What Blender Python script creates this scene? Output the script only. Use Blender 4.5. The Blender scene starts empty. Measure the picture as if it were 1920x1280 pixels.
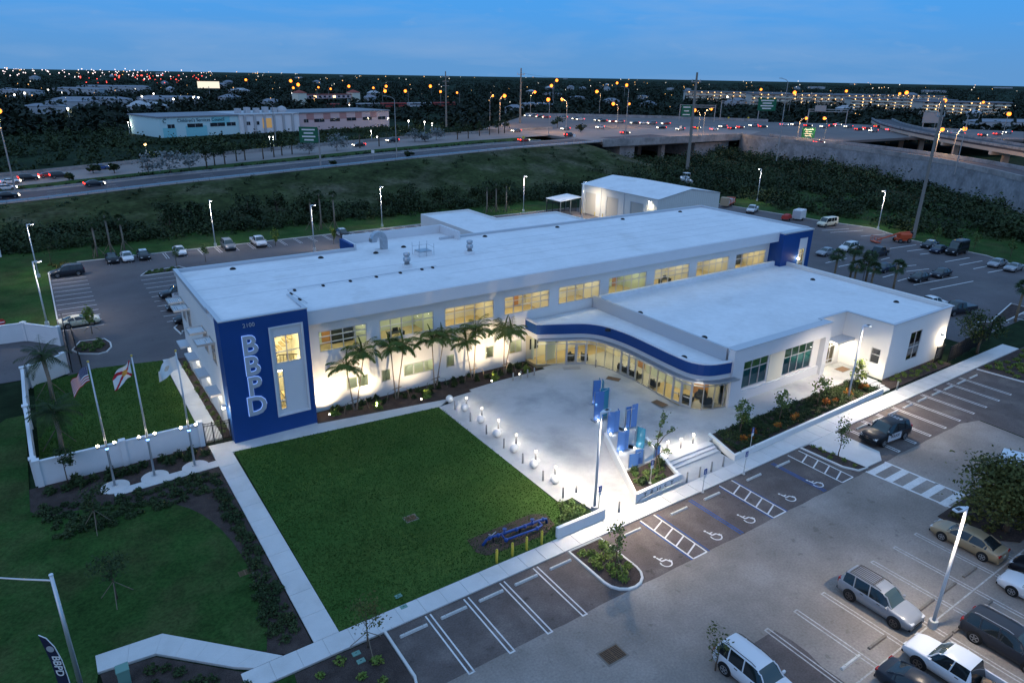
import bpy, bmesh, math, random
import numpy as np
from mathutils import Vector, Matrix
R = math.radians
scene = bpy.context.scene
C = bpy.context.collection

# ------------------------------------------------------------------ camera
CAM_H = 31.5
F_PX, PITCH, ROLL, YAW = 1300.0, R(20.95), R(-1.0), R(34.4)
_f = Vector((math.sin(YAW)*math.cos(PITCH), math.cos(YAW)*math.cos(PITCH), -math.sin(PITCH)))
_r = Vector((math.cos(YAW), -math.sin(YAW), 0.0))
_d = _f.cross(_r)
RT = _r*math.cos(ROLL) + _d*math.sin(ROLL)
DN = -_r*math.sin(ROLL) + _d*math.cos(ROLL)
FW = _f
cam = bpy.data.cameras.new('camera')
cam.sensor_width = 36.0
cam.lens = 36.0*F_PX/1920.0
cam.clip_start = 0.5
cam.clip_end = 40000.0
cam_o = bpy.data.objects.new('camera', cam)
cam_o.matrix_world = Matrix(((RT.x, -DN.x, -FW.x, 0.0), (RT.y, -DN.y, -FW.y, 0.0), (RT.z, -DN.z, -FW.z, CAM_H), (0, 0, 0, 1)))
C.objects.link(cam_o)
scene.camera = cam_o

# ------------------------------------------------------------------ sky, sun, exposure
SUN_EL, SUN_AZ = R(3.0), R(232.0)      # dusk: the sun has just gone, behind the camera
world = bpy.data.worlds.new('World')
scene.world = world
world.use_nodes = True
wt = world.node_tree
for n in list(wt.nodes): wt.nodes.remove(n)
def wn(t, **kw):
    n = wt.nodes.new(t)
    for k, v in kw.items(): setattr(n, k, v)
    return n
w_out = wn('ShaderNodeOutputWorld')
w_bg = wn('ShaderNodeBackground')
w_sky = wn('ShaderNodeTexSky', sky_type='NISHITA', sun_disc=False, sun_elevation=SUN_EL, sun_rotation=SUN_AZ,
           air_density=1.0, dust_density=0.4, ozone_density=4.0)
w_geo = wn('ShaderNodeTexCoord')
w_sep = wn('ShaderNodeSeparateXYZ')
wt.links.new(w_geo.outputs['Generated'], w_sep.inputs[0])
w_ramp = wn('ShaderNodeValToRGB')
cr = w_ramp.color_ramp
cr.interpolation = 'EASE'
cr.elements[0].position = 0.0;  cr.elements[0].color = (0.115, 0.315, 0.640, 1)
cr.elements[1].position = 0.75; cr.elements[1].color = (0.340, 0.600, 1.060, 1)
e = cr.elements.new(0.10); e.color = (0.072, 0.345, 0.830, 1)
e = cr.elements.new(0.30); e.color = (0.190, 0.450, 0.900, 1)
wt.links.new(w_sep.outputs['Z'], w_ramp.inputs[0])
w_skyscale = wn('ShaderNodeMix', data_type='RGBA', blend_type='ADD')
w_skyscale.inputs['Factor'].default_value = 1.0
w_mul = wn('ShaderNodeMix', data_type='RGBA', blend_type='MULTIPLY')
w_mul.inputs['Factor'].default_value = 1.0
w_mul.inputs['B'].default_value = (0.004, 0.004, 0.004, 1)
wt.links.new(w_sky.outputs[0], w_mul.inputs['A'])
wt.links.new(w_ramp.outputs[0], w_skyscale.inputs['A'])
wt.links.new(w_mul.outputs['Result'], w_skyscale.inputs['B'])
# thin evening cloud: long soft veils and a few small puffs low in the sky
w_map = wn('ShaderNodeMapping'); w_map.inputs['Scale'].default_value = (1.6, 1.6, 11.0); w_map.inputs['Location'].default_value = (0.35, 0.1, 0.0)
wt.links.new(w_geo.outputs['Generated'], w_map.inputs['Vector'])
w_n = wn('ShaderNodeTexNoise'); w_n.inputs['Scale'].default_value = 2.2; w_n.inputs['Detail'].default_value = 7.0; w_n.inputs['Roughness'].default_value = 0.55; w_n.inputs['Distortion'].default_value = 0.3
wt.links.new(w_map.outputs[0], w_n.inputs['Vector'])
w_cr = wn('ShaderNodeValToRGB'); w_cr.color_ramp.elements[0].position = 0.46; w_cr.color_ramp.elements[1].position = 0.74
wt.links.new(w_n.outputs['Fac'], w_cr.inputs[0])
w_map2 = wn('ShaderNodeMapping'); w_map2.inputs['Scale'].default_value = (14.0, 14.0, 44.0)
wt.links.new(w_geo.outputs['Generated'], w_map2.inputs['Vector'])
w_n2 = wn('ShaderNodeTexNoise'); w_n2.inputs['Scale'].default_value = 1.3; w_n2.inputs['Detail'].default_value = 5.0
wt.links.new(w_map2.outputs[0], w_n2.inputs['Vector'])
w_cr2 = wn('ShaderNodeValToRGB'); w_cr2.color_ramp.elements[0].position = 0.64; w_cr2.color_ramp.elements[1].position = 0.82
wt.links.new(w_n2.outputs['Fac'], w_cr2.inputs[0])
w_cl = wn('ShaderNodeMix', data_type='FLOAT'); w_cl.inputs['Factor'].default_value = 0.4
wt.links.new(w_cr.outputs[0], w_cl.inputs['A']); wt.links.new(w_cr2.outputs[0], w_cl.inputs['B'])
w_clm = wn('ShaderNodeMath', operation='MULTIPLY'); w_clm.inputs[1].default_value = 0.85
wt.links.new(w_cl.outputs['Result'], w_clm.inputs[0])
w_mix = wn('ShaderNodeMix', data_type='RGBA')
w_mix.inputs['B'].default_value = (0.26, 0.42, 0.68, 1)
wt.links.new(w_clm.outputs[0], w_mix.inputs['Factor'])
wt.links.new(w_skyscale.outputs['Result'], w_mix.inputs['A'])
wt.links.new(w_mix.outputs['Result'], w_bg.inputs[0])
w_bg.inputs[1].default_value = 1.0
wt.links.new(w_bg.outputs[0], w_out.inputs[0])
sun = bpy.data.lights.new('sun', 'SUN')
sun.energy = 0.30
sun.angle = R(40.0)
sun.color = (1.0, 0.76, 0.64)
sun_o = bpy.data.objects.new('sun', sun)
_sd = Vector((math.sin(SUN_AZ)*math.cos(R(14)), math.cos(SUN_AZ)*math.cos(R(14)), math.sin(R(14))))
sun_o.rotation_euler = _sd.to_track_quat('Z', 'Y').to_euler()
sun_o.location = (0, -20, 60)
C.objects.link(sun_o)
scene.view_settings.view_transform = 'Standard'
scene.view_settings.look = 'None'
scene.view_settings.exposure = 0.0
scene.view_settings.gamma = 1.0
scene.view_settings.use_curve_mapping = False
scene.cycles.use_denoising = True
try:
    scene.cycles.denoiser = 'OPENIMAGEDENOISE'
    scene.cycles.denoising_input_passes = 'RGB_ALBEDO_NORMAL'
except Exception: pass
scene.cycles.max_bounces = 5
scene.cycles.diffuse_bounces = 3
scene.cycles.glossy_bounces = 3
scene.cycles.transparent_max_bounces = 12
scene.cycles.caustics_reflective = False
scene.cycles.caustics_refractive = False
scene.cycles.sample_clamp_indirect = 4.0
scene.cycles.use_light_tree = True

# ------------------------------------------------------------------ helpers
rng = random.Random(7)
def G(px, py, z=0.0):
    """the place at height z that the photograph shows at pixel (px, py) of 1920 x 1280"""
    d = RT*((px-960)/F_PX) + DN*((py-640)/F_PX) + FW
    t = (z-CAM_H)/d.z
    return Vector((d.x*t, d.y*t, z))
MATS = {}
def mat(name, col, rough=0.7, metal=0.0, spec=0.3, var=0.0, vscale=0.5, fine=0.0, fscale=12.0, bump=0.0, bscale=30.0,
        col2=None, c2scale=0.15, c2lo=0.45, c2hi=0.65, emit=None, estr=0.0, coat=0.0, world_co=True, sub=None, spots=0.0):
    if name in MATS: return MATS[name]
    m = bpy.data.materials.new(name); m.use_nodes = True
    nt = m.node_tree; L = nt.links; b = nt.nodes['Principled BSDF']
    b.inputs['Roughness'].default_value = rough; b.inputs['Metallic'].default_value = metal
    b.inputs['Specular IOR Level'].default_value = spec
    if coat: b.inputs['Coat Weight'].default_value = coat; b.inputs['Coat Roughness'].default_value = 0.05
    c = (*col, 1) if len(col) == 3 else col
    b.inputs['Base Color'].default_value = c
    if emit: b.inputs['Emission Color'].default_value = (*emit, 1); b.inputs['Emission Strength'].default_value = estr
    if var or fine or bump or col2 or spots:
        if world_co: co = nt.nodes.new('ShaderNodeNewGeometry').outputs['Position']
        else: co = nt.nodes.new('ShaderNodeTexCoord').outputs['Object']
        def noise(sc, det=4.0):
            n = nt.nodes.new('ShaderNodeTexNoise'); n.inputs['Scale'].default_value = sc; n.inputs['Detail'].default_value = det
            n.inputs['Roughness'].default_value = 0.6
            L.new(co, n.inputs['Vector']); return n.outputs['Fac']
        cur = None
        def mix(a, bb, fac, bt='MIX'):
            x = nt.nodes.new('ShaderNodeMix'); x.data_type = 'RGBA'; x.blend_type = bt
            for key, v in (('Factor', fac), ('A', a), ('B', bb)):
                if isinstance(v, (tuple, float, int)): x.inputs[key].default_value = v
                else: L.new(v, x.inputs[key])
            return x.outputs['Result']
        cur = c
        if col2:
            r = nt.nodes.new('ShaderNodeValToRGB'); r.color_ramp.elements[0].position = c2lo; r.color_ramp.elements[1].position = c2hi
            L.new(noise(c2scale, 5.0), r.inputs[0]); cur = mix(cur, (*col2, 1), r.outputs[0])
        for amt, sc in ((var, vscale), (fine, fscale)):
            if amt:
                mr = nt.nodes.new('ShaderNodeMapRange'); mr.inputs['From Min'].default_value = 0.28; mr.inputs['From Max'].default_value = 0.72
                mr.inputs['To Min'].default_value = 1-amt; mr.inputs['To Max'].default_value = 1+amt
                L.new(noise(sc), mr.inputs['Value'])
                cc = nt.nodes.new('ShaderNodeCombineXYZ')
                for k in range(3): L.new(mr.outputs[0], cc.inputs[k])
                cur = mix(cur, cc.outputs[0], 1.0, 'MULTIPLY')
        if spots:                                     # oil drips, tyre scuffs and small dark marks
            r = nt.nodes.new('ShaderNodeValToRGB'); r.color_ramp.elements[0].position = 0.63; r.color_ramp.elements[1].position = 0.72
            L.new(noise(1.15, 3.0), r.inputs[0])
            ml = nt.nodes.new('ShaderNodeMath'); ml.operation = 'MULTIPLY'; ml.inputs[1].default_value = spots; L.new(r.outputs[0], ml.inputs[0])
            cur = mix(cur, (0.02, 0.019, 0.018, 1), ml.outputs[0])
        if not isinstance(cur, tuple): L.new(cur, b.inputs['Base Color'])
        if bump:
            bp = nt.nodes.new('ShaderNodeBump'); bp.inputs['Strength'].default_value = bump; bp.inputs['Distance'].default_value = 0.05
            L.new(noise(bscale, 3.0), bp.inputs['Height']); L.new(bp.outputs[0], b.inputs['Normal'])
    MATS[name] = m
    return m
def glow(name, col, s):
    if name in MATS: return MATS[name]
    m = bpy.data.materials.new(name); m.use_nodes = True; nt = m.node_tree
    for n in list(nt.nodes): nt.nodes.remove(n)
    o = nt.nodes.new('ShaderNodeOutputMaterial'); e = nt.nodes.new('ShaderNodeEmission')
    e.inputs[0].default_value = (*col, 1); e.inputs[1].default_value = s
    nt.links.new(e.outputs[0], o.inputs[0]); MATS[name] = m; return m
def glassmat(name, tint=(1, 1, 1), refl=0.12, rough=0.03):
    if name in MATS: return MATS[name]
    m = bpy.data.materials.new(name); m.use_nodes = True; nt = m.node_tree
    for n in list(nt.nodes): nt.nodes.remove(n)
    o = nt.nodes.new('ShaderNodeOutputMaterial'); t = nt.nodes.new('ShaderNodeBsdfTransparent'); g = nt.nodes.new('ShaderNodeBsdfGlossy')
    t.inputs[0].default_value = (*tint, 1); g.inputs['Roughness'].default_value = rough
    f = nt.nodes.new('ShaderNodeFresnel'); f.inputs[0].default_value = 1.45
    a = nt.nodes.new('ShaderNodeMath'); a.operation = 'ADD'; a.inputs[1].default_value = refl - 0.04; nt.links.new(f.outputs[0], a.inputs[0])
    x = nt.nodes.new('ShaderNodeMixShader'); nt.links.new(a.outputs[0], x.inputs[0]); nt.links.new(t.outputs[0], x.inputs[1]); nt.links.new(g.outputs[0], x.inputs[2])
    nt.links.new(x.outputs[0], o.inputs[0]); MATS[name] = m; return m

class MB:
    """collects shapes; build() links them as ONE mesh object"""
    def __init__(s): s.v = []; s.f = []; s.mi = []
    def add(s, vs, fs, mi=0):
        o = len(s.v); s.v += [tuple(p) for p in vs]; s.f += [tuple(i+o for i in f) for f in fs]; s.mi += [mi]*len(fs); return s
    def boxm(s, x0, y0, z0, x1, y1, z1, mi=0):
        return s.add([(x0,y0,z0),(x1,y0,z0),(x1,y1,z0),(x0,y1,z0),(x0,y0,z1),(x1,y0,z1),(x1,y1,z1),(x0,y1,z1)],
                     [(0,3,2,1),(4,5,6,7),(0,1,5,4),(1,2,6,5),(2,3,7,6),(3,0,4,7)], mi)
    def box(s, cx, cy, cz, sx, sy, sz, rz=0.0, mi=0, rx=0.0, ry=0.0):
        M = Matrix.Translation((cx, cy, cz)) @ Matrix.Rotation(rz, 4, 'Z') @ Matrix.Rotation(ry, 4, 'Y') @ Matrix.Rotation(rx, 4, 'X')
        vs = [M @ Vector((a*sx/2, b*sy/2, c*sz/2)) for c in (-1, 1) for a, b in ((-1,-1),(1,-1),(1,1),(-1,1))]
        return s.add(vs, [(0,3,2,1),(4,5,6,7),(0,1,5,4),(1,2,6,5),(2,3,7,6),(3,0,4,7)], mi)
    def bevbox(s, x0, y0, z0, x1, y1, z1, b=0.03, mi=0):
        """box with its top and vertical edges bevelled"""
        vs = []
        for z, i in ((z0, 0), (z1-b, 0), (z1, b)):
            k = b if i == 0 else b
            e = i
            vs += [(x0+b+e*0.7, y0+e, z), (x1-b-e*0.7, y0+e, z), (x1-e, y0+b+e*0.7, z), (x1-e, y1-b-e*0.7, z), (x1-b-e*0.7, y1-e, z), (x0+b+e*0.7, y1-e, z), (x0+e, y1-b-e*0.7, z), (x0+e, y0+b+e*0.7, z)]
        fs = [tuple(range(7, -1, -1)), tuple(range(16, 24))]
        for r in (0, 8):
            for k in range(8): fs.append((r+k, r+(k+1) % 8, r+8+(k+1) % 8, r+8+k))
        return s.add(vs, fs, mi)
    def prism(s, poly, z0, z1, mi=0, top_mi=None):
        n = len(poly); a = sum(poly[i][0]*poly[(i+1) % n][1]-poly[(i+1) % n][0]*poly[i][1] for i in range(n))
        if a < 0: poly = poly[::-1]
        vs = [(p[0], p[1], z0) for p in poly]+[(p[0], p[1], z1) for p in poly]
        s.add(vs, [tuple(range(n-1, -1, -1))]+[(i, (i+1) % n, n+(i+1) % n, n+i) for i in range(n)], mi)
        o = len(s.v)-2*n
        s.f.append(tuple(o+n+i for i in range(n))); s.mi.append(mi if top_mi is None else top_mi); return s
    def sheet(s, poly, z, mi=0):
        n = len(poly); a = sum(poly[i][0]*poly[(i+1) % n][1]-poly[(i+1) % n][0]*poly[i][1] for i in range(n))
        if a < 0: poly = poly[::-1]
        return s.add([(p[0], p[1], z) for p in poly], [tuple(range(n))], mi)
    def cyl(s, x, y, z0, z1, r, n=12, r2=None, mi=0, cap=True):
        r2 = r if r2 is None else r2
        vs = [(x+r*math.cos(2*math.pi*k/n), y+r*math.sin(2*math.pi*k/n), z0) for k in range(n)]+[(x+r2*math.cos(2*math.pi*k/n), y+r2*math.sin(2*math.pi*k/n), z1) for k in range(n)]
        fs = [(k, (k+1) % n, n+(k+1) % n, n+k) for k in range(n)]
        if cap: fs += [tuple(range(n-1, -1, -1)), tuple(range(n, 2*n))]
        return s.add(vs, fs, mi)
    def tube(s, pts, r, n=6, mi=0, cap=True):
        pts = [Vector(p) for p in pts]; m = len(pts)
        rs = r if isinstance(r, (list, tuple)) else [r]*m
        vs = []; up = Vector((0, 0, 1))
        for i, p in enumerate(pts):
            t = (pts[min(i+1, m-1)]-pts[max(i-1, 0)]).normalized()
            a = t.cross(up) if abs(t.z) < 0.95 else t.cross(Vector((1, 0, 0)))
            a.normalize(); b = t.cross(a)
            for k in range(n):
                an = 2*math.pi*k/n; vs.append(p+(a*math.cos(an)+b*math.sin(an))*rs[i])
        fs = []
        for i in range(m-1):
            for k in range(n): fs.append((i*n+k, i*n+(k+1) % n, (i+1)*n+(k+1) % n, (i+1)*n+k))
        if cap: fs += [tuple(range(n-1, -1, -1)), tuple(range((m-1)*n, m*n))]
        return s.add(vs, fs, mi)
    def lathe(s, x, y, prof, n=12, mi=0, axis='Z'):
        vs = []
        for r, z in prof:
            for k in range(n):
                a = 2*math.pi*k/n
                if axis == 'Z': vs.append((x[0]+r*math.cos(a), x[1]+r*math.sin(a), x[2]+z) if isinstance(x, tuple) else (x+r*math.cos(a), y+r*math.sin(a), z))
                else: vs.append((x[0]+r*math.cos(a), x[1]+z, x[2]+r*math.sin(a)))
        m = len(prof); fs = []
        for i in range(m-1):
            for k in range(n):
                q = (i*n+k, i*n+(k+1) % n, (i+1)*n+(k+1) % n, (i+1)*n+k)
                fs.append(q if axis == 'Z' else q[::-1])
        fs.append(tuple(range(n-1, -1, -1)) if axis == 'Z' else tuple(range(n))); fs.append(tuple(range((m-1)*n, m*n)) if axis == 'Z' else tuple(range(m*n-1, (m-1)*n-1, -1)))
        return s.add(vs, fs, mi)
    def ball(s, c, r, n=10, m=7, mi=0, sz=1.0):
        prof = [(max(0.001, r*math.sin(math.pi*i/(m-1))), -r*sz*math.cos(math.pi*i/(m-1))) for i in range(m)]
        return s.lathe((c[0], c[1], c[2]), None, prof, n, mi)
    def mesh(s, name, ms, smooth=False):
        me = bpy.data.meshes.new(name); me.from_pydata(s.v, [], s.f)
        for m in (ms if isinstance(ms, (list, tuple)) else [ms]): me.materials.append(m)
        if isinstance(ms, (list, tuple)) and len(ms) > 1: me.polygons.foreach_set('material_index', s.mi)
        if smooth: me.polygons.foreach_set('use_smooth', [True]*len(me.polygons))
        me.update(); return me
    def build(s, name, ms, parent=None, smooth=False, loc=None):
        return link(name, s.mesh(name, ms, smooth), parent, loc)
def link(name, me, parent=None, loc=None, rz=0.0):
    o = bpy.data.objects.new(name, me); C.objects.link(o)
    if parent is not None: o.parent = parent
    if loc is not None: o.location = loc
    if rz: o.rotation_euler = (0, 0, rz)
    return o
def tag(o, label=None, cat=None, group=None, kind=None):
    if label: o['label'] = label
    if cat: o['category'] = cat
    if group: o['group'] = group
    if kind: o['kind'] = kind
    return o
def thing(name, label, cat, loc=(0, 0, 0), rz=0.0, group=None):
    o = bpy.data.objects.new(name, None); o.empty_display_size = 0.3; C.objects.link(o); o.location = loc; o.rotation_euler = (0, 0, rz)
    return tag(o, label, cat, group)
def struct(name, mb, m, smooth=False):
    return tag(mb.build(name, m, None, smooth), kind='structure')
def copy_tree(o, parent=None):
    c = o.copy(); C.objects.link(c)
    if parent is not None: c.parent = parent
    for ch in list(o.children): copy_tree(ch, c)
    return c
def put(o, loc, rz=0.0, label=None, group=None, sc=None):
    o.location = loc; o.rotation_euler = (0, 0, rz)
    if sc: o.scale = (sc, sc, sc) if not isinstance(sc, tuple) else sc
    if label: o['label'] = label
    if group: o['group'] = group
    return o
def lamp(name, kind, loc, energy, color, parent=None, radius=0.1, target=None, spot=None, blend=0.6):
    l = bpy.data.lights.new(name, kind); l.energy = energy; l.color = color
    l.shadow_soft_size = radius
    o = bpy.data.objects.new(name, l); C.objects.link(o); o.location = loc
    if parent is not None: o.parent = parent
    if kind == 'SPOT': l.spot_size = spot; l.spot_blend = blend
    if target is not None: o.rotation_euler = (Vector(target)-Vector(loc)).to_track_quat('-Z', 'Y').to_euler()
    return o
def holes_wall(mb, a0, a1, z0, z1, holes, b0, b1, axis='x', mi=0):
    """a wall slab between a0..a1 (along axis) and z0..z1, b0..b1 thick, with rectangular openings (a0, a1, z0, z1)"""
    A = sorted({a0, a1, *[h[0] for h in holes], *[h[1] for h in holes]}); Z = sorted({z0, z1, *[h[2] for h in holes], *[h[3] for h in holes]})
    A = [a for a in A if a0 <= a <= a1]; Z = [z for z in Z if z0 <= z <= z1]
    def P(a, z, b): return (a, b, z) if axis == 'x' else (b, a, z)
    def solid(i, k):
        if i < 0 or k < 0 or i >= len(A)-1 or k >= len(Z)-1: return False
        ca, cz = (A[i]+A[i+1])/2, (Z[k]+Z[k+1])/2
        return not any(h[0] < ca < h[1] and h[2] < cz < h[3] for h in holes)
    for i in range(len(A)-1):
        for k in range(len(Z)-1):
            if not solid(i, k): continue
            p, q, r, t = A[i], A[i+1], Z[k], Z[k+1]
            fl = (axis == 'y')
            def quad(*v): mb.add(v, [(0, 1, 2, 3) if not fl else (3, 2, 1, 0)], mi)
            quad(P(p,r,b0), P(q,r,b0), P(q,t,b0), P(p,t,b0)); quad(P(q,r,b1), P(p,r,b1), P(p,t,b1), P(q,t,b1))
            if not solid(i-1, k): quad(P(p,r,b1), P(p,r,b0), P(p,t,b0), P(p,t,b1))
            if not solid(i+1, k): quad(P(q,r,b0), P(q,r,b1), P(q,t,b1), P(q,t,b0))
            if not solid(i, k-1): quad(P(p,r,b1), P(q,r,b1), P(q,r,b0), P(p,r,b0))
            if not solid(i, k+1): quad(P(p,t,b0), P(q,t,b0), P(q,t,b1), P(p,t,b1))
    return mb
def text_mesh(name, s, size, depth, m, parent, loc, rot, align='CENTER', bold=0.0, sx=1.0):
    cu = bpy.data.curves.new(name, 'FONT'); cu.body = s; cu.size = size; cu.extrude = depth; cu.align_x = align; cu.align_y = 'CENTER'; cu.offset = bold
    cu.resolution_u = 3
    o = bpy.data.objects.new(name, cu); C.objects.link(o)
    dg = bpy.context.evaluated_depsgraph_get()
    me = bpy.data.meshes.new_from_object(o.evaluated_get(dg)); bpy.data.objects.remove(o)
    me.materials.clear(); me.materials.append(m)
    t = link(name, me, parent, loc); t.rotation_euler = rot; t.scale = (sx, 1, 1)
    return t

ORD = ['first','second','third','fourth','fifth','sixth','seventh','eighth','ninth','tenth','eleventh','twelfth','thirteenth','fourteenth','fifteenth','sixteenth','seventeenth','eighteenth','nineteenth','twentieth']
def nth(i):
    if i < 20: return ORD[i]
    t = ['twenty','thirty','forty','fifty','sixty','seventy','eighty','ninety'][i//10-2 if (i+1) % 10 else (i+1)//10-2]
    n = i+1
    if n % 10 == 0: return {'twenty':'twentieth','thirty':'thirtieth','forty':'fortieth','fifty':'fiftieth','sixty':'sixtieth','seventy':'seventieth','eighty':'eightieth','ninety':'ninetieth'}[['twenty','thirty','forty','fifty','sixty','seventy','eighty','ninety'][n//10-2]]
    return ['twenty','thirty','forty','fifty','sixty','seventy','eighty','ninety'][n//10-2]+'-'+ORD[n % 10-1]

# ------------------------------------------------------------------ materials of the setting
M_ground = mat('ground_scrub', (0.014, 0.026, 0.012), 0.95, var=0.5, vscale=0.03, fine=0.4, fscale=0.6, spec=0.05)
M_lawn = mat('lawn_turf', (0.040, 0.090, 0.020), 0.95, col2=(0.060, 0.102, 0.024), c2scale=0.14, c2lo=0.40, c2hi=0.68, var=0.22, vscale=0.22, fine=0.35, fscale=9.0, bump=0.6, bscale=22.0, spec=0.05)
M_turf2 = mat('rough_turf', (0.026, 0.064, 0.016), 0.95, var=0.35, vscale=0.25, fine=0.4, fscale=5.0, bump=0.6, bscale=12.0, col2=(0.045, 0.064, 0.022), c2scale=0.2, spec=0.05)
M_embank = mat('embankment_turf', (0.036, 0.050, 0.018), 0.95, var=0.55, vscale=0.12, fine=0.5, fscale=0.9, col2=(0.075, 0.066, 0.050), c2scale=0.06, c2lo=0.5, c2hi=0.75, spec=0.05)
M_asph = mat('new_asphalt', (0.105, 0.086, 0.080), 0.9, var=0.2, vscale=0.5, fine=0.25, fscale=9.0, col2=(0.150, 0.125, 0.115), c2scale=0.35, c2lo=0.48, c2hi=0.66, spots=0.5, bump=0.25, bscale=60, spec=0.25)
M_asph_old = mat('old_asphalt', (0.225, 0.195, 0.172), 0.92, var=0.16, vscale=0.25, fine=0.18, fscale=7.0, spots=0.3, col2=(0.285, 0.25, 0.225), c2scale=0.2, c2lo=0.42, c2hi=0.66, bump=0.25, bscale=60, spec=0.2)
M_asph_back = mat('back_lot_asphalt', (0.105, 0.096, 0.100), 0.9, spots=0.4, var=0.18, vscale=0.14, fine=0.2, fscale=10.0, col2=(0.12, 0.115, 0.115), c2scale=0.09, c2lo=0.52, c2hi=0.75, bump=0.2, bscale=60, spec=0.25)
M_road = mat('highway_asphalt', (0.060, 0.058, 0.066), 0.85, var=0.2, vscale=0.05, fine=0.1, fscale=3.0, spec=0.3)
M_road_conc = mat('highway_concrete', (0.22, 0.19, 0.175), 0.85, var=0.15, vscale=0.06, fine=0.1, fscale=3.0, spec=0.3)
M_conc = mat('sidewalk_concrete', (0.55, 0.545, 0.535), 0.88, var=0.07, vscale=0.5, fine=0.06, fscale=18.0, col2=(0.47, 0.465, 0.45), c2scale=0.35, c2lo=0.5, c2hi=0.75, spec=0.2)
M_plaza = mat('plaza_concrete', (0.42, 0.42, 0.42), 0.8, var=0.10, vscale=0.22, fine=0.05, fscale=9.0, col2=(0.22, 0.235, 0.25), c2scale=0.16, c2lo=0.48, c2hi=0.74, spec=0.25)
M_kerb = mat('kerb_concrete', (0.56, 0.55, 0.53), 0.9, var=0.08, vscale=1.0, fine=0.08, fscale=15.0)
M_paint = mat('white_paint', (0.62, 0.61, 0.60), 0.85, fine=0.16, fscale=9.0, var=0.1, vscale=1.5)
M_paint_old = mat('worn_white_paint', (0.40, 0.385, 0.37), 0.9, fine=0.3, fscale=7.0, var=0.15, vscale=1.0)
M_bluepaint = mat('blue_paint', (0.035, 0.08, 0.22), 0.85, fine=0.3, fscale=8.0, var=0.2, vscale=1.0)
M_mulch = mat('mulch', (0.062, 0.048, 0.044), 0.97, var=0.3, vscale=1.2, fine=0.45, fscale=16.0, bump=0.8, bscale=20, spec=0.05)
M_white = mat('white_stucco', (0.70, 0.69, 0.67), 0.85, var=0.035, vscale=0.3, fine=0.03, fscale=15.0, bump=0.08, bscale=80, spec=0.2)
M_cream = mat('cream_panel', (0.66, 0.63, 0.52), 0.85, var=0.03, vscale=0.6, spec=0.2)
M_vinyl = mat('white_wall_coating', (0.66, 0.67, 0.68), 0.7, var=0.05, vscale=0.4, fine=0.03, fscale=8.0)

# ------------------------------------------------------------------ terrain
HZ = [(-260, 0.4), (-120, 1.2), (-40, 2.2), (-2, 3.0), (30, 4.4), (50, 5.0), (97, 6.5), (141, 7.6), (200, 8.0), (900, 8.0)]
def hwz(x):
    for (a, p), (b, q) in zip(HZ, HZ[1:]):
        if a <= x <= b: return p+(q-p)*(x-a)/(b-a)
    return HZ[0][1] if x < HZ[0][0] else HZ[-1][1]
def hwy(x): return 193.8+0.104*x            # near edge of the ramp
mb = MB(); S = 16000
mb.add([(-S,-S,-0.06),(S,-S,-0.06),(S,S,-0.06),(-S,S,-0.06)], [(0,1,2,3)])
struct('ground', mb, M_ground)
def strip(name, off0, off1, dz, m, x0=-260, x1=232, n=60, sink=None):
    mb = MB(); vs = []; fs = []
    for i in range(n+1):
        x = x0+(x1-x0)*i/n; y = hwy(x); z = hwz(x)+dz
        vs += [(x, y+off0, z), (x, y+off1, z)]
        if i: fs.append((2*i-2, 2*i, 2*i+1, 2*i-1))
    mb.add(vs, fs)
    return struct(name, mb, m)
# grassy bank from the back lot up to the ramp
mb = MB(); vs = []; fs = []; nx, ny = 110, 22
nr = random.Random(3)
for i in range(nx+1):
    x = -260+(462*i/nx)
    for j in range(ny+1):
        t = j/ny; y0 = 158.0 if x < 120 else 158.0+(x-120)*0.10; y = y0+(hwy(x)-0.6-y0)*t
        s = t*t*(3-2*t); fade = 1.0 if x < 176 else max(0.0, 1-(x-176)/26)
        z = -0.08+(hwz(x)+0.06)*s*fade + (nr.random()-0.5)*0.35*math.sin(math.pi*t)
        vs.append((x, y, z))
for i in range(nx):
    for j in range(ny): fs.append((i*(ny+1)+j, (i+1)*(ny+1)+j, (i+1)*(ny+1)+j+1, i*(ny+1)+j+1))
mb.add(vs, fs); struct('embankment', mb, M_embank, True)
# far bank of the highway, down to the wood behind it
mb = MB(); vs = []; fs = []
for i in range(61):
    x = -260+490*i/60; y = hwy(x); z = hwz(x)
    vs += [(x, y+49+0.05*max(0, x), z-0.03), (x, y+75+0.05*max(0, x), -0.08)]
    if i: fs.append((2*i-2, 2*i, 2*i+1, 2*i-1))
mb.add(vs, fs); struct('highway_far_bank', mb, M_turf2)
strip('highway_shoulder', -1.2, 1.2, 0.05, M_road_conc)
strip('ramp_road', 1.2, 14.5, 0.06, M_road)
strip('ramp_far_shoulder', 14.5, 16.5, 0.055, M_road_conc)
mb = MB(); vs = []; fs = []
for i in range(61):
    x = -260+430*i/60; y = hwy(x); z = hwz(x)
    vs += [(x, y+16.5, z+0.05), (x, y+27+0.03*max(0, x), z+0.05)]
    if i: fs.append((2*i-2, 2*i, 2*i+1, 2*i-1))
mb.add(vs, fs); struct('highway_median', mb, M_turf2)
mb = MB(); vs = []; fs = []
for i in range(61):
    x = -260+490*i/60; y = hwy(x); z = hwz(x)
    vs += [(x, y+27+0.03*max(0, x), z+0.06), (x, y+49+0.05*max(0, x), z+0.06)]
    if i: fs.append((2*i-2, 2*i, 2*i+1, 2*i-1))
mb.add(vs, fs); struct('highway_carriageway', mb, M_road_conc)
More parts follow.
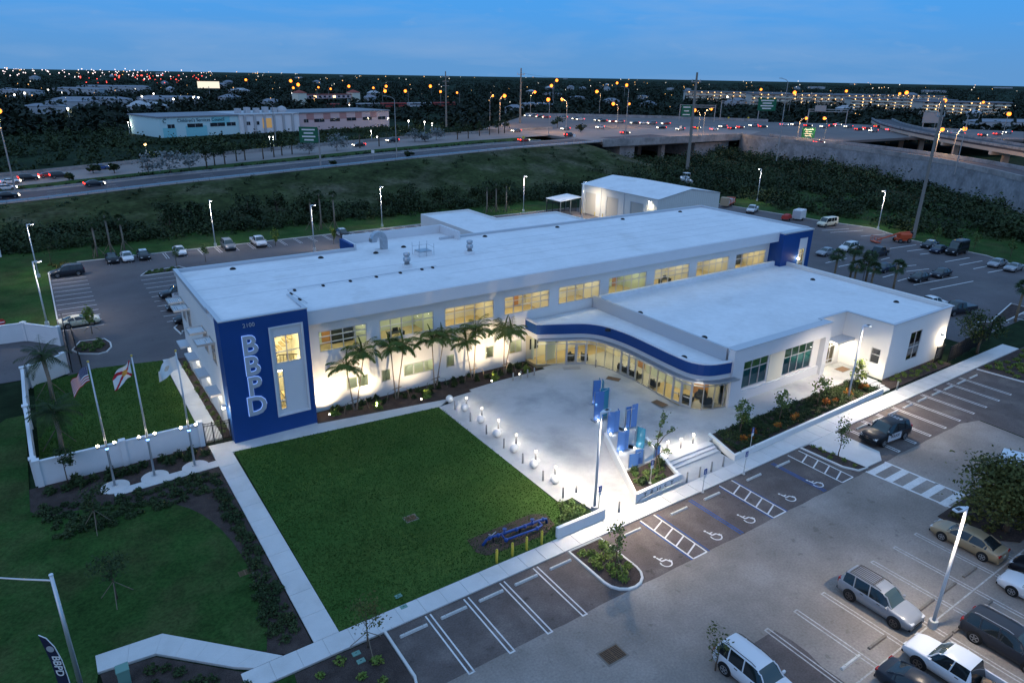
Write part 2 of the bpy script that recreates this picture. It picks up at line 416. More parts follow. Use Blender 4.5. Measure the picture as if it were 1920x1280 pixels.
# edge lines and lane dashes on the ramp
mb = MB()
for off in (1.5, 14.2):
    for i in range(60):
        x0, x1 = -130+6*i, -130+6*(i+1)
        mb.add([(x0, hwy(x0)+off, hwz(x0)+0.07), (x1, hwy(x1)+off, hwz(x1)+0.07), (x1, hwy(x1)+off+0.2, hwz(x1)+0.07), (x0, hwy(x0)+off+0.2, hwz(x0)+0.07)], [(0,1,2,3)])
for off in (5.6, 10.0):
    for i in range(30):
        x0 = -130+12*i; x1 = x0+3.2
        mb.add([(x0, hwy(x0)+off, hwz(x0)+0.07), (x1, hwy(x1)+off, hwz(x1)+0.07), (x1, hwy(x1)+off+0.2, hwz(x1)+0.07), (x0, hwy(x0)+off+0.2, hwz(x0)+0.07)], [(0,1,2,3)])
struct('ramp_road_markings', mb, M_paint_old)

# ------------------------------------------------------------------ parking lots
front_lot_old = struct('front_lot_aisle', MB().sheet([(-6,-40),(-6,8),(12,28),(74.2,27),(73.4,16),(76,4),(130,-10),(130,-40)], 0.0), M_asph_old)
mb = MB()
# the newer asphalt of the stalls, its seam a little ragged
rr = random.Random(5)
edge = [(12.4+k*1.6, 25.9+rr.uniform(-0.06, 0.06)-0.012*k*0.6) for k in range(int(61/1.6))]
mb.sheet([(12.4, 31.3), (130, 31.8), (130, -8), (76, 5), (73.6, 16), (74.2, 24.9)]+edge[::-1], 0.004)
struct('front_lot_stalls', mb, M_asph)
edge = [(32.4+rr.uniform(-0.25, 0.25)+0.03*k, 18.4-k*1.1) for k in range(12)]
edge2 = [(27.5-rr.uniform(0.0, 0.6)-0.25*k, 6-k*-1.1) for k in range(12)]
struct('front_lot_patch', MB().sheet([(29.0, 18.4)]+edge+[(31.0, 5.0), (24.5, 5.0), (26.2, 12.0)], 0.008), M_asph)
# lighter repair round the storm drain, tyre-dark patch and crack
back_lot = struct('back_lot', MB().sheet([(-0.9,84.6),(9.4,84.0),(9.4,80),(96,80),(96,36.2),(140,37.5),(147.5,49.5),(152.3,58),(153.2,74),(158.4,84.5),(155.5,96),(152,128),(113,139.4),(3.6,139.4),(3.4,134.6),(-0.9,133.8)], 0.0), M_asph_back)
struct('gate_drive', MB().sheet([(-9.5,86.2),(-0.9,85.8),(-0.9,100.8),(-9.5,99)], 0.0), M_asph_back)
struct('side_street', MB().sheet([(-16,60),(-7.6,79),(-9.5,86.2),(-9.5,99),(-12,150),(-30,150),(-30,60)], 0.002), M_asph_back)

# ------------------------------------------------------------------ lawns, beds, walks
def kerb_line(mb, pts, w=0.18, z0=-0.04, z1=0.13, closed=False, mi=0):
    pts = [Vector((p[0], p[1], 0)) for p in pts]; n = len(pts)
    segs = range(n if closed else n-1)
    nrm = []
    for i in range(n):
        a = pts[(i-1) % n] if (closed or i) else pts[i]; b = pts[(i+1) % n] if (closed or i < n-1) else pts[i]
        t = (b-a).normalized(); nrm.append(Vector((-t.y, t.x, 0)))
    vs = []
    for p, q in zip(pts, nrm):
        for d, z in ((-w/2, z0), (-w/2+0.01, z1-0.03), (-w/2+0.05, z1), (w/2-0.02, z1), (w/2, z0)):
            vs.append((p.x+q.x*d, p.y+q.y*d, z))
    fs = []
    for i in segs:
        j = (i+1) % n
        for k in range(4): fs.append((i*5+k, i*5+k+1, j*5+k+1, j*5+k))
    if not closed: fs += [(0,1,2,3,4), tuple((n-1)*5+k for k in (4,3,2,1,0))]
    return mb.add(vs, [f[::-1] for f in fs], mi)
def arc(cx, cy, r, a0, a1, n=7): return [(cx+r*math.cos(R(a0+(a1-a0)*k/n)), cy+r*math.sin(R(a0+(a1-a0)*k/n))) for k in range(n+1)]

L_TL, L_TR, L_BR, L_BL = (10.20, 58.0), (29.75, 56.2), (29.5, 33.2), (10.15, 32.72)
struct('front_lawn', MB().prism([L_TL, (20, 57.1), L_TR, (29.5, 36.4), (28.9, 35.2), (26.9, 33.2), (26.7, 32.70), L_BL], -0.05, 0.10), M_lawn)
struct('flag_yard_lawn', MB().prism([(-4.1, 60.95), (8.4, 60.95), (8.35, 83.9), (1.8, 85.3), (-4.1, 83.6)], -0.05, 0.09), M_lawn)
LC = [tuple(G(*q).xy) for q in ((85,972),(118,964),(150,957),(180,951),(210,947),(240,944),(270,943),(300,943),(330,947),(355,954),(378,965),(398,979),(416,995),(435,1016),(452,1040),(466,1064),(478,1090),(488,1115),(496,1140),(502,1180),(500,1222))]
struct('corner_lawn', MB().prism([(-14, 20), (-14, 62), (-6.5, 76), (-4.95, 76), (-4.95, 57.0)]+LC+[(5.6, 33.95), (1.3, 38.2), (-2.2, 38.4), (-2.2, 37.0), (-3.4, 30), (-2, 20)], -0.05, 0.085), M_turf2)
struct('corner_lawn_inner', MB().prism([(5.4, 31.1), (-3, 31.0), (-3, 20), (6.0, 20), (7.0, 31.1)], -0.05, 0.045), M_turf2)
struct('flag_bed', MB().prism([(-5.0, 60.6), (8.45, 60.6), (8.5, 32.75), (6.9, 32.75), (5.4, 34.0), (5.0, 38.5), (4.0, 48), (-5.0, 48), (-5.0, 55)], -0.05, 0.065), M_mulch)
struct('street_corner_bed', MB().prism([(-2.1, 36.9), (0.65, 36.6), (4.8, 32.5), (5.1, 31.3), (-1.6, 31.3)], -0.05, 0.07), M_mulch)
struct('lot_corner_bed', MB().prism([(6.9, 31.05), (12.3, 31.05), (12.3, 26.3), (10.2, 22), (6.8, 20), (6.2, 25)], -0.05, 0.07), M_mulch)
struct('facade_bed', MB().prism([(18.2, 61.6), (18.2, 59.25), (25, 58.3), (31.3, 57.45), (38.8, 57.95), (45.2, 57.75), (43.9, 58.7), (43.9, 61.6)], -0.05, 0.12), M_mulch)
struct('west_bed', MB().prism([(10.0, 61.2), (10.75, 61.2), (10.75, 83.5), (10.0, 83.5)], -0.05, 0.10), M_mulch)
struct('east_facade_bed', MB().prism([(73.5, 33.75), (87.0, 33.75), (87.0, 35.7), (75.3, 35.7), (73.9, 35.0)], -0.05, 0.12), M_mulch)
struct('entry_bed', MB().prism([(88.2, 31.3), (112, 31.6), (112, 24.2), (90.8, 24.2), (88.8, 26.2)], -0.05, 0.12), M_mulch)
struct('north_grass_strip', MB().prism([(-60, 139.6), (112, 139.7), (112, 159), (-60, 160)], -0.05, 0.06), M_turf2)
struct('west_grass_strip', MB().prism([(-9.3, 100.8), (-1.05, 101.2), (-1.05, 133.9), (3.3, 134.8), (3.3, 139.6), (-60, 139.6), (-12, 139)], -0.05, 0.05), M_turf2)
struct('east_grass_strip', MB().prism([(140.2,37.5),(147.7,49.5),(152.5,58),(153.4,74),(158.6,84.5),(155.7,96),(152.4,128),(200,128),(220,60),(200,20),(140,20)], -0.05, 0.04), M_turf2)
# kerbs of the lots and planted islands
mb = MB()
kerb_line(mb, [(12.45, 31.2), (12.45, 27.2), (12.0, 25.8), (10.6, 23.4), (9.5, 20)])
kerb_line(mb, [(-0.9, 133.9), (-0.9, 101.4)]); kerb_line(mb, [(112.4, 139.5), (3.5, 139.5), (3.5, 135.2), (2.6, 134.2), (-0.9, 133.9)])
kerb_line(mb, [(140, 37.5), (147.6, 49.5), (152.4, 58), (153.3, 74), (158.5, 84.5), (155.6, 96), (152.2, 128)])
kerb_line(mb, [(88.1, 31.4), (88.6, 27.0), (89.0, 25.6), (90.6, 24.15), (112, 24.15)])
struct('kerb', mb, M_kerb)
ISL = {
 'mid': ([(26.5, 31.0), (26.6, 27.6)]+arc(28.0, 27.3, 1.42, 190, 350)+[(29.4, 27.6), (29.1, 31.0)], 0),
 'west': (None, 0)}
def island(name, poly, m=M_mulch, z=0.10):
    mb = MB(); kerb_line(mb, poly, 0.2, closed=True); o = struct('kerb_island', mb, M_kerb)
    cx = sum(p[0] for p in poly)/len(poly); cy = sum(p[1] for p in poly)/len(poly)
    q = [(cx+(p[0]-cx)*0.97, cy+(p[1]-cy)*0.97) for p in poly]
    b = MB().prism(q, -0.05, z).build(name, m, o); return o
island('planting_bed', [(26.5, 31.1), (26.5, 27.3)]+arc(27.95, 27.3, 1.45, 180, 360, 8)+[(29.4, 31.1)])
w = [G(136,657), G(150,641), G(196,636), G(207,643), G(209,651), G(200,660), G(185,664), G(150,664)]
island('planting_bed', [(p.x, p.y) for p in w])
w = [G(264,518), G(275,510), G(336,500), (19.2, 124.5), (12.6, 124.2)]
island('planting_bed', [(p[0], p[1]) for p in w])
w = [G(327,615), G(338,606), G(352,608), (13.5, 93.6), (12.2, 93.2), G(341,628)]
island('planting_bed', [(p[0], p[1]) for p in w])
w = [G(1826,612), G(1836,604), G(1856,605), (121, 41), (121, 38.2), G(1846,622)]
island('planting_bed', [(p[0], p[1]) for p in w])
w = [(53.6, 31.3), (53.6, 26.6)]+arc(54.6, 26.4, 0.9, 180, 270, 4)+[(56.2, 25.7), (56.0, 28.0), (55.0, 31.3)]
island('planting_bed', [(53.7, 31.25), (53.9, 27.2), (54.5, 26.1), (55.6, 25.95), (55.5, 27.5), (54.9, 31.25)])
# ramp of the crossing beside that island
struct('crossing_ramp', MB().prism([(55.1, 31.3), (55.7, 26.0), (57.9, 25.95), (59.2, 26.9), (59.3, 31.4)], -0.05, 0.10), M_conc)

def slab_walk(name, a, b, wd, n, z=0.12, m=M_conc):
    """a sidewalk of n concrete slabs from a to b; (centre line), the slabs its children"""
    a, b = Vector((*a, 0)), Vector((*b, 0)); t = (b-a).normalized(); q = Vector((-t.y, t.x, 0)); ln = (b-a).length
    base = MB().prism([tuple((a+q*wd/2+q*-0.02).xy), tuple((a-q*wd/2+q*0.02).xy), tuple((b-q*wd/2+q*0.02).xy), tuple((b+q*wd/2-q*0.02).xy)], -0.05, z-0.03)
    o = struct(name, base, M_kerb)
    L = ln/n; me = MB().bevbox(-L/2+0.009, -wd/2, z-0.06, L/2-0.009, wd/2, z, 0.012).mesh('slab', m)
    an = math.atan2(t.y, t.x)
    for k in range(n):
        p = a+t*(L*(k+0.5)); link('slab', me, o, (p.x, p.y, rr.uniform(-0.003, 0.003)), an)
    return o
slab_walk('front_sidewalk', (4.4, 31.92), (46.4, 32.0), 1.46, 27)
slab_walk('front_sidewalk_east', (46.4, 32.22), (100.0, 32.6), 1.9, 30)
slab_walk('left_walk', (9.35, 32.67), (9.25, 58.2), 1.55, 11, 0.125)
def along(P, n):
    P = [Vector((*p, 0)) for p in P]; d = [0.0]
    for a, b in zip(P, P[1:]): d.append(d[-1]+(b-a).length)
    out = []
    for k in range(n+1):
        s = d[-1]*k/n; i = max(j for j in range(len(d)) if d[j] <= s+1e-6); i = min(i, len(P)-2); out.append(P[i].lerp(P[i+1], (s-d[i])/(d[i+1]-d[i])))
    return out
U_, W_ = along([(-2.2, 38.5), (1.28, 38.26)], 2)+along([(1.28, 38.26), (5.55, 33.9), (6.75, 32.68)], 5)[1:], along([(-2.2, 37.08), (0.7, 36.8)], 2)+along([(0.7, 36.8), (4.95, 32.62), (5.15, 32.66)], 5)[1:]
cw = struct('corner_walk', MB().prism([tuple(p.xy) for p in U_]+[tuple(p.xy) for p in W_[::-1]], -0.05, 0.085), M_kerb)
for k in range(7):
    q = [U_[k], U_[k+1], W_[k+1], W_[k]]; c_ = sum(q, Vector())/4; MB().prism([tuple((c_+(p-c_)*0.994).xy) for p in q], 0.03, 0.12).build('slab', M_conc, cw)
slab_walk('flag_walk', (0.6, 56.35), (8.5, 56.75), 1.05, 5, 0.117)
slab_walk('west_walk', (9.2, 61.2), (9.2, 84.0), 1.5, 8, 0.122)
struct('facade_walk', MB().prism([(8.5, 60.2), (8.5, 58.1), (10.2, 58.0), (20, 57.1), (29.75, 56.2), (31.4, 57.3), (25, 58.2), (18.15, 59.15), (18.15, 59.6)], -0.05, 0.125), M_conc)
for k, (x, y) in enumerate([(0.8, 57.6), (3.7, 57.5), (6.8, 57.4)]):
    struct('flagpole_pad', MB().cyl(x, y-0.25, -0.05, 0.128, 1.05, 24), M_conc)

# ------------------------------------------------------------------ plaza
def plaza_z(x, y):
    e = 1.0 if x > 40.6 else 0.0
    t = max(0.0, min(1.0, (y-38.0)/11.0)); t = t*t*(3-2*t)
    lx = 34.6+(y-32.8)*0.56                    # line of the sculpture wall
    s = max(0.0, min(1.0, (x-lx)/0.5)) if y < 43 else 0.0
    return 0.12+0.36*max(t*min(1.0, max(0.0, (x-29.6)/8.0)), s)
mb = MB(); xs = [29.6+0.5*k for k in range(54)]; ys = [32.7+0.5*k for k in range(54)]
idx = {}
def inside(x, y):
    if y < 36.2 and x < 31.5: return False
    if y < 33.4 and x < 31.4: return False
    if 36.15 > y and x > 40.3: return False
    if 35.0 > y and x > 39.9: return False
    if y < 36.6 and x > 47.4: return False
    if x > 47.4 and y < 36.9: return False
    top = 57.3+(x-31.3)*0.05 if x > 31.3 else 56.2
    if y > min(top, 58.2): return False
    if y > 36.5 and x > 75.6: return False
    return x < 56.2
for i in range(len(xs)-1):
    for j in range(len(ys)-1):
        cx, cy = xs[i]+0.25, ys[j]+0.25
        if not inside(cx, cy): continue
        f = []
        for a, b in ((i, j), (i+1, j), (i+1, j+1), (i, j+1)):
            if (a, b) not in idx:
                idx[(a, b)] = len(mb.v); mb.v.append((xs[a], ys[b], plaza_z(xs[a], ys[b])))
            f.append(idx[(a, b)])
        mb.f.append(tuple(f)); mb.mi.append(0)
struct('plaza', mb, M_plaza, True)
struct('plaza_apron', MB().prism([(30.9, 36.3), (31.35, 32.75), (34.6, 32.75), (34.9, 36.3)], -0.05, 0.119), M_plaza)
struct('terrace_walk', MB().prism([(55.5, 36.9), (75.2, 37.3), (75.2, 40.9), (55.5, 40.9)], -0.05, 0.475), M_plaza)
struct('step_landing', MB().prism([(39.75, 32.72), (46.55, 32.72), (46.6, 34.9), (41.0, 34.9)], -0.05, 0.122), M_plaza)
struct('sidewalk_back_edge', MB().prism([(31.2, 32.55), (46.6, 32.6), (46.6, 32.98), (39.6, 33.1), (31.2, 32.85)], -0.05, 0.114), M_conc)
st = struct('front_steps', MB().prism([(40.9, 34.7), (46.9, 34.7), (47.1, 36.4), (40.9, 36.4)], -0.05, 0.10), M_conc)
for k in range(3):
    MB().bevbox(40.85+0.06*k, 34.75+0.42*k, 0.0, 46.75+0.1*k, 36.3, 0.24+0.12*k-0.0, 0.02).build('step', M_conc, st)
st = struct('side_steps', MB().prism([(71.9, 33.8), (73.7, 33.8), (73.8, 36.9), (71.6, 36.9)], -0.05, 0.11), M_conc)
for k in range(3):
    MB().bevbox(71.75, 34.5+0.45*k, 0.0, 73.7, 37.0, 0.24+0.12*k, 0.02).build('step', M_conc, st)

# ------------------------------------------------------------------ painted markings
def line(mb, a, b, w=0.1, z=0.010):
    a, b = Vector((a[0], a[1], 0)), Vector((b[0], b[1], 0)); t = (b-a).normalized(); q = Vector((-t.y, t.x, 0))*w/2
    mb.add([(*(a-q).xy, z), (*(b-q).xy, z), (*(b+q).xy, z), (*(a+q).xy, z)], [(0,1,2,3)])
mb = MB()
def double(mb, x, y0, y1, gap=0.33, close=True):
    line(mb, (x-gap/2, y0), (x-gap/2, y1)); line(mb, (x+gap/2, y0), (x+gap/2, y1))
    if close: line(mb, (x-gap/2-0.05, y1), (x+gap/2+0.05, y1))
for px, py in ((802,1152.5), (875,1122.5), (942,1092), (1005,1065)):
    x = G(px, py).x; double(mb, x, 31.1, 25.75)
RS = [(590,655),(690,590),(800,540),(915,488),(1025,440),(1130,392),(1225,350),(1325,307),(1420,268)]
RX = [G(1440+a/4, 640+b/4).x for a, b in RS]
for x in RX: double(mb, x, 31.3, 26.0)
HATCH = [((1200,976),(1225,965),(1327,1034),(1301,1047)), ((1347,909),(1365,899),(1472,955),(1448,969)), ((1471,851),(1491,841),(1594,892),(1576,902))]
for h in HATCH:
    a, b, c, d = [G(*p) for p in h]
    x0, x1 = (a.x+d.x)/2, (b.x+c.x)/2
    if x1-x0 < 1.2: x1 = x0+1.5
    line(mb, (x0, 31.1), (x0, 25.8), 0.12); line(mb, (x1, 31.1), (x1, 25.8), 0.12); line(mb, (x0, 25.8), (x1, 25.8), 0.12)
    for k in range(1, 5): line(mb, (x0, 25.8+k*1.1-0.55), (x1, 25.8+k*1.1), 0.12)
# crossing: two side lines and five broad bars
line(mb, (55.0, 25.7), (55.6, 18.9), 0.22, 0.0125); line(mb, (58.0, 25.7), (58.4, 19.2), 0.22, 0.0125)
for k in range(5): line(mb, (55.1+0.06*k, 25.3-1.45*k), (58.0+0.06*k, 25.3-1.45*k), 0.62, 0.012)
# accessible-stall symbols
for px, py in ((1529,906), (1477,932), (1400,972), (1338,1003), (1244,1052)):
    p = G(px, py); s = 0.42
    def q(u, v): return (p.x+u*s, p.y+v*s)
    ring = [q(0.15+1.0*math.cos(a), -0.45+1.0*math.sin(a)) for a in [R(150+k*25) for k in range(10)]]
    for a, b in zip(ring, ring[1:]): line(mb, a, b, 0.10, 0.0118)
    line(mb, q(-0.35, 1.3), q(-0.2, 0.1), 0.13, 0.0122); line(mb, q(-0.25, 0.15), q(0.75, 0.1), 0.12, 0.0126); line(mb, q(0.7, 0.1), q(1.0, -0.75), 0.12, 0.0130)
    line(mb, q(0.95, -0.7), q(1.35, -0.62), 0.10, 0.0134); line(mb, q(-0.3, 0.75), q(0.45, 0.7), 0.09, 0.0138)
    mb.add([(*q(-0.42+0.26*math.cos(R(60*k)), 1.62+0.26*math.sin(R(60*k))), 0.0142) for k in range(6)], [tuple(range(6))])
struct('stall_markings', mb, M_paint)
mb = MB()
OX = [G(*p).x for p in ((1438,1180),(1492,1145),(1545,1113),(1633,1057),(1675,1028),(1710,1004))]
OX = [OX[0]+2.93*k for k in range(8)]
for k, x in enumerate(OX): double(mb, x, 13.35, 18.7, 0.30)
for k, x in enumerate(OX): double(mb, x+0.05, 13.25, 7.6, 0.30)
line(mb, (29, 13.3), (56, 13.38), 0.1, 0.0105)
struct('far_stall_markings', mb, M_paint_old)
mb = MB()
for a, b in (((1310,950),(1395,1002)), ((1440,866),(1528,930))):
    p, q = G(*a), G(*b); x = p.x
    line(mb, (x, 31.0), (x, 25.8), 0.14, 0.0096); line(mb, (x+0.25, 31.0), (x+0.25, 25.8), 0.14, 0.0096)
for h in HATCH[:2]:
    a, b, c, d = [G(*p) for p in h]; x0, x1 = (a.x+d.x)/2, (b.x+c.x)/2
    line(mb, (x0-0.14, 31.0), (x0-0.14, 25.75), 0.13, 0.0096); line(mb, (max(x1, x0+1.5)+0.14, 31.0), (max(x1, x0+1.5)+0.14, 25.75), 0.13, 0.0096)
struct('blue_stall_markings', mb, M_bluepaint)
mb = MB()
for k in range(13): line(mb, (-0.7, 101.4+k*2.45), (4.1, 101.4+k*2.45), 0.14)
for k in range(10): line(mb, (11.2, 98.2+k*2.6), (16.4, 98.2+k*2.6), 0.12)
for k in range(24):
    x = 8.2+k*3.02; double(mb, x, 139.2, 134.4, 0.4, False)
for row, ys0, x0, dx, n in ((0, (69.5, 64.4), 112, 2.9, 12),):
    pass
EL = [((1541,432),(1592,429)),((1557,436),(1618,432)),((1614,443),(1660,439)),((1668,466),(1718,459)),((1701,471),(1740,466)),((1725,477),(1765,472)),((1772,491),(1818,483)),((1799,497),(1842,489)),((1825,504),(1860,497)),((1852,511),(1890,504)),
      ((1548,493),(1588,484)),((1572,500),(1600,494)),((1652,487),(1668,483)),((1684,500),(1718,497)),((1699,509),(1742,504)),((1713,534),(1796,519)),((1744,543),(1825,527)),((1683,527),(1700,522)),((1655,520),(1676,514)),((1630,513),(1645,509))]
for a, b in EL:
    p, q = G(*a), G(*b); line(mb, (p.x, p.y), (q.x, q.y), 0.2)
for a, b in (((1892,595),(1903,592)), ((1878,600),(1892,605)), ((1910,585),(1920,589)), ((1905,597),(1920,600)), ((1858,603),(1870,607))):
    p, q = G(*a), G(*b); line(mb, (p.x, p.y), (q.x, q.y), 0.18)
struct('back_lot_markings', mb, M_paint)

# ------------------------------------------------------------------ the police building
M_blue = mat('blue_panel', (0.006, 0.052, 0.205), 0.6, var=0.08, vscale=0.35, fine=0.05, fscale=20.0, spec=0.3)
M_roof = mat('white_roof_membrane', (0.70, 0.71, 0.72), 0.7, var=0.07, vscale=0.25, fine=0.05, fscale=1.4, col2=(0.58, 0.575, 0.57), c2scale=0.22, c2lo=0.58, c2hi=0.80, spec=0.25)
M_coping = mat('grey_coping', (0.50, 0.52, 0.55), 0.45, metal=0.3, spec=0.4)
M_fascia = mat('white_fascia', (0.60, 0.61, 0.63), 0.7, var=0.03, vscale=0.4)
M_alu = mat('aluminium', (0.56, 0.57, 0.58), 0.38, metal=0.75)
M_frame = mat('window_frame', (0.50, 0.51, 0.52), 0.5, metal=0.2)
M_black = mat('black_rubber', (0.012, 0.012, 0.013), 0.7)
M_steel = mat('galvanised_steel', (0.42, 0.44, 0.47), 0.32, metal=0.85, fine=0.15, fscale=3.0)
M_glass = glassmat('clear_glass', (0.92, 0.96, 0.93), 0.07)
M_glass_green = glassmat('green_tinted_glass', (0.55, 0.80, 0.78), 0.12)
M_glass_dark = glassmat('dark_glass', (0.05, 0.06, 0.07), 0.2)
M_wall_in = mat('room_wall', (0.66, 0.61, 0.46), 0.9)
M_wall_green = mat('room_wall_green', (0.50, 0.55, 0.40), 0.9)
M_floor_in = mat('room_floor', (0.42, 0.33, 0.18), 0.6, var=0.08, vscale=1.5)
M_wood = mat('wood_door', (0.42, 0.20, 0.07), 0.55, var=0.15, vscale=2.0)
M_dark_in = mat('dark_furniture', (0.020, 0.026, 0.028), 0.6)
M_blind = mat('window_blind', (0.62, 0.66, 0.52), 0.9)
M_panel_light = glow('ceiling_light_panel', (1.0, 0.87, 0.58), 20.0)
M_panel_cool = glow('ceiling_light_panel_cool', (1.0, 0.94, 0.74), 17.0)
M_lobby_light = glow('lobby_light_panel', (1.0, 0.86, 0.54), 15.0)
M_wallpack = glow('wall_light_lens', (1.0, 0.86, 0.62), 60.0)
M_canopy_light = glow('canopy_light', (1.0, 0.90, 0.70), 14.0)

B = thing('police_building', 'long white two storey building with blue end tower and flat pale roof', 'building', (10.6, 59.4, 0))
B_OFF = Vector((10.6, 59.4, 0))
def bpart(mb, name, m, parent=None, smooth=False, label=None):
    p = B if parent is None else parent
    o = mb.build(name, m, p, smooth)
    o.location = (-B_OFF) if p is B else (0, 0, 0)
    if label: o['label'] = label
    return o
X0, X1, YF, YB, ZR = 10.75, 94.2, 61.5, 80.6, 11.0
UP = [(19.7,24.6),(25.97,32.07),(33.4,39.6),(41.0,47.3),(48.65,55.05),(56.45,62.9),(64.3,70.8),(72.25,78.8),(80.3,86.9)]
UZ = (6.3, 8.42)
LO = [(22.1,24.5,1.7,3.05),(25.85,26.95,1.7,3.05),(28.37,32.0,1.7,3.08),(33.45,34.55,1.6,3.08),(38.5,39.65,1.55,3.0),(41.7,43.55,1.4,3.05)]
holes = [(a, b, *UZ) for a, b in UP]+LO
mb = MB(); holes_wall(mb, 18.2, X1-6.5, 0.0, 10.9, holes, YF, YF+0.24)
bpart(mb, 'front_wall', M_white)
mb = MB(); mb.boxm(X0, 61.3, 0.0, X0+0.25, YB, 10.9); mb.boxm(X0, YB-0.25, 0.0, X1, YB, 10.9); mb.boxm(X1-0.25, 60.2, 0.0, X1, YB-0.25, 10.9)
bpart(mb, 'side_wall', M_white)
roof = bpart(MB().boxm(X0-0.05, 60.35, 10.72, X1+0.05, YB+0.1, ZR), 'roof', M_roof)
mb = MB(); mb.boxm(X0-0.12, 64.5, ZR, X0+0.30, YB+0.15, ZR+0.42); mb.boxm(X0+0.30, YB-0.20, ZR, 31.3, YB+0.15, ZR+0.36); mb.boxm(43.2, YB-0.20, ZR, X1+0.12, YB+0.15, ZR+0.30); mb.boxm(X1-0.28, 59.9, ZR, X1+0.12, YB-0.2, ZR+0.26)
bpart(mb, 'parapet', M_coping)
bpart(MB().boxm(18.22, 60.1, 9.75, 87.6, 60.62, 11.08), 'fascia', M_fascia)
bpart(MB().boxm(18.24, 60.62, 9.75, 87.6, 61.49, 9.95), 'soffit', M_white)
# raised service bay at the back
mb = MB(); mb.boxm(31.3, 84.3, 0, 45.6, 84.6, 12.1); mb.boxm(45.3, 79.2, 9, 45.6, 84.3, 12.1); mb.boxm(31.3, 80.7, 0, 31.6, 84.3, 11.7)
bpart(mb, 'service_bay_parapet', M_fascia)
bpart(MB().boxm(31.6, 80.4, 10.6, 45.3, 84.3, 10.98), 'service_bay_roof', M_roof)
bpart(MB().boxm(30.9, 80.75, 4.0, 31.29, 84.55, 11.72), 'service_bay_panel', M_blue)

def window(name, x0, x1, z0, z1, y, cols, rows, m_glass, parent=None, axis='x', fw=0.08, dep=0.10):
    """framed window; each pane a sub-part"""
    mb = MB(); g = 0.003
    def bx(a, b, c, d, e0=y-dep/2, e1=y+dep/2):
        if axis == 'x': mb.boxm(a, e0, c, b, e1, d)
        else: mb.boxm(e0, a, c, e1, b, d)
    a0, a1, c0, c1 = x0+g, x1-g, z0+g, z1-g
    bx(a0, a1, c0, c0+fw); bx(a0, a1, c1-fw, c1); bx(a0, a0+fw, c0+fw, c1-fw); bx(a1-fw, a1, c0+fw, c1-fw)
    xs = [a0]+[a0+(a1-a0)*c for c in cols]+[a1]; zs = [c0]+[c0+(c1-c0)*r for r in rows]+[c1]
    for xx in xs[1:-1]: bx(xx-fw/2, xx+fw/2, c0+fw, c1-fw, y-dep/2+0.003, y+dep/2-0.003)
    for zz in zs[1:-1]: bx(a0+fw, a1-fw, zz-fw/2, zz+fw/2, y-dep/2+0.006, y+dep/2-0.006)
    w = bpart(mb, name, M_frame, parent)
    for i in range(len(xs)-1):
        for k in range(len(zs)-1):
            p = MB()
            if axis == 'x': p.add([(xs[i]+0.02, y, zs[k]+0.02), (xs[i+1]-0.02, y, zs[k]+0.02), (xs[i+1]-0.02, y, zs[k+1]-0.02), (xs[i]+0.02, y, zs[k+1]-0.02)], [(0,1,2,3)])
            else: p.add([(y, xs[i]+0.02, zs[k]+0.02), (y, xs[i+1]-0.02, zs[k]+0.02), (y, xs[i+1]-0.02, zs[k+1]-0.02), (y, xs[i]+0.02, zs[k+1]-0.02)], [(3,2,1,0)])
            bpart(p, 'pane', m_glass, w)
    return w
def room(x0, x1, z0, z1, y0, dep, m_wall, m_light, doors=(), extra=None, seed=0, lw=0.5):
    """lit room behind a window: walls, floor, ceiling, its lamp and what stands in it"""
    y1 = y0+dep; mb = MB()
    mb.add([(x0,y1,z0),(x1,y1,z0),(x1,y1,z1),(x0,y1,z1)], [(0,1,2,3)], 0)
    mb.add([(x0,y0,z0),(x0,y1,z0),(x0,y1,z1),(x0,y0,z1)], [(0,1,2,3)], 0); mb.add([(x1,y0,z0),(x1,y1,z0),(x1,y1,z1),(x1,y0,z1)], [(3,2,1,0)], 0)
    mb.add([(x0,y0,z0),(x1,y0,z0),(x1,y1,z0),(x0,y1,z0)], [(0,1,2,3)], 1); mb.add([(x0,y0,z1),(x1,y0,z1),(x1,y1,z1),(x0,y1,z1)], [(3,2,1,0)], 0)
    r = bpart(mb, 'room', [m_wall, M_floor_in])
    p = MB(); ym = y0+dep*0.45; p.boxm(x0+0.5, ym-lw/2, z1-0.09, x1-0.5, ym+lw/2, z1-0.03); bpart(p, 'ceiling_lamp', m_light, r)
    for (a, w, hh) in doors: bpart(MB().boxm(a, y1-0.06, z0+0.01, a+w, y1-0.01, z0+hh), 'wood_door', M_wood, r)
    rr2 = random.Random(seed)
    if extra == 'desk':
        q = MB(); xx = x0+(x1-x0)*rr2.uniform(0.4, 0.7); q.boxm(xx-0.9, y0+1.4, z0+0.70, xx+0.9, y0+2.2, z0+0.76); q.boxm(xx-0.85, y0+1.45, z0, xx-0.80, y0+2.15, z0+0.70); q.boxm(xx+0.80, y0+1.45, z0, xx+0.85, y0+2.15, z0+0.70); q.boxm(xx-0.3, y0+1.9, z0+0.76, xx+0.3, y0+1.95, z0+1.2)
        bpart(q, 'desk', M_dark_in, r)
    if extra == 'rail':
        q = MB(); q.boxm(x0+0.1, y1-0.05, z0+0.85, x1-0.1, y1-0.015, z0+0.95); bpart(q, 'chair_rail', M_floor_in, r)
    if extra == 'shelf':
        q = MB(); a = x0+(x1-x0)*0.55; q.boxm(a, y1-0.5, z0, x1-0.15, y1-0.05, z0+2.3); bpart(q, 'shelving', M_dark_in, r)
    return r
dec = ['shelf', 'desk', 'rail', 'rail', 'rail', 'rail', 'desk', 'rail', 'shelf']
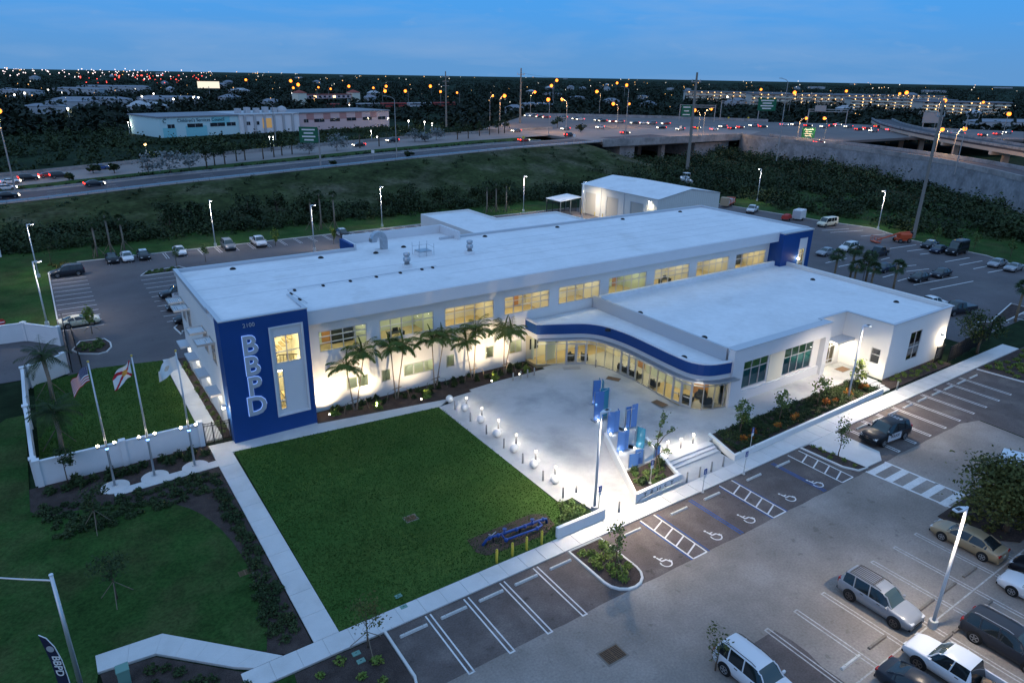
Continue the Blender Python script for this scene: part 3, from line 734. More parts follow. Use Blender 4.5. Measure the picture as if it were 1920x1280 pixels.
drs = [((1.75, 0.95),), ((0.15, 0.9),), ((0.1, 0.8),), ((4.6, 0.7),), ((0.7, 1.0),), ((0.9, 0.9), (5.1, 0.9)), ((2.2, 1.1),), ((3.2, 0.6),), ((1.4, 1.0),)]
for i, (a, b) in enumerate(UP):
    n = 4 if i == 0 else 5
    window('window', a, b, *UZ, YF+0.06, [k/n for k in range(1, n)], [0.66] if i % 3 else [0.42, 0.72], M_glass)
    room(a-0.2, b+0.2, 5.35, 8.95, YF+0.25, 4.2+0.5*(i % 2), M_wall_green if i in (0, 1, 5) else M_wall_in, M_panel_cool if i in (0, 1, 4, 5, 6, 7) else M_panel_light, [(a+d[0], d[1], 2.35) for d in drs[i]], dec[i], i)
for i, (a, b, c, d) in enumerate(LO):
    n = 2 if i in (0, 5) else (3 if i == 2 else 1)
    window('window', a, b, c, d, YF+0.06, [k/n for k in range(1, n)], [], M_glass)
    r = room(a-0.15, b+0.15, 0.9, 3.6, YF+0.25, 1.5, M_blind, M_panel_cool, lw=0.35)
# tower
TX0, TX1, TY, TZ = 10.6, 18.2, 59.4, 11.72
mb = MB(); holes_wall(mb, TX0, TX1, 0.0, TZ-0.10, [(14.75, 17.55, 1.83, 10.36)], TY, TY+0.3)
mb.boxm(TX0, TY+0.3, 0.0, TX0+0.3, 61.28, TZ-0.10); mb.boxm(TX1-0.3, TY+0.3, 0.0, TX1, YF+0.1, TZ-0.10)
bpart(mb, 'tower_wall', M_blue)
mb = MB(); mb.boxm(TX0-0.04, TY-0.05, TZ-0.10, TX1+0.04, TY+0.38, TZ); mb.boxm(TX0-0.04, TY+0.38, TZ-0.10, TX0+0.36, 64.4, TZ); mb.boxm(TX1-0.30, TY+0.38, TZ-0.10, TX1+0.04, 64.4, TZ)
bpart(mb, 'tower_coping', M_coping)
bpart(MB().boxm(TX0+0.36, TY+0.38, ZR+0.02, TX1-0.3, 64.6, TZ-0.14), 'tower_roof', M_roof)
UW, LW = (15.02, 17.31, 6.85, 9.50), (14.97, 15.57, 2.28, 6.30)
mb = MB(); holes_wall(mb, 14.78, 17.52, 1.86, 10.33, [UW, LW], TY+0.10, TY+0.2)
mb.boxm(14.62, TY-0.10, 1.70, 14.78, TY+0.2, 10.46); mb.boxm(17.52, TY-0.10, 1.70, 17.68, TY+0.2, 10.46); mb.boxm(14.78, TY-0.10, 10.33, 17.52, TY+0.2, 10.46); mb.boxm(14.78, TY-0.10, 1.70, 17.52, TY+0.2, 1.86)
bpart(mb, 'tower_window_surround', M_fascia)
window('window', *UW, TY+0.15, [0.47], [0.42], M_glass); window('window', *LW, TY+0.15, [], [0.22, 0.82], M_glass)
stair = room(14.3, 17.8, 0.3, 10.4, TY+0.34, 4.6, M_wall_in, M_panel_light, lw=1.4)
bpart(MB().boxm(14.6, TY+2.2, 5.2, 17.5, TY+3.2, 5.26), 'landing_lamp', M_panel_light, stair)
mb = MB()
for k in range(9):
    mb.boxm(14.4+0.34*k, TY+1.3, 1.2+0.42*k, 14.74+0.34*k, TY+2.6, 1.35+0.42*k); mb.boxm(14.4+0.34*k, TY+2.9, 5.5+0.30*k, 14.74+0.34*k, TY+4.2, 5.62+0.30*k)
bpart(mb, 'stair_flight', M_floor_in, stair)
mb = MB()
for k in range(10): mb.boxm(14.42+0.3*k, TY+1.0, 5.9+0.1*k, 14.46+0.3*k, TY+1.04, 6.95+0.1*k if k < 5 else 7.35-0.06*(k-5))
mb.tube([(14.4, TY+1.02, 6.95), (15.6, TY+1.02, 7.35), (17.3, TY+1.02, 7.05)], 0.04); mb.tube([(14.5, TY+1.1, 2.4), (15.5, TY+1.1, 2.9)], 0.03)
bpart(mb, 'stair_rail', M_black, stair)
# letters on the tower, lit from behind
M_letter = mat('steel_letter', (0.42, 0.45, 0.50), 0.45, metal=0.1)
M_halo = glow('letter_halo', (0.22, 0.42, 1.0), 1.1)
for ch, zc in (('B', 9.10), ('B', 7.17), ('P', 5.22), ('D', 3.30)):
    lt = text_mesh('letter_'+ch.lower(), ch, 2.45, 0.07, M_letter, B, Vector((12.88, TY-0.16, zc))-B_OFF, (R(90), 0, 0), bold=0.05, sx=0.98)
    hl = text_mesh('letter_back_glow', ch, 2.45, 0.012, M_halo, lt, (0, 0, -0.088), (0, 0, 0), bold=0.10)
text_mesh('street_number', '2100', 0.52, 0.03, M_letter, B, Vector((13.02, TY-0.04, 11.0))-B_OFF, (R(90), 0, 0))
# west front: upper windows with louvred shades, lit entrance canopies below
for k, yc in enumerate((78.2, 75.3, 67.4, 64.0)):
    mb = MB()
    for j in range(7): mb.box(X0-0.18-0.19*j, yc, 8.62, 0.13, 1.9, 0.03, ry=R(-18))
    mb.boxm(X0-1.45, yc-1.0, 8.50, X0, yc-0.95, 8.70); mb.boxm(X0-1.45, yc+0.95, 8.50, X0, yc+1.0, 8.70); mb.boxm(X0-1.5, yc-1.0, 8.50, X0-1.45, yc+1.0, 8.70)
    bpart(mb, 'sun_shade', M_alu)
    window('window', yc-0.8, yc+0.8, 6.3, 8.3, X0-0.02, [0.5], [0.6], M_glass_dark, axis='y')
for k, yc in enumerate((79.0, 74.6, 69.6, 64.6)):
    bpart(MB().boxm(X0-1.0, yc-1.2, 3.25, X0-0.01, yc+1.2, 3.45), 'entrance_canopy', M_coping)
    bpart(MB().boxm(X0-0.85, yc-0.9, 3.19, X0-0.2, yc+0.9, 3.245), 'canopy_lamp', M_canopy_light)
    bpart(MB().boxm(X0-0.05, yc-0.5, 0.1, X0-0.01, yc+0.5, 2.4), 'side_door', M_frame)
# far blue tower
mb = MB(); holes_wall(mb, 87.6, 94.5, 0.0, 10.9, [(91.6, 93.6, 2.2, 9.9)], 59.3, 59.55); mb.boxm(94.2, 59.55, 0.0, 94.5, 62.5, 10.9); mb.boxm(87.6, 59.55, 0.0, 87.85, 61.74, 10.9)
bpart(mb, 'far_tower_wall', M_blue)
bpart(MB().boxm(87.6, 59.2, 10.9, 94.55, 60.35, 11.1), 'far_tower_coping', M_coping)
mb = MB(); holes_wall(mb, 91.63, 93.57, 2.23, 9.87, [(91.95, 93.2, 3.0, 8.3)], 59.36, 59.46); bpart(mb, 'tower_window_surround', M_fascia)
window('window', 91.95, 93.2, 3.0, 8.3, 59.41, [0.5], [0.3, 0.6, 0.85], M_glass)
room(91.3, 93.9, 1.0, 9.9, 59.6, 2.4, M_wall_in, M_panel_light, lw=0.8)
bpart(MB().ball((91.3, 58.95, 7.0), 0.16), 'wall_light', M_wallpack)
# rear annex
mb = MB(); mb.boxm(64.3, 84, 0, 64.6, 127.8, 4.8); mb.boxm(64.6, 127.5, 0, 75.6, 127.8, 4.8); mb.boxm(75.3, 116.3, 0, 75.6, 127.5, 4.8); mb.boxm(75.6, 116.3, 0, 90.6, 116.6, 4.8); mb.boxm(90.3, 84, 0, 90.6, 116.3, 4.8)
bpart(mb, 'annex_wall', M_white)
bpart(MB().prism([(64.6, 81), (90.3, 81), (90.3, 116.3), (75.3, 116.3), (75.3, 127.5), (64.6, 127.5)], 4.2, 4.45), 'annex_roof', M_roof)
# ---- east wing
WG = [(54.0, 40.5), (70.2, 40.5), (70.2, 41.3), (75.3, 41.3), (75.3, 35.7), (88.5, 35.7), (89.4, 61.3), (54.0, 61.3)]
bpart(MB().prism([(54.2, 40.7), (70.4, 40.7), (70.4, 41.5), (75.5, 41.5), (75.5, 35.9), (88.2, 35.9), (89.1, 61.4), (54.2, 61.4)], 5.95, 6.18), 'wing_roof', M_roof)
WW = [(55.95, 60.45, 1.65, 5.02), (63.2, 68.3, 1.55, 4.85)]
mb = MB(); holes_wall(mb, 54.0, 70.2, 0.0, 6.1, WW, 40.5, 40.7); bpart(mb, 'wing_front_wall', M_white)
bpart(MB().boxm(60.6, 40.44, 1.5, 63.05, 40.497, 5.06), 'wing_cream_panel', M_cream)
mb = MB(); mb.boxm(53.9, 39.85, 5.06, 70.3, 40.494, 6.6); mb.boxm(69.5, 39.85, 0.0, 70.3, 40.494, 5.06); mb.boxm(53.9, 39.85, 0.0, 55.6, 40.494, 5.06); mb.boxm(55.6, 40.2, 0.0, 69.5, 40.494, 1.46)
bpart(mb, 'wing_front_surround', M_fascia)
mb = MB(); mb.boxm(53.9, 39.8, 6.6, 70.35, 40.9, 6.68); mb.boxm(70.0, 40.9, 6.6, 70.35, 41.2, 6.68); mb.boxm(70.0, 41.2, 6.6, 75.6, 41.55, 6.68); mb.boxm(75.2, 35.6, 6.6, 75.6, 41.2, 6.68); mb.boxm(75.6, 35.6, 6.6, 88.6, 35.98, 6.68)
bpart(mb, 'wing_coping', M_coping)
mb = MB(); mb.prism([(88.25, 35.98), (88.6, 35.98), (89.5, 61.3), (89.15, 61.3)], 0.0, 6.6); mb.prism([(88.2, 35.97), (88.62, 35.97), (89.52, 61.3), (89.1, 61.3)], 6.6, 6.69)
bpart(mb, 'wing_east_wall', M_white)
mb = MB(); mb.boxm(53.9, 40.9, 4.0, 54.2, 61.4, 6.62); bpart(mb, 'wing_west_parapet', M_coping)
mb = MB(); mb.boxm(54.2, 60.2, 6.0, 89.0, 60.6, 6.8); bpart(mb, 'wing_rear_upstand', M_roof)
mb = MB(); mb.boxm(70.3, 40.5, 0, 70.5, 41.3, 6.6); holes_wall(mb, 70.5, 75.3, 0.0, 6.6, [(72.3, 74.3, 0.48, 3.55)], 41.3, 41.5); bpart(mb, 'wing_recess_wall', M_white)
mb = MB(); holes_wall(mb, 35.7, 41.3, 0.0, 6.6, [(36.5, 37.62, 1.6, 3.45)], 75.3, 75.5, 'y'); bpart(mb, 'wing_return_wall', M_white)
mb = MB(); holes_wall(mb, 75.5, 88.25, 0.0, 6.6, [(79.65, 82.2, 1.4, 4.9)], 35.7, 35.9); bpart(mb, 'wing_outer_wall', M_white)
for a, b, c, d in WW: window('window', a, b, c, d, 40.58, [0.12, 0.41, 0.71] if a < 60 else [0.25, 0.5, 0.75], [0.62], M_glass_green)
for a, b, c, d in WW: bpart(MB().boxm(a+0.05, 40.66, c+0.05, b-0.05, 40.68, c+(d-c)*0.61), 'teal_reflection_sheet', mat('teal_reflection_sheet', (0.09, 0.30, 0.30), 0.7, var=0.25, vscale=0.8))  # teal reflection of the lower panes, put in as coloured sheets behind the glass
for a, b, c, d in WW: room(a-0.1, b+0.1, 0.6, 5.6, 40.75, 4.0, M_wall_green, glow('added_teal_glow', (0.5, 1.0, 0.9), 2.2))  # teal ceiling glow added out of view to brighten these panes
window('window', 79.65, 82.2, 1.4, 4.9, 35.78, [0.5], [0.45], M_glass_dark); window('window', 36.5, 37.62, 1.6, 3.45, 75.38, [], [0.58], M_glass_dark, axis='y')
window('glazed_door', 72.3, 74.3, 0.48, 3.55, 41.38, [0.5], [0.15, 0.72], glassmat('door_glass', (0.75, 0.68, 0.45), 0.1), fw=0.11)
room(71.9, 74.9, 0.45, 3.7, 41.55, 2.5, M_wall_in, glow('door_lamp', (1.0, 0.85, 0.5), 2.0))
cn = bpart(MB().boxm(71.9, 39.7, 3.62, 75.25, 41.25, 3.86), 'entrance_canopy', M_coping)
bpart(MB().boxm(72.2, 40.0, 3.56, 74.9, 41.0, 3.615), 'canopy_lamp', M_canopy_light)
for nm, p, d in (('wall_light', (71.5, 41.1, 3.1), (0, -1)), ('wall_light', (87.3, 35.5, 2.95), (0, -1)), ('wall_light', (10.25, 60.35, 3.4), (-1, 0))):
    wl = bpart(MB().box(p[0], p[1], p[2]+0.18, 0.36, 0.3, 0.14).box(p[0]-d[0]*0.12, p[1]-d[1]*0.12, p[2], 0.28 if d[1] else 0.04, 0.04 if d[1] else 0.28, 0.3), nm, M_coping)
    bpart(MB().ball((p[0]+d[0]*0.06, p[1]+d[1]*0.06, p[2]), 0.13, 8, 6), 'lens', M_wallpack, wl)
    lamp('wall_light_glow', 'POINT', tuple(Vector(p)+Vector((d[0]*0.42, d[1]*0.42, 0))-B_OFF), 330, (1.0, 0.80, 0.52), B, 0.12)
lamp('step_light_glow', 'POINT', tuple(Vector((74.9, 36.6, 1.15))-B_OFF), 60, (1.0, 0.85, 0.58), B, 0.06)
bpart(MB().boxm(75.2, 36.5, 1.05, 75.295, 36.75, 1.22), 'step_light', M_canopy_light)
# ---- curved glass lobby
LP = [(43.9, 61.3), (43.9, 59.1), (46.2, 57.9), (48.75, 56.5), (50.0, 54.75), (50.5, 52.2), (50.55, 49.9), (50.4, 47.0), (50.28, 44.4), (50.4, 42.1), (51.5, 40.75), (53.6, 40.2), (54.2, 40.15)]
def offs(path, d):
    P = [Vector((*p, 0)) for p in path]; out = []
    for i, p in enumerate(P):
        t = (P[min(i+1, len(P)-1)]-P[max(i-1, 0)]).normalized(); out.append((p.x+t.y*d, p.y-t.x*d))
    return out
def band(path, d0, d1, z0, z1):
    a, b = offs(path, d0), offs(path, d1); n = len(a); vs = []; fs = []
    for p, q in zip(a, b): vs += [(*p, z0), (*q, z0), (*q, z1), (*p, z1)]
    for i in range(n-1):
        for k in range(4): fs.append((4*i+k, 4*i+(k+1) % 4, 4*i+4+(k+1) % 4, 4*i+4+k))
    fs += [(0,3,2,1), tuple(4*(n-1)+k for k in range(4))]
    return MB().add(vs, [f[::-1] for f in fs])
def smooth_path(path, step):
    P = [Vector((*p, 0)) for p in path]; out = []
    for i in range(len(P)-1):
        p0, p1, p2, p3 = P[max(i-1, 0)], P[i], P[i+1], P[min(i+2, len(P)-1)]
        n = max(1, int((p2-p1).length/step))
        for k in range(n):
            t = k/n; q = 0.5*((2*p1)+(p2-p0)*t+(2*p0-5*p1+4*p2-p3)*t*t+(3*p1-p0-3*p2+p3)*t**3)
            out.append((q.x, q.y))
    out.append(tuple(P[-1].xy)); return out
CP = [LP[0]]+smooth_path(LP[1:], 0.45)
bpart(band(CP, -0.22, 0.12, 4.25, 5.42), 'lobby_blue_band', M_blue, smooth=False)
bpart(band(CP, -0.26, 0.18, 5.42, 5.52), 'lobby_coping', M_fascia)
bpart(band(CP, -0.20, 0.06, 3.62, 4.24), 'lobby_header', M_fascia)
inner = offs(CP, -0.2)
bpart(MB().prism(inner+[(54.0, 61.3)], 4.9, 5.15), 'lobby_roof', M_roof)
bpart(MB().prism(offs(CP, -0.05)+[(54.0, 61.3)], 0.1, 0.47), 'lobby_floor', M_floor_in)
bpart(MB().prism(inner+[(54.0, 61.3)], 3.78, 3.84), 'lobby_ceiling', M_blind)
mb = MB()
for k in range(7):
    d = 0.18+0.13*k; mb2 = band(CP[1:], d, d+0.075, 3.80+0.012*k, 3.83+0.012*k); mb.add(mb2.v, mb2.f)
sh = bpart(mb, 'lobby_sun_canopy', M_steel)
mb2 = band(CP[1:], 1.06, 1.14, 3.78, 3.98); bpart(mb2, 'canopy_edge', M_alu, sh)
# mullions, panes and doors along the curve
tot = 0.0; samples = []; nextd = 0.0
SP = smooth_path(LP[1:], 0.05); acc = 0.0; posts = [SP[0]]
for a, b in zip(SP, SP[1:]):
    acc += math.dist(a, b)
    if acc >= 1.13: posts.append(b); acc = 0.0
posts.append(SP[-1])
DOORS = (3, 4, 9, 10, 16, 17)
mb = MB()
for i, p in enumerate(posts):
    q = posts[min(i+1, len(posts)-1)]; a = posts[max(i-1, 0)]; an = math.atan2(q[1]-a[1], q[0]-a[0])
    wd = 0.16 if i in (3, 5, 9, 11, 16, 18) else 0.07
    mb.box(p[0], p[1], 2.05, wd, 0.14, 3.14, an)
for a, b in zip(posts, posts[1:]):
    an = math.atan2(b[1]-a[1], b[0]-a[0]); c = ((a[0]+b[0])/2, (a[1]+b[1])/2); ln = math.dist(a, b)
    for z in (0.53, 3.05, 3.58): mb.box(c[0], c[1], z, ln, 0.09, 0.09, an)
lf = bpart(mb, 'lobby_glazing', M_alu)
for i, (a, b) in enumerate(zip(posts, posts[1:])):
    for z0, z1 in ((0.55, 3.03), (3.07, 3.56)):
        bpart(MB().add([(*a, z0), (*b, z0), (*b, z1), (*a, z1)], [(0,1,2,3)]), 'pane', M_glass, lf)
    if i in DOORS:
        an = math.atan2(b[1]-a[1], b[0]-a[0]); u = Vector((math.cos(an), math.sin(an), 0)); c = Vector(((a[0]+b[0])/2, (a[1]+b[1])/2, 0)); h = math.dist(a, b)/2-0.09
        q = MB()
        for s in (-1, 1): e_ = c+u*s*h; q.box(e_.x, e_.y, 1.75, 0.13, 0.07, 2.45, an)
        for z, hh in ((0.62, 0.24), (1.55, 0.09), (2.95, 0.12)): q.box(c.x, c.y, z, 2*h-0.13, 0.065, hh, an)
        d = bpart(q, 'entrance_door', M_alu); e_ = c+u*h*0.7*(1 if i in (3, 9, 16) else -1)
        bpart(MB().box(e_.x+u.y*0.09, e_.y-u.x*0.09, 1.55, 0.05, 0.05, 0.5, an), 'door_handle', M_black, d)
# lobby inside
mb = MB(); mb.boxm(43.95, 61.2, 0.47, 53.9, 61.28, 3.78); mb.boxm(53.75, 41.0, 0.47, 53.85, 61.2, 3.78)
li = bpart(mb, 'lobby_inner_wall', M_wall_in)
bpart(MB().boxm(44.6, 60.7, 0.47, 44.7, 61.15, 3.7), 'lobby_partition', M_blind, li)
bpart(MB().boxm(45.6, 59.6, 0.47, 47.0, 59.75, 3.2), 'lobby_partition', M_blind, li)
bpart(MB().boxm(44.4, 61.12, 1.6, 45.6, 61.18, 2.9), 'wall_screen', M_dark_in, li); bpart(MB().boxm(47.4, 61.12, 1.7, 48.6, 61.18, 2.7), 'wall_screen', M_dark_in, li)
bpart(MB().boxm(53.66, 42.4, 0.47, 53.745, 44.6, 3.3), 'wood_panel', M_wood, li); bpart(MB().boxm(53.66, 51.6, 0.47, 53.745, 52.6, 2.7), 'wood_panel', M_wood, li)
bpart(MB().boxm(53.68, 45.4, 1.1, 53.745, 50.8, 2.6), 'service_window', M_wall_green, li); bpart(MB().boxm(53.2, 45.4, 0.47, 53.66, 50.8, 1.5), 'service_counter', M_blind, li)
for k, (x, y) in enumerate([(45.6, 60.4), (48.2, 59.6), (50.6, 58.4), (52.2, 55.6), (52.2, 52.4), (52.2, 49.2), (52.2, 46.0), (52.3, 43.0)]):
    bpart(MB().boxm(x-0.55, y-0.55, 3.70, x+0.55, y+0.55, 3.76), 'ceiling_lamp', M_lobby_light, li)
M_chair = mat('lobby_chair_leather', (0.018, 0.024, 0.026), 0.5)
def armchair(x, y, a, lab):
    t = thing('armchair', lab, 'armchair', (x, y, 0.47), a, 'armchairs in the lobby')
    MB().bevbox(-0.40, -0.38, 0.18, 0.40, 0.38, 0.46, 0.05).build('seat', M_chair, t); MB().bevbox(-0.42, 0.28, 0.2, 0.42, 0.46, 0.92, 0.05).build('backrest', M_chair, t)
    for s in (-1, 1):
        MB().bevbox(s*0.46-0.08, -0.38, 0.18, s*0.46+0.08, 0.44, 0.64, 0.04).build('armrest', M_chair, t)
        for yy in (-0.32, 0.38): MB().cyl(s*0.44, yy, 0.0, 0.18, 0.025, 6).build('leg', M_steel, t)
for k, (x, y, a) in enumerate([(48.3, 58.1, 0.4), (49.6, 57.3, 0.9), (51.3, 52.6, 1.5), (51.3, 51.4, 1.5), (51.3, 50.2, 1.5), (51.3, 47.6, 1.5), (51.5, 43.0, 1.9), (52.6, 41.6, 2.8), (53.1, 42.8, -1.2)]): armchair(x, y, a, f'dark lobby armchair behind the glass, {nth(k)} from the double doors')
# ---- on the roof
def rpart(mb, name, m, smooth=False, label=None): return bpart(mb, name, m, None, smooth, label)
for k, (x, y, z) in enumerate([(26.4,78.9,ZR),(37.2,79.0,ZR),(61.8,79.1,ZR),(74.4,78.9,ZR),(87.2,79.0,ZR),(16.4,78.9,ZR),(32.9,77.8,ZR),(49.4,79.1,ZR),(55.1,54.4,6.18),(55.2,44.9,6.18),(85.5,52.5,6.18),(85.4,40.9,6.18),(49.9,54.0,5.15),(51.2,43.9,5.15)]):
    d = rpart(MB().lathe((x, y, z), None, [(0.34, 0.0), (0.34, 0.04), (0.24, 0.16), (0.1, 0.22)], 12), 'roof_drain', M_black)
for x, y in ((33.3, 70.0), (42.7, 71.9)):
    v = rpart(MB().boxm(x-0.45, y-0.45, ZR, x+0.45, y+0.45, ZR+0.35), 'roof_vent', M_roof)
    bpart(MB().lathe((x, y, ZR+0.35), None, [(0.30, 0), (0.30, 0.35), (0.42, 0.4), (0.42, 0.75), (0.30, 0.8), (0.30, 1.0), (0.38, 1.02), (0.38, 1.28), (0.1, 1.38)], 14), 'vent_cowl', M_steel, v, True)
x, y = 33.9, 78.4
v = rpart(MB().boxm(x-0.7, y-0.5, ZR, x+0.7, y+0.5, ZR+0.3), 'gooseneck_duct', M_roof)
mb = MB(); prof = [(0.75*math.cos(a), 0.75+0.75*math.sin(a)*1.25) for a in [R(180*k/9) for k in range(10)]]
pts = [(x+0.35, y, ZR+0.3)]+[(x-0.35+p[0]*0.95, y, ZR+0.55+p[1]) for p in prof]
vs = []; fs = []
for i, p in enumerate(pts):
    nn = Vector((1, 0, 0)) if i == 0 else Vector((math.cos(R(180*(i-1)/9)), 0, math.sin(R(180*(i-1)/9))))
    for s, w in ((-1, -0.45), (1, -0.45), (1, 0.45), (-1, 0.45)): vs.append((p[0]+nn.x*0.34*s, y+w, p[2]+nn.z*0.34*s))
for i in range(len(pts)-1):
    for k in range(4): fs.append((4*i+k, 4*i+(k+1) % 4, 4*i+4+(k+1) % 4, 4*i+4+k))
bpart(MB().add(vs, fs), 'duct_bend', M_steel, v)
x, y = 37.5, 74.2
v = rpart(MB().boxm(x-0.85, y-0.75, ZR, x+0.85, y+0.75, ZR+0.5), 'roof_hatch', M_roof)
bpart(MB().boxm(x-0.8, y-0.7, ZR+0.5, x+0.8, y+0.7, ZR+0.62), 'hatch_lid', M_steel, v)
mb = MB()
for sx in (-1, 0, 1):
    for sy in (-1, 1): mb.tube([(x+sx*1.0, y+sy*0.9, ZR), (x+sx*1.0, y+sy*0.9, ZR+1.5)], 0.025, 5)
mb.tube([(x-1.0, y+0.9, ZR+1.05), (x+1.0, y+0.9, ZR+1.05)], 0.02, 5); mb.tube([(x+1.0, y-0.9, ZR+1.05), (x+1.0, y+0.9, ZR+1.05)], 0.02, 5)
bpart(mb, 'hatch_rail', M_steel, v)
v = rpart(MB().tube([(19.2, 62.4, ZR+0.18), (18.9, 67.5, ZR+0.18), (36.1, 68.3, ZR+0.18)], 0.035, 6), 'roof_pipe', M_coping)
for k, (x, y) in enumerate([(19.1, 64.2), (18.95, 66.4), (19.6, 67.4), (22.6, 67.55), (25.6, 67.7), (28.6, 67.85), (31.5, 68.0), (34.2, 68.1), (35.6, 68.2)]):
    bpart(MB().boxm(x-0.11, y-0.22, ZR, x+0.11, y+0.22, ZR+0.15), 'pipe_support', M_black, v)
mb = MB()
for x0, y0, x1, y1 in ((11.4, 68.6, 93, 67.9), (36, 65.2, 87, 64.9), (11.4, 76.4, 30, 76.3), (46, 73.4, 92, 73.2), (11.4, 72.4, 46, 71.2), (46, 71.2, 92, 70.4), (11.4, 64.7, 20, 64.6), (50, 76.2, 90, 76.0), (20, 75.6, 31, 75.4)):
    t = Vector((x1-x0, y1-y0, 0)); ln = t.length; mb.box((x0+x1)/2, (y0+y1)/2, ZR+0.006, ln, 0.07, 0.012, math.atan2(t.y, t.x))
rpart(mb, 'roof_seam', M_coping)

# ------------------------------------------------------------------ lamps, posts, walls and the other furniture of the place
M_pole = mat('white_pole', (0.62, 0.63, 0.65), 0.5, spec=0.4)
M_led = glow('led_lens', (1.0, 0.95, 0.86), 30.0)
M_concpost = mat('concrete_post', (0.34, 0.33, 0.32), 0.85, fine=0.1, fscale=20)
M_ballw = mat('white_concrete_ball', (0.70, 0.69, 0.67), 0.7, fine=0.04, fscale=20)
M_boltop = glow('bollard_lens', (1.0, 0.90, 0.72), 9.0)
M_bronze = mat('bronze_metal', (0.23, 0.19, 0.15), 0.5, metal=0.5)
M_blackmetal = mat('black_metal', (0.010, 0.010, 0.011), 0.5, spec=0.4)
M_yellow = mat('yellow_paint', (0.62, 0.46, 0.05), 0.6, fine=0.06, fscale=6.0)
M_bluepipe = mat('blue_pipe_paint', (0.012, 0.055, 0.23), 0.45, fine=0.1, fscale=8.0)
M_stop = mat('wheel_stop_concrete', (0.50, 0.49, 0.47), 0.9, fine=0.14, fscale=10.0, var=0.1, vscale=1.5)
M_stop_old = mat('old_wheel_stop', (0.18, 0.155, 0.135), 0.9, fine=0.2, fscale=8.0)
M_signblue = mat('sign_blue', (0.012, 0.045, 0.24), 0.5)
M_signwhite = mat('sign_white', (0.72, 0.72, 0.72), 0.5)
M_signred = mat('sign_red', (0.42, 0.018, 0.020), 0.5)
M_signgreen = mat('sign_green', (0.004, 0.105, 0.055), 0.5)
M_rust = mat('rusty_iron', (0.14, 0.085, 0.05), 0.85, fine=0.3, fscale=12.0)
M_utilgreen = mat('utility_green', (0.13, 0.26, 0.22), 0.6)

def light_pole(x, y, h, ang, label, energy=1500, off=0.0):
    t = thing('parking_lamp', label, 'lamp post', (x, y, 0), ang, 'white parking lot lamp posts')
    MB().cyl(0, 0, -0.02, 0.55, 0.26, 14).build('base', M_conc, t)
    MB().cyl(0, 0, 0.55, h, 0.105, 12, 0.075).build('pole', M_pole, t, True)
    hd = MB().add([(0.06, -0.10, h-0.14), (0.06, 0.10, h-0.14), (0.06, 0.10, h-0.02), (0.06, -0.10, h-0.02), (0.45, -0.2, h-0.12), (0.45, 0.2, h-0.12), (0.45, 0.2, h), (0.45, -0.2, h), (1.0, -0.16, h-0.10), (1.0, 0.16, h-0.10), (1.0, 0.16, h-0.02), (1.0, -0.16, h-0.02)],
                  [(0,3,2,1), (0,1,5,4), (3,7,6,2), (0,4,7,3), (1,2,6,5), (4,5,9,8), (7,11,10,6), (4,8,11,7), (5,6,10,9), (8,9,10,11)]).build('lamp_head', M_pole, t)
    MB().boxm(0.5, -0.12, h-0.01, 0.85, 0.12, h+0.015).build('head_cover', M_blackmetal, hd)
    MB().boxm(0.45, -0.13, h-0.135, 0.92, 0.13, h-0.121).build('lens', M_led, hd)
    lamp('lamp_light', 'SPOT', (0.9, 0, h-0.16), energy, (1.0, 0.83, 0.62), t, 0.16, (0.9, 0, 0), R(160), 1.0)
    return t
PL = [(31.23, 33.9, 8.6, 0.15, 'white lamp post with slim head between low wall and planter', 10000), (40.97, 13.18, 8.8, 2.9, 'white lamp post rising between the two rows of old stalls', 3400),
      (66.45, 34.5, 8.6, -0.3, 'white lamp post in hedge bed before the east wing', 9000), (-2.1, 104.6, 8.6, 0.0, 'white lamp post on grass beside the parked white coupe', 2600),
      (-2.27, 131.6, 8.6, 0.0, 'white lamp post on grass by the far west lot corner', 2600), (26.55, 140.2, 8.8, -1.5, 'white lamp post at north kerb behind silver sedan', 2600),
      (41.5, 127.2, 8.6, 0.1, 'white lamp post standing in back lot near the white pickup', 2600), (61.6, 141.3, 8.8, -1.4, 'white lamp post on grass strip behind the low annex', 2600),
      (99.3, 141.0, 8.8, -1.5, 'white lamp post between embankment and metal warehouse', 2600), (106.4, 126.9, 8.6, 0.2, 'white lamp post before the warehouse roller doors', 7000),
      (166.0, 122.7, 8.8, 2.8, 'white lamp post behind warehouse near white truck', 2200), (158.2, 83.4, 8.8, 2.9, 'white lamp post at east lot beside orange lift basket', 3200)]
for a in PL: light_pole(*a)

# bollard lights of the plaza, stone balls and steel posts between them
def bollard(x, y, z, label, energy=95):
    t = thing('bollard_light', label, 'bollard light', (x, y, z), 0, 'lit bollards on the plaza')
    MB().cyl(0, 0, -0.03, 0.012, 0.42, 20).build('footing', M_conc, t)
    MB().cyl(0, 0, 0.012, 0.86, 0.095, 14).build('post', M_concpost, t, True)
    MB().cyl(0, 0, 0.86, 1.02, 0.08, 14).build('lens', M_boltop, t, True)
    MB().lathe((0, 0, 1.02), None, [(0.10, 0), (0.11, 0.02), (0.10, 0.06), (0.02, 0.085)], 14).build('cap', M_concpost, t)
    for k in range(3):
        a = 2*math.pi*k/3+0.5
        lamp('lens_light', 'POINT', (0.13*math.cos(a), 0.13*math.sin(a), 0.99), energy/3, (1.0, 0.88, 0.68), t, 0.04)
    return t
BL = [(32.0, 54.7), (32.1, 51.9), (32.1, 48.9), (31.95, 45.7), (31.75, 42.4), (31.68, 39.5), (31.62, 36.6)]
for k, (x, y) in enumerate(BL): bollard(x, y, plaza_z(x, y), f'lit bollard beside the lawn, {nth(k)} from the building')
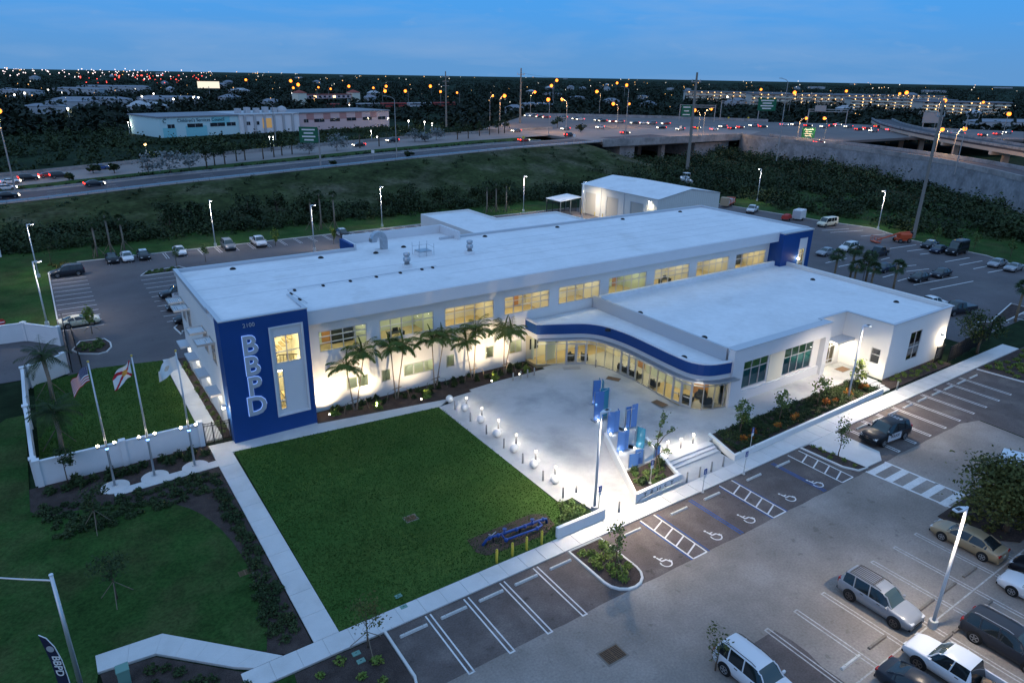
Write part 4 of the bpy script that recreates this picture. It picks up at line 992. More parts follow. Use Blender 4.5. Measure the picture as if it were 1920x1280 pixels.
for k, (x, y) in enumerate([(42.3, 37.0), (43.7, 36.7), (45.3, 36.7)]): bollard(x, y, 0.48, f'lit bollard above the front steps, {nth(k)} from the planter', 130)
def stone_ball(x, y, z, label):
    t = thing('stone_ball', label, 'stone ball', (x, y, z), 0, 'white stone balls along the lawn')
    MB().cyl(0, 0, -0.02, 0.06, 0.17, 12).build('foot', M_concpost, t)
    MB().ball((0, 0, 0.42), 0.38, 20, 13).build('ball', M_ballw, t, True)
for k, (x, y) in enumerate([(31.0, 56.4), (31.3, 53.9), (31.3, 50.9), (31.15, 47.7), (30.95, 44.6), (30.9, 41.5), (30.95, 38.6)]):
    stone_ball(x, y, plaza_z(x, y), f'white stone ball at the plaza edge, {nth(k)} from the building')
def steel_post(x, y, z, label, grp, h=0.98):
    t = thing('steel_post', label, 'bollard', (x, y, z), 0, grp)
    MB().cyl(0, 0, -0.03, 0.02, 0.13, 12).build('base_plate', M_concpost, t)
    MB().lathe((0, 0, 0.02), None, [(0.075, 0), (0.075, h-0.06), (0.06, h-0.03), (0.02, h-0.02)], 12).build('post', M_concpost, t, True)
for k, (x, y) in enumerate([(30.69, 54.75), (30.71, 51.76), (30.66, 48.75), (30.63, 45.71), (30.58, 42.68), (30.40, 39.48), (30.26, 36.6)]):
    steel_post(x, y, plaza_z(x, y), f'grey post between stone balls, {nth(k)} from the building', 'grey posts along the lawn')
for k, (x, y) in enumerate([(32.7, 32.72), (40.36, 32.82), (41.9, 32.81), (43.41, 32.85), (44.97, 32.89)]):
    steel_post(x, y, 0.12, 'grey post on sidewalk left of the TRUST planter' if k == 0 else f'grey post before the front steps, {nth(k-1)} from the TRUST planter', 'grey posts along the sidewalk', 1.0)
for k, (x, y) in enumerate([(39.2, 56.9), (40.15, 56.85), (41.05, 56.8), (42.0, 56.86)]):
    steel_post(x, y, plaza_z(x, y)-0.05, f'grey post by the palm bed, {nth(k)} counted towards the lobby', 'grey posts near the lobby')
steel_post(49.35, 55.0, 0.44, 'grey post right of the lobby double doors', 'grey posts near the lobby')
steel_post(73.9, 33.3, 0.12, 'grey post at foot of the small side steps', 'grey posts along the sidewalk', 1.05)

# low walls, planter with the word TRUST, hedge bed wall
def wall_run(mb, a, b, th, z0, z1, cap=0.0):
    a, b = Vector((*a, 0)), Vector((*b, 0)); t = b-a; mb.box((a.x+b.x)/2, (a.y+b.y)/2, (z0+z1)/2, t.length, th, z1-z0, math.atan2(t.y, t.x))
o = tag(MB().bevbox(26.7, 32.66, -0.03, 31.25, 32.95, 0.98, 0.02).build('low_wall', M_white), 'low white wall between lawn corner and sidewalk', 'wall')
pl = thing('planter', 'white wedge shaped planter lettered TRUST beside the front steps', 'planter', (34.6, 32.9, 0)); PO = Vector((34.6, 32.9, 0))
def ppart(mb, name, m, parent=None): o = mb.build(name, m, parent or pl); o.location = (-PO if parent is None else (0, 0, 0)); return o
mb = MB(); mb.prism([(34.55, 32.8), (39.85, 33.0), (39.85, 33.3), (34.75, 33.1)], 0.0, 0.98); ppart(mb, 'front_wall', M_white)
mb = MB(); mb.prism([(34.55, 32.81), (34.86, 33.12), (39.45, 41.9), (39.15, 41.9)], 0.0, 0.98); ppart(mb, 'left_wall', M_white)
mb = MB(); mb.prism([(39.55, 33.31), (39.85, 33.31), (42.0, 39.2), (41.7, 39.2)], 0.0, 0.98); ppart(mb, 'right_wall', M_white)
ppart(MB().prism([(34.95, 33.15), (39.5, 33.33), (40.5, 36.0), (36.4, 36.0)], 0.0, 0.80), 'soil', M_mulch)
ppart(MB().prism([(36.45, 36.01), (40.5, 36.01), (41.7, 39.2), (39.4, 41.8)], 0.0, 0.62), 'terrace_floor', M_plaza)
ppart(MB().prism([(36.4, 35.95), (40.45, 35.95), (40.55, 36.2), (36.55, 36.2)], 0.0, 0.92), 'terrace_step', M_plaza)
tw = math.atan2(0.2, 5.3)
for k, ch in enumerate('TRUST'):
    text_mesh('letter_'+ch.lower(), ch, 0.62, 0.015, mat('grey_letter', (0.10, 0.10, 0.11), 0.5), pl, Vector((35.55+0.78*k, 32.835+0.0377*(0.95+0.78*k)-0.062, 0.56))-PO, (R(90), 0, tw))
bw = thing('hedge_bed_wall', 'long low white retaining wall of the hedge bed along sidewalk', 'wall', (46.6, 32.95, 0)); BO = Vector((46.6, 32.95, 0))
o = MB().prism([(46.55, 32.95), (71.7, 33.6), (71.7, 33.85), (46.8, 33.2)], 0.0, 0.66).build('front_wall', M_white, bw); o.location = -BO
o = MB().prism([(46.55, 32.96), (46.8, 33.21), (48.0, 37.0), (47.72, 37.0)], 0.0, 0.66).build('end_wall', M_white, bw); o.location = -BO
o = MB().prism([(46.85, 33.25), (71.65, 33.9), (71.5, 37.0), (48.0, 36.9)], 0.0, 0.52).build('soil', M_mulch, bw); o.location = -BO

# glass panel sculpture
def panel_mat(name, col):
    m = bpy.data.materials.new(name); m.use_nodes = True; nt = m.node_tree; b = nt.nodes['Principled BSDF']
    b.inputs['Base Color'].default_value = (*col, 1); b.inputs['Roughness'].default_value = 0.15
    t = nt.nodes.new('ShaderNodeBsdfTransparent'); t.inputs[0].default_value = (min(1, col[0]*3+0.25), min(1, col[1]*2+0.35), min(1, col[2]*1.6+0.4), 1)
    x = nt.nodes.new('ShaderNodeMixShader'); x.inputs[0].default_value = 0.74
    nt.links.new(t.outputs[0], x.inputs[1]); nt.links.new(b.outputs[0], x.inputs[2]); nt.links.new(x.outputs[0], nt.nodes['Material Output'].inputs[0]); return m
M_pblue = panel_mat('blue_glass_panel', (0.085, 0.20, 0.50)); M_pteal = panel_mat('teal_glass_panel', (0.06, 0.28, 0.42))
M_spot = glow('spot_lens', (0.92, 0.96, 1.0), 22.0)
SC = [  # base pixel, [(dx, dy, width, height, angle, colour)]
 ((1117,757), [(0, 0, 0.8, 2.6, 0.15, 0), (0.55, 0.25, 0.5, 2.6, 1.2, 1), (1.15, 0.35, 0.75, 2.2, 1.25, 1)], 'farthest glass panel group of blue and teal fins'),
 ((1121,787), [(0, 0, 0.95, 3.0, 0.2, 0), (0.95, 0.35, 0.95, 3.0, 0.3, 1), (1.6, 0.3, 0.6, 2.6, 1.0, 0)], 'tallest glass panel group, blue then teal then blue fins'),
 ((1144,812), [(0, 0, 0.75, 2.2, 0.2, 0), (0.62, -0.1, 0.6, 2.2, 0.5, 0), (0.95, 0.1, 0.4, 2.2, 1.3, 0)], 'narrow blue glass panel group at head of the sloping wall'),
 ((1172,804), [(0, 0, 0.55, 2.1, 1.0, 1), (0.35, 0.1, 0.6, 2.2, 0.4, 0), (0.95, -0.1, 0.7, 2.4, 0.45, 0)], 'open teal and blue glass panel group behind the terrace'),
 ((1163,846), [(0, 0, 0.75, 1.95, 0.2, 0), (0.62, 0.0, 0.5, 1.95, 0.35, 0), (0.95, 0.15, 0.45, 1.95, 1.2, 1)], 'blue glass panel group on left of the terrace'),
 ((1189,838), [(0, 0, 0.6, 1.9, 1.0, 1), (0.35, -0.35, 0.8, 2.0, -0.6, 1), (1.0, 0.3, 0.5, 1.5, 0.6, 0)], 'teal angled glass panel group on right of the terrace'),
 ((1186,882), [(0, 0, 0.85, 1.6, 0.25, 0), (0.8, 0.2, 0.75, 1.7, 0.2, 0), (1.3, 0.2, 0.55, 1.75, 1.1, 1)], 'low wide blue glass panel group just behind the planted soil'),
 ((1225,864), [(0, 0, 0.55, 1.5, 1.0, 1), (0.4, 0.0, 0.5, 1.4, 0.4, 0)], 'small teal glass panel group beside the planter tree')]
for k, (b, panels, lab) in enumerate(SC):
    z0 = 0.48 if k < 2 else (0.62 if k not in (2, 3) else 0.5)
    p = G(b[0], b[1], z0); t = thing('glass_panel_sculpture', lab, 'sculpture', (p.x, p.y, z0), 0, 'blue glass panels of the plaza sculpture')
    MB().boxm(-0.5, -0.25, -0.1, 1.6, 0.55, 0.02).build('base_plate', M_steel, t)
    panels = [(dx, dy, w, h, a-0.6 if a < 0.7 else a-0.15, c) for dx, dy, w, h, a, c in panels]
    for (dx, dy, w, h, a, c) in panels:
        MB().box(dx, dy, h/2+0.01, w, 0.035, h, a).build('glass_panel', M_pteal if c else M_pblue, t)
    for (dx, dy, w, h, a, c) in panels:
        MB().box(dx-math.cos(a)*(w/2), dy-math.sin(a)*(w/2), h/2+0.02, 0.05, 0.06, h+0.04, a).build('edge_bar', M_steel, t)
    MB().tube([(panels[0][0], panels[0][1], panels[0][3]-0.12), (panels[-1][0], panels[-1][1], panels[0][3]-0.12)], 0.03).build('top_bar', M_steel, t)
    s = MB().ball((-0.2, -0.28, 0.12), 0.09, 8, 6).build('spotlight', M_spot, t)
    lamp('spotlight_glow', 'POINT', (-0.1, -0.42, 0.25), 4, (0.85, 0.92, 1.0), t, 0.05)

# ------------------------------------------------------------------ flagpoles and flags
M_flagpole = mat('brushed_pole', (0.50, 0.51, 0.52), 0.35, metal=0.6)
M_gold = mat('gold_ball', (0.55, 0.40, 0.12), 0.3, metal=0.9)
M_flaglamp = glow('flag_lamp_lens', (1.0, 0.85, 0.58), 45.0)
M_blueled = glow('blue_led', (0.12, 0.30, 1.0), 9.0)
M_fred = mat('flag_red', (0.46, 0.018, 0.030), 0.8); M_fwhite = mat('flag_white', (0.75, 0.74, 0.72), 0.8); M_fblue = mat('flag_blue', (0.012, 0.022, 0.11), 0.8)
M_fgold = mat('flag_gold', (0.55, 0.30, 0.06), 0.8)
def flag(parent, pattern, z, w, h, ph):
    nx, ny = 30, 26; mb = MB(); vs = []; fs = []
    for j in range(ny+1):
        for i in range(nx+1):
            u, v = i/nx, j/ny
            # hangs off the pole and droops: the fly end sinks and swings
            x = -w*(u*0.62+0.06*math.sin(u*5+ph)); y = 0.34*math.sin(u*7.5+v*1.8+ph)*u+0.10*math.sin(u*15+ph)*u
            zz = z-h*v*(1-0.10*u)-0.50*w*(u**1.35)+0.10*math.sin(u*9+ph+v*2)*u
            vs.append((x-0.10, y, zz))
    mi = []
    for j in range(ny):
        for i in range(nx):
            fs.append((j*(nx+1)+i, j*(nx+1)+i+1, (j+1)*(nx+1)+i+1, (j+1)*(nx+1)+i)); mi.append(pattern((i+0.5)/nx, (j+0.5)/ny))
    for k, f in enumerate(fs): pass
    mb.v = vs; mb.f = fs; mb.mi = mi
    o = mb.build('flag', [M_fwhite, M_fred, M_fblue, M_fgold], parent, True); return o
def us(u, v):
    if u < 0.4 and v < 7/13:
        return 0 if (int(u*30) % 2 == 0 and int(v*26) % 3 == 1) else 2
    return 1 if int(v*13) % 2 == 0 else 0
def fl(u, v):
    if (u-0.5)**2*2.2+(v-0.5)**2 < 0.045: return 3
    return 1 if min(abs(u-v), abs(u-(1-v))) < 0.10 else 0
def wh(u, v): return 3 if ((u-0.5)**2*2.2+(v-0.5)**2 < 0.02 and int(u*30+v*26) % 2) else 0
for k, (x, y, h, pat, lab, flab) in enumerate([(0.8, 57.6, 10.7, us, 'leftmost flagpole', 'striped red and white flag with blue canton, leftmost of three'), (3.7, 57.5, 10.6, fl, 'middle flagpole', 'white flag with red diagonal cross and gold seal'), (6.8, 57.4, 10.4, wh, 'rightmost flagpole', 'plain white flag nearest the blue tower')]):
    t = thing('flagpole', f'tall silver {lab} with lit collar before the white wall', 'flagpole', (x, y, 0.12), 0, 'three flagpoles')
    MB().cyl(0, 0, 0, 0.06, 0.24, 16).build('base_collar', M_flagpole, t); MB().cyl(0, 0, 0.06, h, 0.095, 12, 0.05).build('pole', M_flagpole, t, True)
    MB().ball((0, 0, h+0.09), 0.10, 10, 7).build('finial', M_gold, t, True)
    c = MB().cyl(0, 0, 3.45, 3.62, 0.16, 12).box(0.36, 0, 3.52, 0.5, 0.06, 0.06).box(-0.36, 0, 3.52, 0.5, 0.06, 0.06).build('lamp_collar', M_flagpole, t)
    MB().cyl(0, 0, 3.30, 3.44, 0.12, 12).build('blue_led_ring', M_blueled, t)
    for s in (-1, 1):
        MB().cyl(s*0.58, 0, 3.5, 3.72, 0.12, 10, 0.14).build('lamp_housing', M_flagpole, c); MB().ball((s*0.58, 0, 3.74), 0.11, 8, 6).build('lens', M_flaglamp, c)
        lamp('flag_uplight', 'SPOT', (s*0.58, 0, 3.86), 600, (1.0, 0.82, 0.55), t, 0.05, (0.0, 0, 9.5), R(26), 0.5)
    f = flag(t, pat, h-0.25, 2.2, 1.25, k*1.9+0.4); f.parent = None
    f.location = (x, y, 0.12); tag(f, flab, 'flag', 'flags on the flagpoles')

# white perimeter walls, gates and fences
def posted_wall(name, label, pts, h, th=0.18, post=0.42, every=8.0):
    o = Vector((*pts[0], 0)); t = thing(name, label, 'wall', o)
    for a, b in zip(pts, pts[1:]):
        a, b = Vector((*a, 0)), Vector((*b, 0)); d = b-a; n = max(1, round(d.length/every)); an = math.atan2(d.y, d.x)
        for k in range(n):
            p, q = a+d*(k/n), a+d*((k+1)/n); m = (p+q)/2-o; L = (q-p).length-post+0.02
            MB().box(m.x, m.y, h/2-0.02, L, th, h, an).build('wall_panel', M_vinyl, t)
            MB().box(m.x, m.y, h+0.02, L, th+0.10, 0.10, an).build('wall_cap', M_vinyl, t)
    for i, p in enumerate(pts):
        pass
    done = []
    for a, b in zip(pts, pts[1:]):
        a, b = Vector((*a, 0)), Vector((*b, 0)); d = b-a; n = max(1, round(d.length/every)); an = math.atan2(d.y, d.x)
        for k in range(n+1):
            p = a+d*(k/n)-o
            if any((p-q).length < 0.3 for q in done): continue
            done.append(p); pm = MB().box(p.x, p.y, h/2+0.05, post, post, h+0.16, an).box(p.x, p.y, h+0.17, post+0.1, post+0.1, 0.09, an); pm.build('wall_post', M_vinyl, t)
    return t
posted_wall('yard_wall', 'white panelled wall behind the three flagpoles', [(8.1, 60.7), (-4.1, 60.7)], 2.25, every=6.1)
posted_wall('yard_side_wall', 'white panelled wall along the street side of flag yard', [(-4.3, 61.2), (-4.6, 72.6), (-4.7, 83.2)], 2.25, every=11)
posted_wall('gate_wall', 'short cream wall south of the drive gate', [(-4.2, 83.4), (-1.0, 85.6)], 2.25, every=4)
posted_wall('drive_wall', 'white posted wall north of the drive by the street', [(-1.0, 95.6), (-4.4, 99.6), (-12.0, 100.4)], 2.25, every=4.0)
posted_wall('distant_street_wall', 'white wall end beyond the west grass at picture edge', [(-7.5, 150), (-18, 151)], 2.4, every=6)
def picket_fence(name, label, a, b, h, cat='fence', n_posts=4, parent=None, spacing=0.13):
    a, b = Vector((*a, 0)), Vector((*b, 0)); d = b-a; t = thing(name, label, cat, a, math.atan2(d.y, d.x)); L = d.length
    for k in range(n_posts+1): MB().boxm(L*k/n_posts-0.05, -0.05, -0.05, L*k/n_posts+0.05, 0.05, h+0.1).build('post', M_blackmetal, t)
    mb = MB(); k = 0
    for z in (0.18, h-0.25, h-0.02): mb.boxm(0.05, -0.02, z-0.025, L-0.05, 0.02, z+0.025)
    mb.build('rails', M_blackmetal, t)
    mb = MB(); x = spacing
    while x < L-0.05: mb.boxm(x-0.02, -0.015, 0.08, x+0.02, 0.015, h); x += spacing
    tag(mb.build('pickets', M_blackmetal, t), kind='stuff'); return t
picket_fence('pedestrian_gate', 'black picket gate between white wall and blue tower', (8.35, 60.55), (10.5, 60.2), 2.2, 'gate', 3, spacing=0.12)
picket_fence('drive_gate', 'black sliding drive gate at west lot entrance', (-0.35, 101.0), (-0.45, 85.6), 2.3, 'gate', 6)
picket_fence('drive_gate', 'long black guide fence just inside the drive gate', (0.35, 99.5), (0.5, 84.8), 2.0, 'gate', 5)
picket_fence('lot_fence', 'black picket fence from east wing corner along sidewalk', (87.2, 34.3), (100.5, 35.4), 2.1, n_posts=6, spacing=0.11)
picket_fence('lot_fence', 'short black picket fence against the east wing wall', (85.6, 35.1), (87.1, 35.05), 2.1, n_posts=1, spacing=0.12)
picket_fence('warehouse_fence', 'dark fence in front of open shed beside the warehouse', (104.5, 138.4), (111.2, 135.0), 2.4, n_posts=5)

# wheel stops
def wheel_stop(p, lab, grp, m, ang=0.0, me={}):
    key = m.name
    if key not in me:
        w = MB(); w.add([(-0.92,-0.10,0),(0.92,-0.10,0),(0.92,0.10,0),(-0.92,0.10,0),(-0.90,-0.06,0.13),(0.90,-0.06,0.13),(0.90,0.06,0.13),(-0.90,0.06,0.13)], [(0,3,2,1),(4,5,6,7),(0,1,5,4),(1,2,6,5),(2,3,7,6),(3,0,4,7)])
        w2 = MB()
        for s in (-1, 1): w2.cyl(s*0.6, 0, 0.12, 0.142, 0.025, 6)
        me[key] = (w.mesh('wheel_stop', m), w2.mesh('anchor_bolt', M_rust))
    o = link('wheel_stop', me[key][0], None, (p[0], p[1], 0.008), ang); tag(o, lab, 'wheel stop', grp)
    link('anchor_bolt', me[key][1], o); return o
for k, p in enumerate([(774,1180), (849,1146), (919,1115), (985,1086), (1049,1057)]):
    q = G(*p); wheel_stop((q.x, 30.35), f'concrete wheel stop, {nth(k)} from the left beside lawn sidewalk', 'wheel stops of the left stalls', M_stop)
for k, p in enumerate([(1182,997), (1268,955), (1329,927), (1406,891), (1459,866)]):
    q = G(*p); wheel_stop((q.x, 30.35), f'concrete wheel stop of accessible stalls, {nth(k)} right of planted island', 'wheel stops of the accessible stalls', M_stop)
for k, p in enumerate([(1607,797), (1637,784), (1666,771), (1694,759), (1721,747), (1746,735), (1770,725), (1794,714), (1817,704)]):
    q = G(*p); wheel_stop((q.x, 30.55), f'concrete wheel stop, {nth(k)} to the right of the crossing', 'wheel stops of the right stalls', M_stop)
for k, p in enumerate([(1829,1079), (1790,1109), (1747,1140), (1705,1175), (1656,1212), (1605,1249)]):
    q = G(*p); wheel_stop((q.x, 14.35), f'worn dark wheel stop in old stalls, {nth(k)} from the gold sedan', 'worn wheel stops of the old stalls', M_stop_old if k < 5 else M_stop)
for k, p in enumerate([(1834,1130), (1787,1167), (1755,1191)]):
    q = G(*p); wheel_stop((q.x, 12.2), f'worn wheel stop behind the dark SUV row, {nth(k)} from the right', 'worn wheel stops of the second row', M_stop_old)

# accessible parking signs, traffic signs
def sign_post(x, y, z, h, lab, face, ang=0.0):
    t = thing('parking_sign', lab, 'sign', (x, y, z), ang, 'accessible parking signs')
    MB().cyl(0, 0, -0.05, h, 0.03, 8).build('post', M_alu, t); MB().cyl(0, 0, -0.02, 0.05, 0.14, 10).build('footing', M_conc, t)
    p = MB().boxm(-0.16, -0.05, h-0.5, 0.16, -0.032, h).build('blue_plate', M_signblue, t)
    MB().boxm(-0.15, -0.05, h-0.82, 0.15, -0.032, h-0.53).build('white_plate', M_signwhite, t)
    MB().ball((0, -0.052, h-0.13), 0.03, 6, 5).boxm(-0.03, -0.055, h-0.3, 0.03, -0.051, h-0.17).boxm(-0.07, -0.055, h-0.4, 0.07, -0.051, h-0.32).build('wheelchair_symbol', M_signwhite, p)
for (px, py), z, lab in [((1122,956), 0.12, 'blue accessible parking sign nearest the tall lamp post'), ((1219,905), 0.8, 'blue accessible parking sign in the TRUST planter'), ((1317,922), 0.12, 'blue accessible parking sign in front of the front steps'), ((1394,888), 0.12, 'blue accessible parking sign before the hedge bed wall'), ((1406,842), 0.5, 'blue accessible parking sign standing in the hedge bed')]:
    q = G(px, py, z); sign_post(q.x, q.y, z, 2.2, lab, None)
q = G(12, 640); t = thing('no_entry_sign', 'red and white round no entry sign by the street wall', 'sign', (q.x, q.y, 0), 0.2)
MB().cyl(0, 0, -0.05, 2.6, 0.035, 8).build('post', M_alu, t)
p = MB().add([(0.42*math.cos(R(45*k+22.5)), -0.04, 2.5+0.42*math.sin(R(45*k+22.5))) for k in range(8)]+[(0.42*math.cos(R(45*k+22.5)), -0.02, 2.5+0.42*math.sin(R(45*k+22.5))) for k in range(8)], [tuple(range(8)), tuple(range(15, 7, -1))]+[(k, 8+k, 8+(k+1) % 8, (k+1) % 8) for k in range(8)]).build('plate', M_signred, t)
MB().boxm(-0.3, -0.048, 2.44, 0.3, -0.041, 2.56).build('white_bar', M_signwhite, p)

# backflow pipework with its yellow guard posts
t = thing('backflow_assembly', 'blue painted backflow pipe loop in small bed at lawn corner', 'pipework', (22.6, 34.9, 0.1)); O = Vector((22.6, 34.9, 0.1))
def bf(px, py, z): return G(px, py, 0.1+z)-O
run = [bf(905,1022,0.0), bf(912,1012,0.35), bf(922,1006,0.45), bf(940,1001,0.45), bf(1012,975,0.45), bf(1024,972,0.42), bf(1025,980,0.0)]
MB().tube(run, 0.10, 10).build('main_pipe', M_bluepipe, t, True)
MB().tube([bf(940,1001,0.45), bf(948,1012,0.35), bf(1008,990,0.35), bf(1016,984,0.4), bf(1008,976,0.45)], 0.085, 10).build('bypass_pipe', M_bluepipe, t, True)
for k, (px, py) in enumerate([(918,1008), (934,1003), (946,998), (968,992), (984,986), (998,980), (1018,973), (949,1012), (1007,990)]):
    b = bf(px, py, 0.45 if k < 7 else 0.35); MB().ball(b, 0.16, 10, 6).build('valve_body', M_bluepipe, t)
    if k in (2, 5): MB().cyl(b.x, b.y, b.z+0.1, b.z+0.32, 0.05, 8).cyl(b.x, b.y, b.z+0.30, b.z+0.34, 0.16, 12).build('hand_wheel', M_bluepipe, t)
MB().tube([bf(916,1001,0.95), bf(922,1003,0.88), bf(930,996,0.98)], 0.03, 6).build('valve_lever', M_steel, t)
for px, py in ((925,1006), (975,989)): b = bf(px, py, 0.45); MB().cyl(b.x, b.y, -0.05, b.z, 0.06, 8).build('pipe_stand', M_blackmetal, t)
struct('backflow_bed', MB().prism([(21.1, 36.1), (20.9, 34.6), (21.4, 33.8), (26.2, 33.5), (27.6, 34.2), (27.8, 35.6), (26.9, 36.2)], 0.0, 0.115), M_mulch)
for k, (x, y) in enumerate([(21.54, 32.85), (22.85, 32.87), (24.07, 32.86), (25.38, 32.84)]):
    t = thing('guard_post', f'yellow guard post at lawn edge, {nth(k)} from the left', 'bollard', (x, y, 0.1), 0, 'yellow guard posts')
    MB().cyl(0, 0, -0.05, 1.05, 0.085, 12).build('post', M_yellow, t, True); MB().lathe((0, 0, 1.05), None, [(0.085, 0), (0.07, 0.05), (0.02, 0.08)], 12).build('cap', M_yellow, t, True)

# storm drains, covers and boxes
def grate(x, y, w, d, lab, z=0.006):
    t = thing('storm_drain', lab, 'drain', (x, y, z)); MB().boxm(-w/2-0.12, -d/2-0.12, -0.02, w/2+0.12, d/2+0.12, 0.004).build('collar', mat('drain_collar', (0.17, 0.15, 0.13), 0.9), t)
    MB().boxm(-w/2, -d/2, 0.004, w/2, d/2, 0.008).build('pit', M_black, t)
    for k in range(9): MB().boxm(-w/2+0.02, -d/2+d*(k+0.2)/9, 0.008, w/2-0.02, -d/2+d*(k+0.65)/9, 0.03).build('grate_bar', M_rust, t)
    MB().boxm(-0.04, -d/2, 0.012, 0.04, d/2, 0.034).boxm(-w/2, -d/2, 0.010, -w/2+0.05, d/2, 0.032).boxm(w/2-0.05, -d/2, 0.010, w/2, d/2, 0.032).build('grate_frame', M_rust, t)
grate(22.85, 22.4, 1.35, 0.95, 'rusty storm drain grate in the driving aisle')
grate(18.85, 40.7, 0.8, 0.6, 'small rusty drain grate in the front lawn', 0.10); grate(6.8, 41.2, 0.8, 0.6, 'small rusty drain grate by the flag bed', 0.07)
q = G(1828,578); grate(q.x, q.y, 1.2, 0.9, 'dark drain grate in the east lot asphalt')
for (px, py), lab in [((747,1117), 'green valve lid in lawn, farther of two'), ((757,1137), 'green valve lid in lawn, nearer of two'), ((668,1224), 'green valve lid in corner bed, farther of two'), ((677,1238), 'green valve lid in corner bed, nearer of two')]:
    q = G(px, py, 0.1); o = MB().bevbox(-0.24, -0.17, -0.05, 0.24, 0.17, 0.03, 0.02).build('valve_lid', M_utilgreen, None, False, (q.x, q.y, 0.1)); tag(o, lab, 'valve box', 'green valve lids')
    MB().boxm(-0.05, -0.02, 0.03, 0.05, 0.02, 0.036).build('finger_slot', M_black, o)
q = G(235,1279); t = thing('utility_pedestal', 'green utility box at bottom left beside corner walk', 'utility box', (q.x, q.y, 0.05))
MB().bevbox(-0.3, -0.3, -0.05, 0.3, 0.3, 0.95, 0.03).build('cabinet', M_utilgreen, t); MB().bevbox(-0.33, -0.33, 0.95, 0.33, 0.33, 1.05, 0.03).build('lid', M_utilgreen, t)
for px, py, w, d, ang, lab in ((1150,710,1.5,0.9,R(-60),'brown doormat at the side doors nearest the lobby bend'), (1237,756,1.5,0.9,R(-85),'brown doormat at the lobby doors nearest the plaza end'), (1072,690,2.0,0.8,R(-27),'grey doormat at the lobby double doors'), (1580,692,1.6,1.1,0,'brown doormat at the lit east wing door')):
    q = G(px, py, 0.48); o = MB().boxm(-w/2, -d/2, -0.01, w/2, d/2, 0.022).build('doormat', mat('doormat_brown', (0.16, 0.13, 0.10), 0.95, fine=0.2, fscale=20) if lab[0] == 'b' else M_concpost, None, False, (q.x, q.y, 0.48)); o.rotation_euler = (0, 0, ang); tag(o, lab, 'doormat')
    MB().boxm(-w/2+0.08, -d/2+0.08, 0.022, w/2-0.08, d/2-0.08, 0.026).build('mat_centre', M_rust if lab[0] == 'b' else M_concpost, o)

# uplights in the palm bed
for k, (px, py, en) in enumerate([(634,778,2300), (707,766,2500), (790,753,1700), (922,719,1900), (974,706,1800)]):
    q = G(px, py, 0.1); x, y = q.x, min(q.y, 60.4)
    if k == 0: x, y = 19.6, 59.9
    t = thing('ground_uplight', f'small ground uplight in the palm bed, {nth(k)} from the blue tower', 'uplight', (x, y, 0.12), 0, 'uplights of the palm bed')
    MB().cyl(0, 0, -0.05, 0.12, 0.03, 6).build('stake', M_blackmetal, t); MB().cyl(0, 0, 0.12, 0.30, 0.07, 10, 0.09).build('housing', M_bronze, t); MB().cyl(0, 0, 0.30, 0.305, 0.08, 10).build('lens', M_flaglamp, t)
    lamp('uplight_beam', 'SPOT', (0, 0, 0.5), en, (1.0, 0.76, 0.46), t, 0.04, (0.1, 1.0, 2.3), R(135), 1.0)

# street lamp and feather banner at the bottom left
p = G(97,1083,8.4); t = thing('street_lamp', 'grey street lamp with long arm at bottom left', 'lamp post', (p.x, p.y, 0), 0)
MB().cyl(0, 0, -0.05, 8.55, 0.13, 12, 0.085).build('pole', M_alu, t, True); MB().cyl(0, 0, 8.55, 8.62, 0.10, 12).build('pole_cap', M_pole, t)
u = Vector((-RT.x, -RT.y, 0)); MB().tube([(0, 0, 8.25), tuple(u*1.5+Vector((0, 0, 8.30))), tuple(u*3.4+Vector((0, 0, 8.42)))], [0.05, 0.045, 0.035], 8).build('arm', M_alu, t)
MB().box(u.x*3.7, u.y*3.7, 8.42, 0.7, 0.28, 0.12, math.atan2(u.y, u.x)).build('lamp_head', M_alu, t)
p = G(72,1190,4.3); t = thing('feather_banner', 'dark feather banner with round seal and white letters at bottom left', 'banner', (p.x, p.y, 0.05))
q = RT.copy(); q.z = 0; q.normalize()
def fp(a, z): return Vector((q.x*a, q.y*a, z))
pole = [fp(0.95, -0.05), fp(0.92, 1.5), fp(0.85, 2.6), fp(0.65, 3.5), fp(0.35, 4.05), fp(0.0, 4.25)]
MB().tube(pole, 0.025, 6).build('pole', M_signwhite, t)
M_banner = mat('banner_cloth', (0.014, 0.018, 0.045), 0.8)
L_ = [0.30, 0.27, 0.22, 0.12, 0.05, 0.0]; Rr = [fp(0.93, 0.7), fp(0.91, 1.5), fp(0.84, 2.6), fp(0.64, 3.5), fp(0.34, 4.03), fp(0.0, 4.22)]
zs = [0.7, 1.5, 2.5, 3.3, 3.85, 4.2]; vs = []; fs = []
back = Vector((-q.y, q.x, 0))
for i in range(6): vs += [fp(L_[i], zs[i])+back*0.02*math.sin(i), Rr[i]-back*0.005]
for i in range(5): fs.append((2*i, 2*i+1, 2*i+3, 2*i+2))
cl = MB().add(vs, fs).build('cloth', M_banner, t)
rz = math.atan2(q.y, q.x)
seal = MB().lathe((0, 0, 0), None, [(0.20, 0), (0.20, 0.004), (0.16, 0.005), (0.155, 0.004), (0.02, 0.004)], 20).build('seal', mat('seal_silver', (0.35, 0.36, 0.38), 0.6), cl); seal.location = fp(0.44, 3.38)-back*0.05; seal.rotation_euler = (R(90), 0, rz)
text_mesh('banner_letters', 'BBPD', 0.58, 0.004, M_signwhite, cl, fp(0.60, 2.25)-back*0.06, (R(90), R(90), rz), bold=0.01)

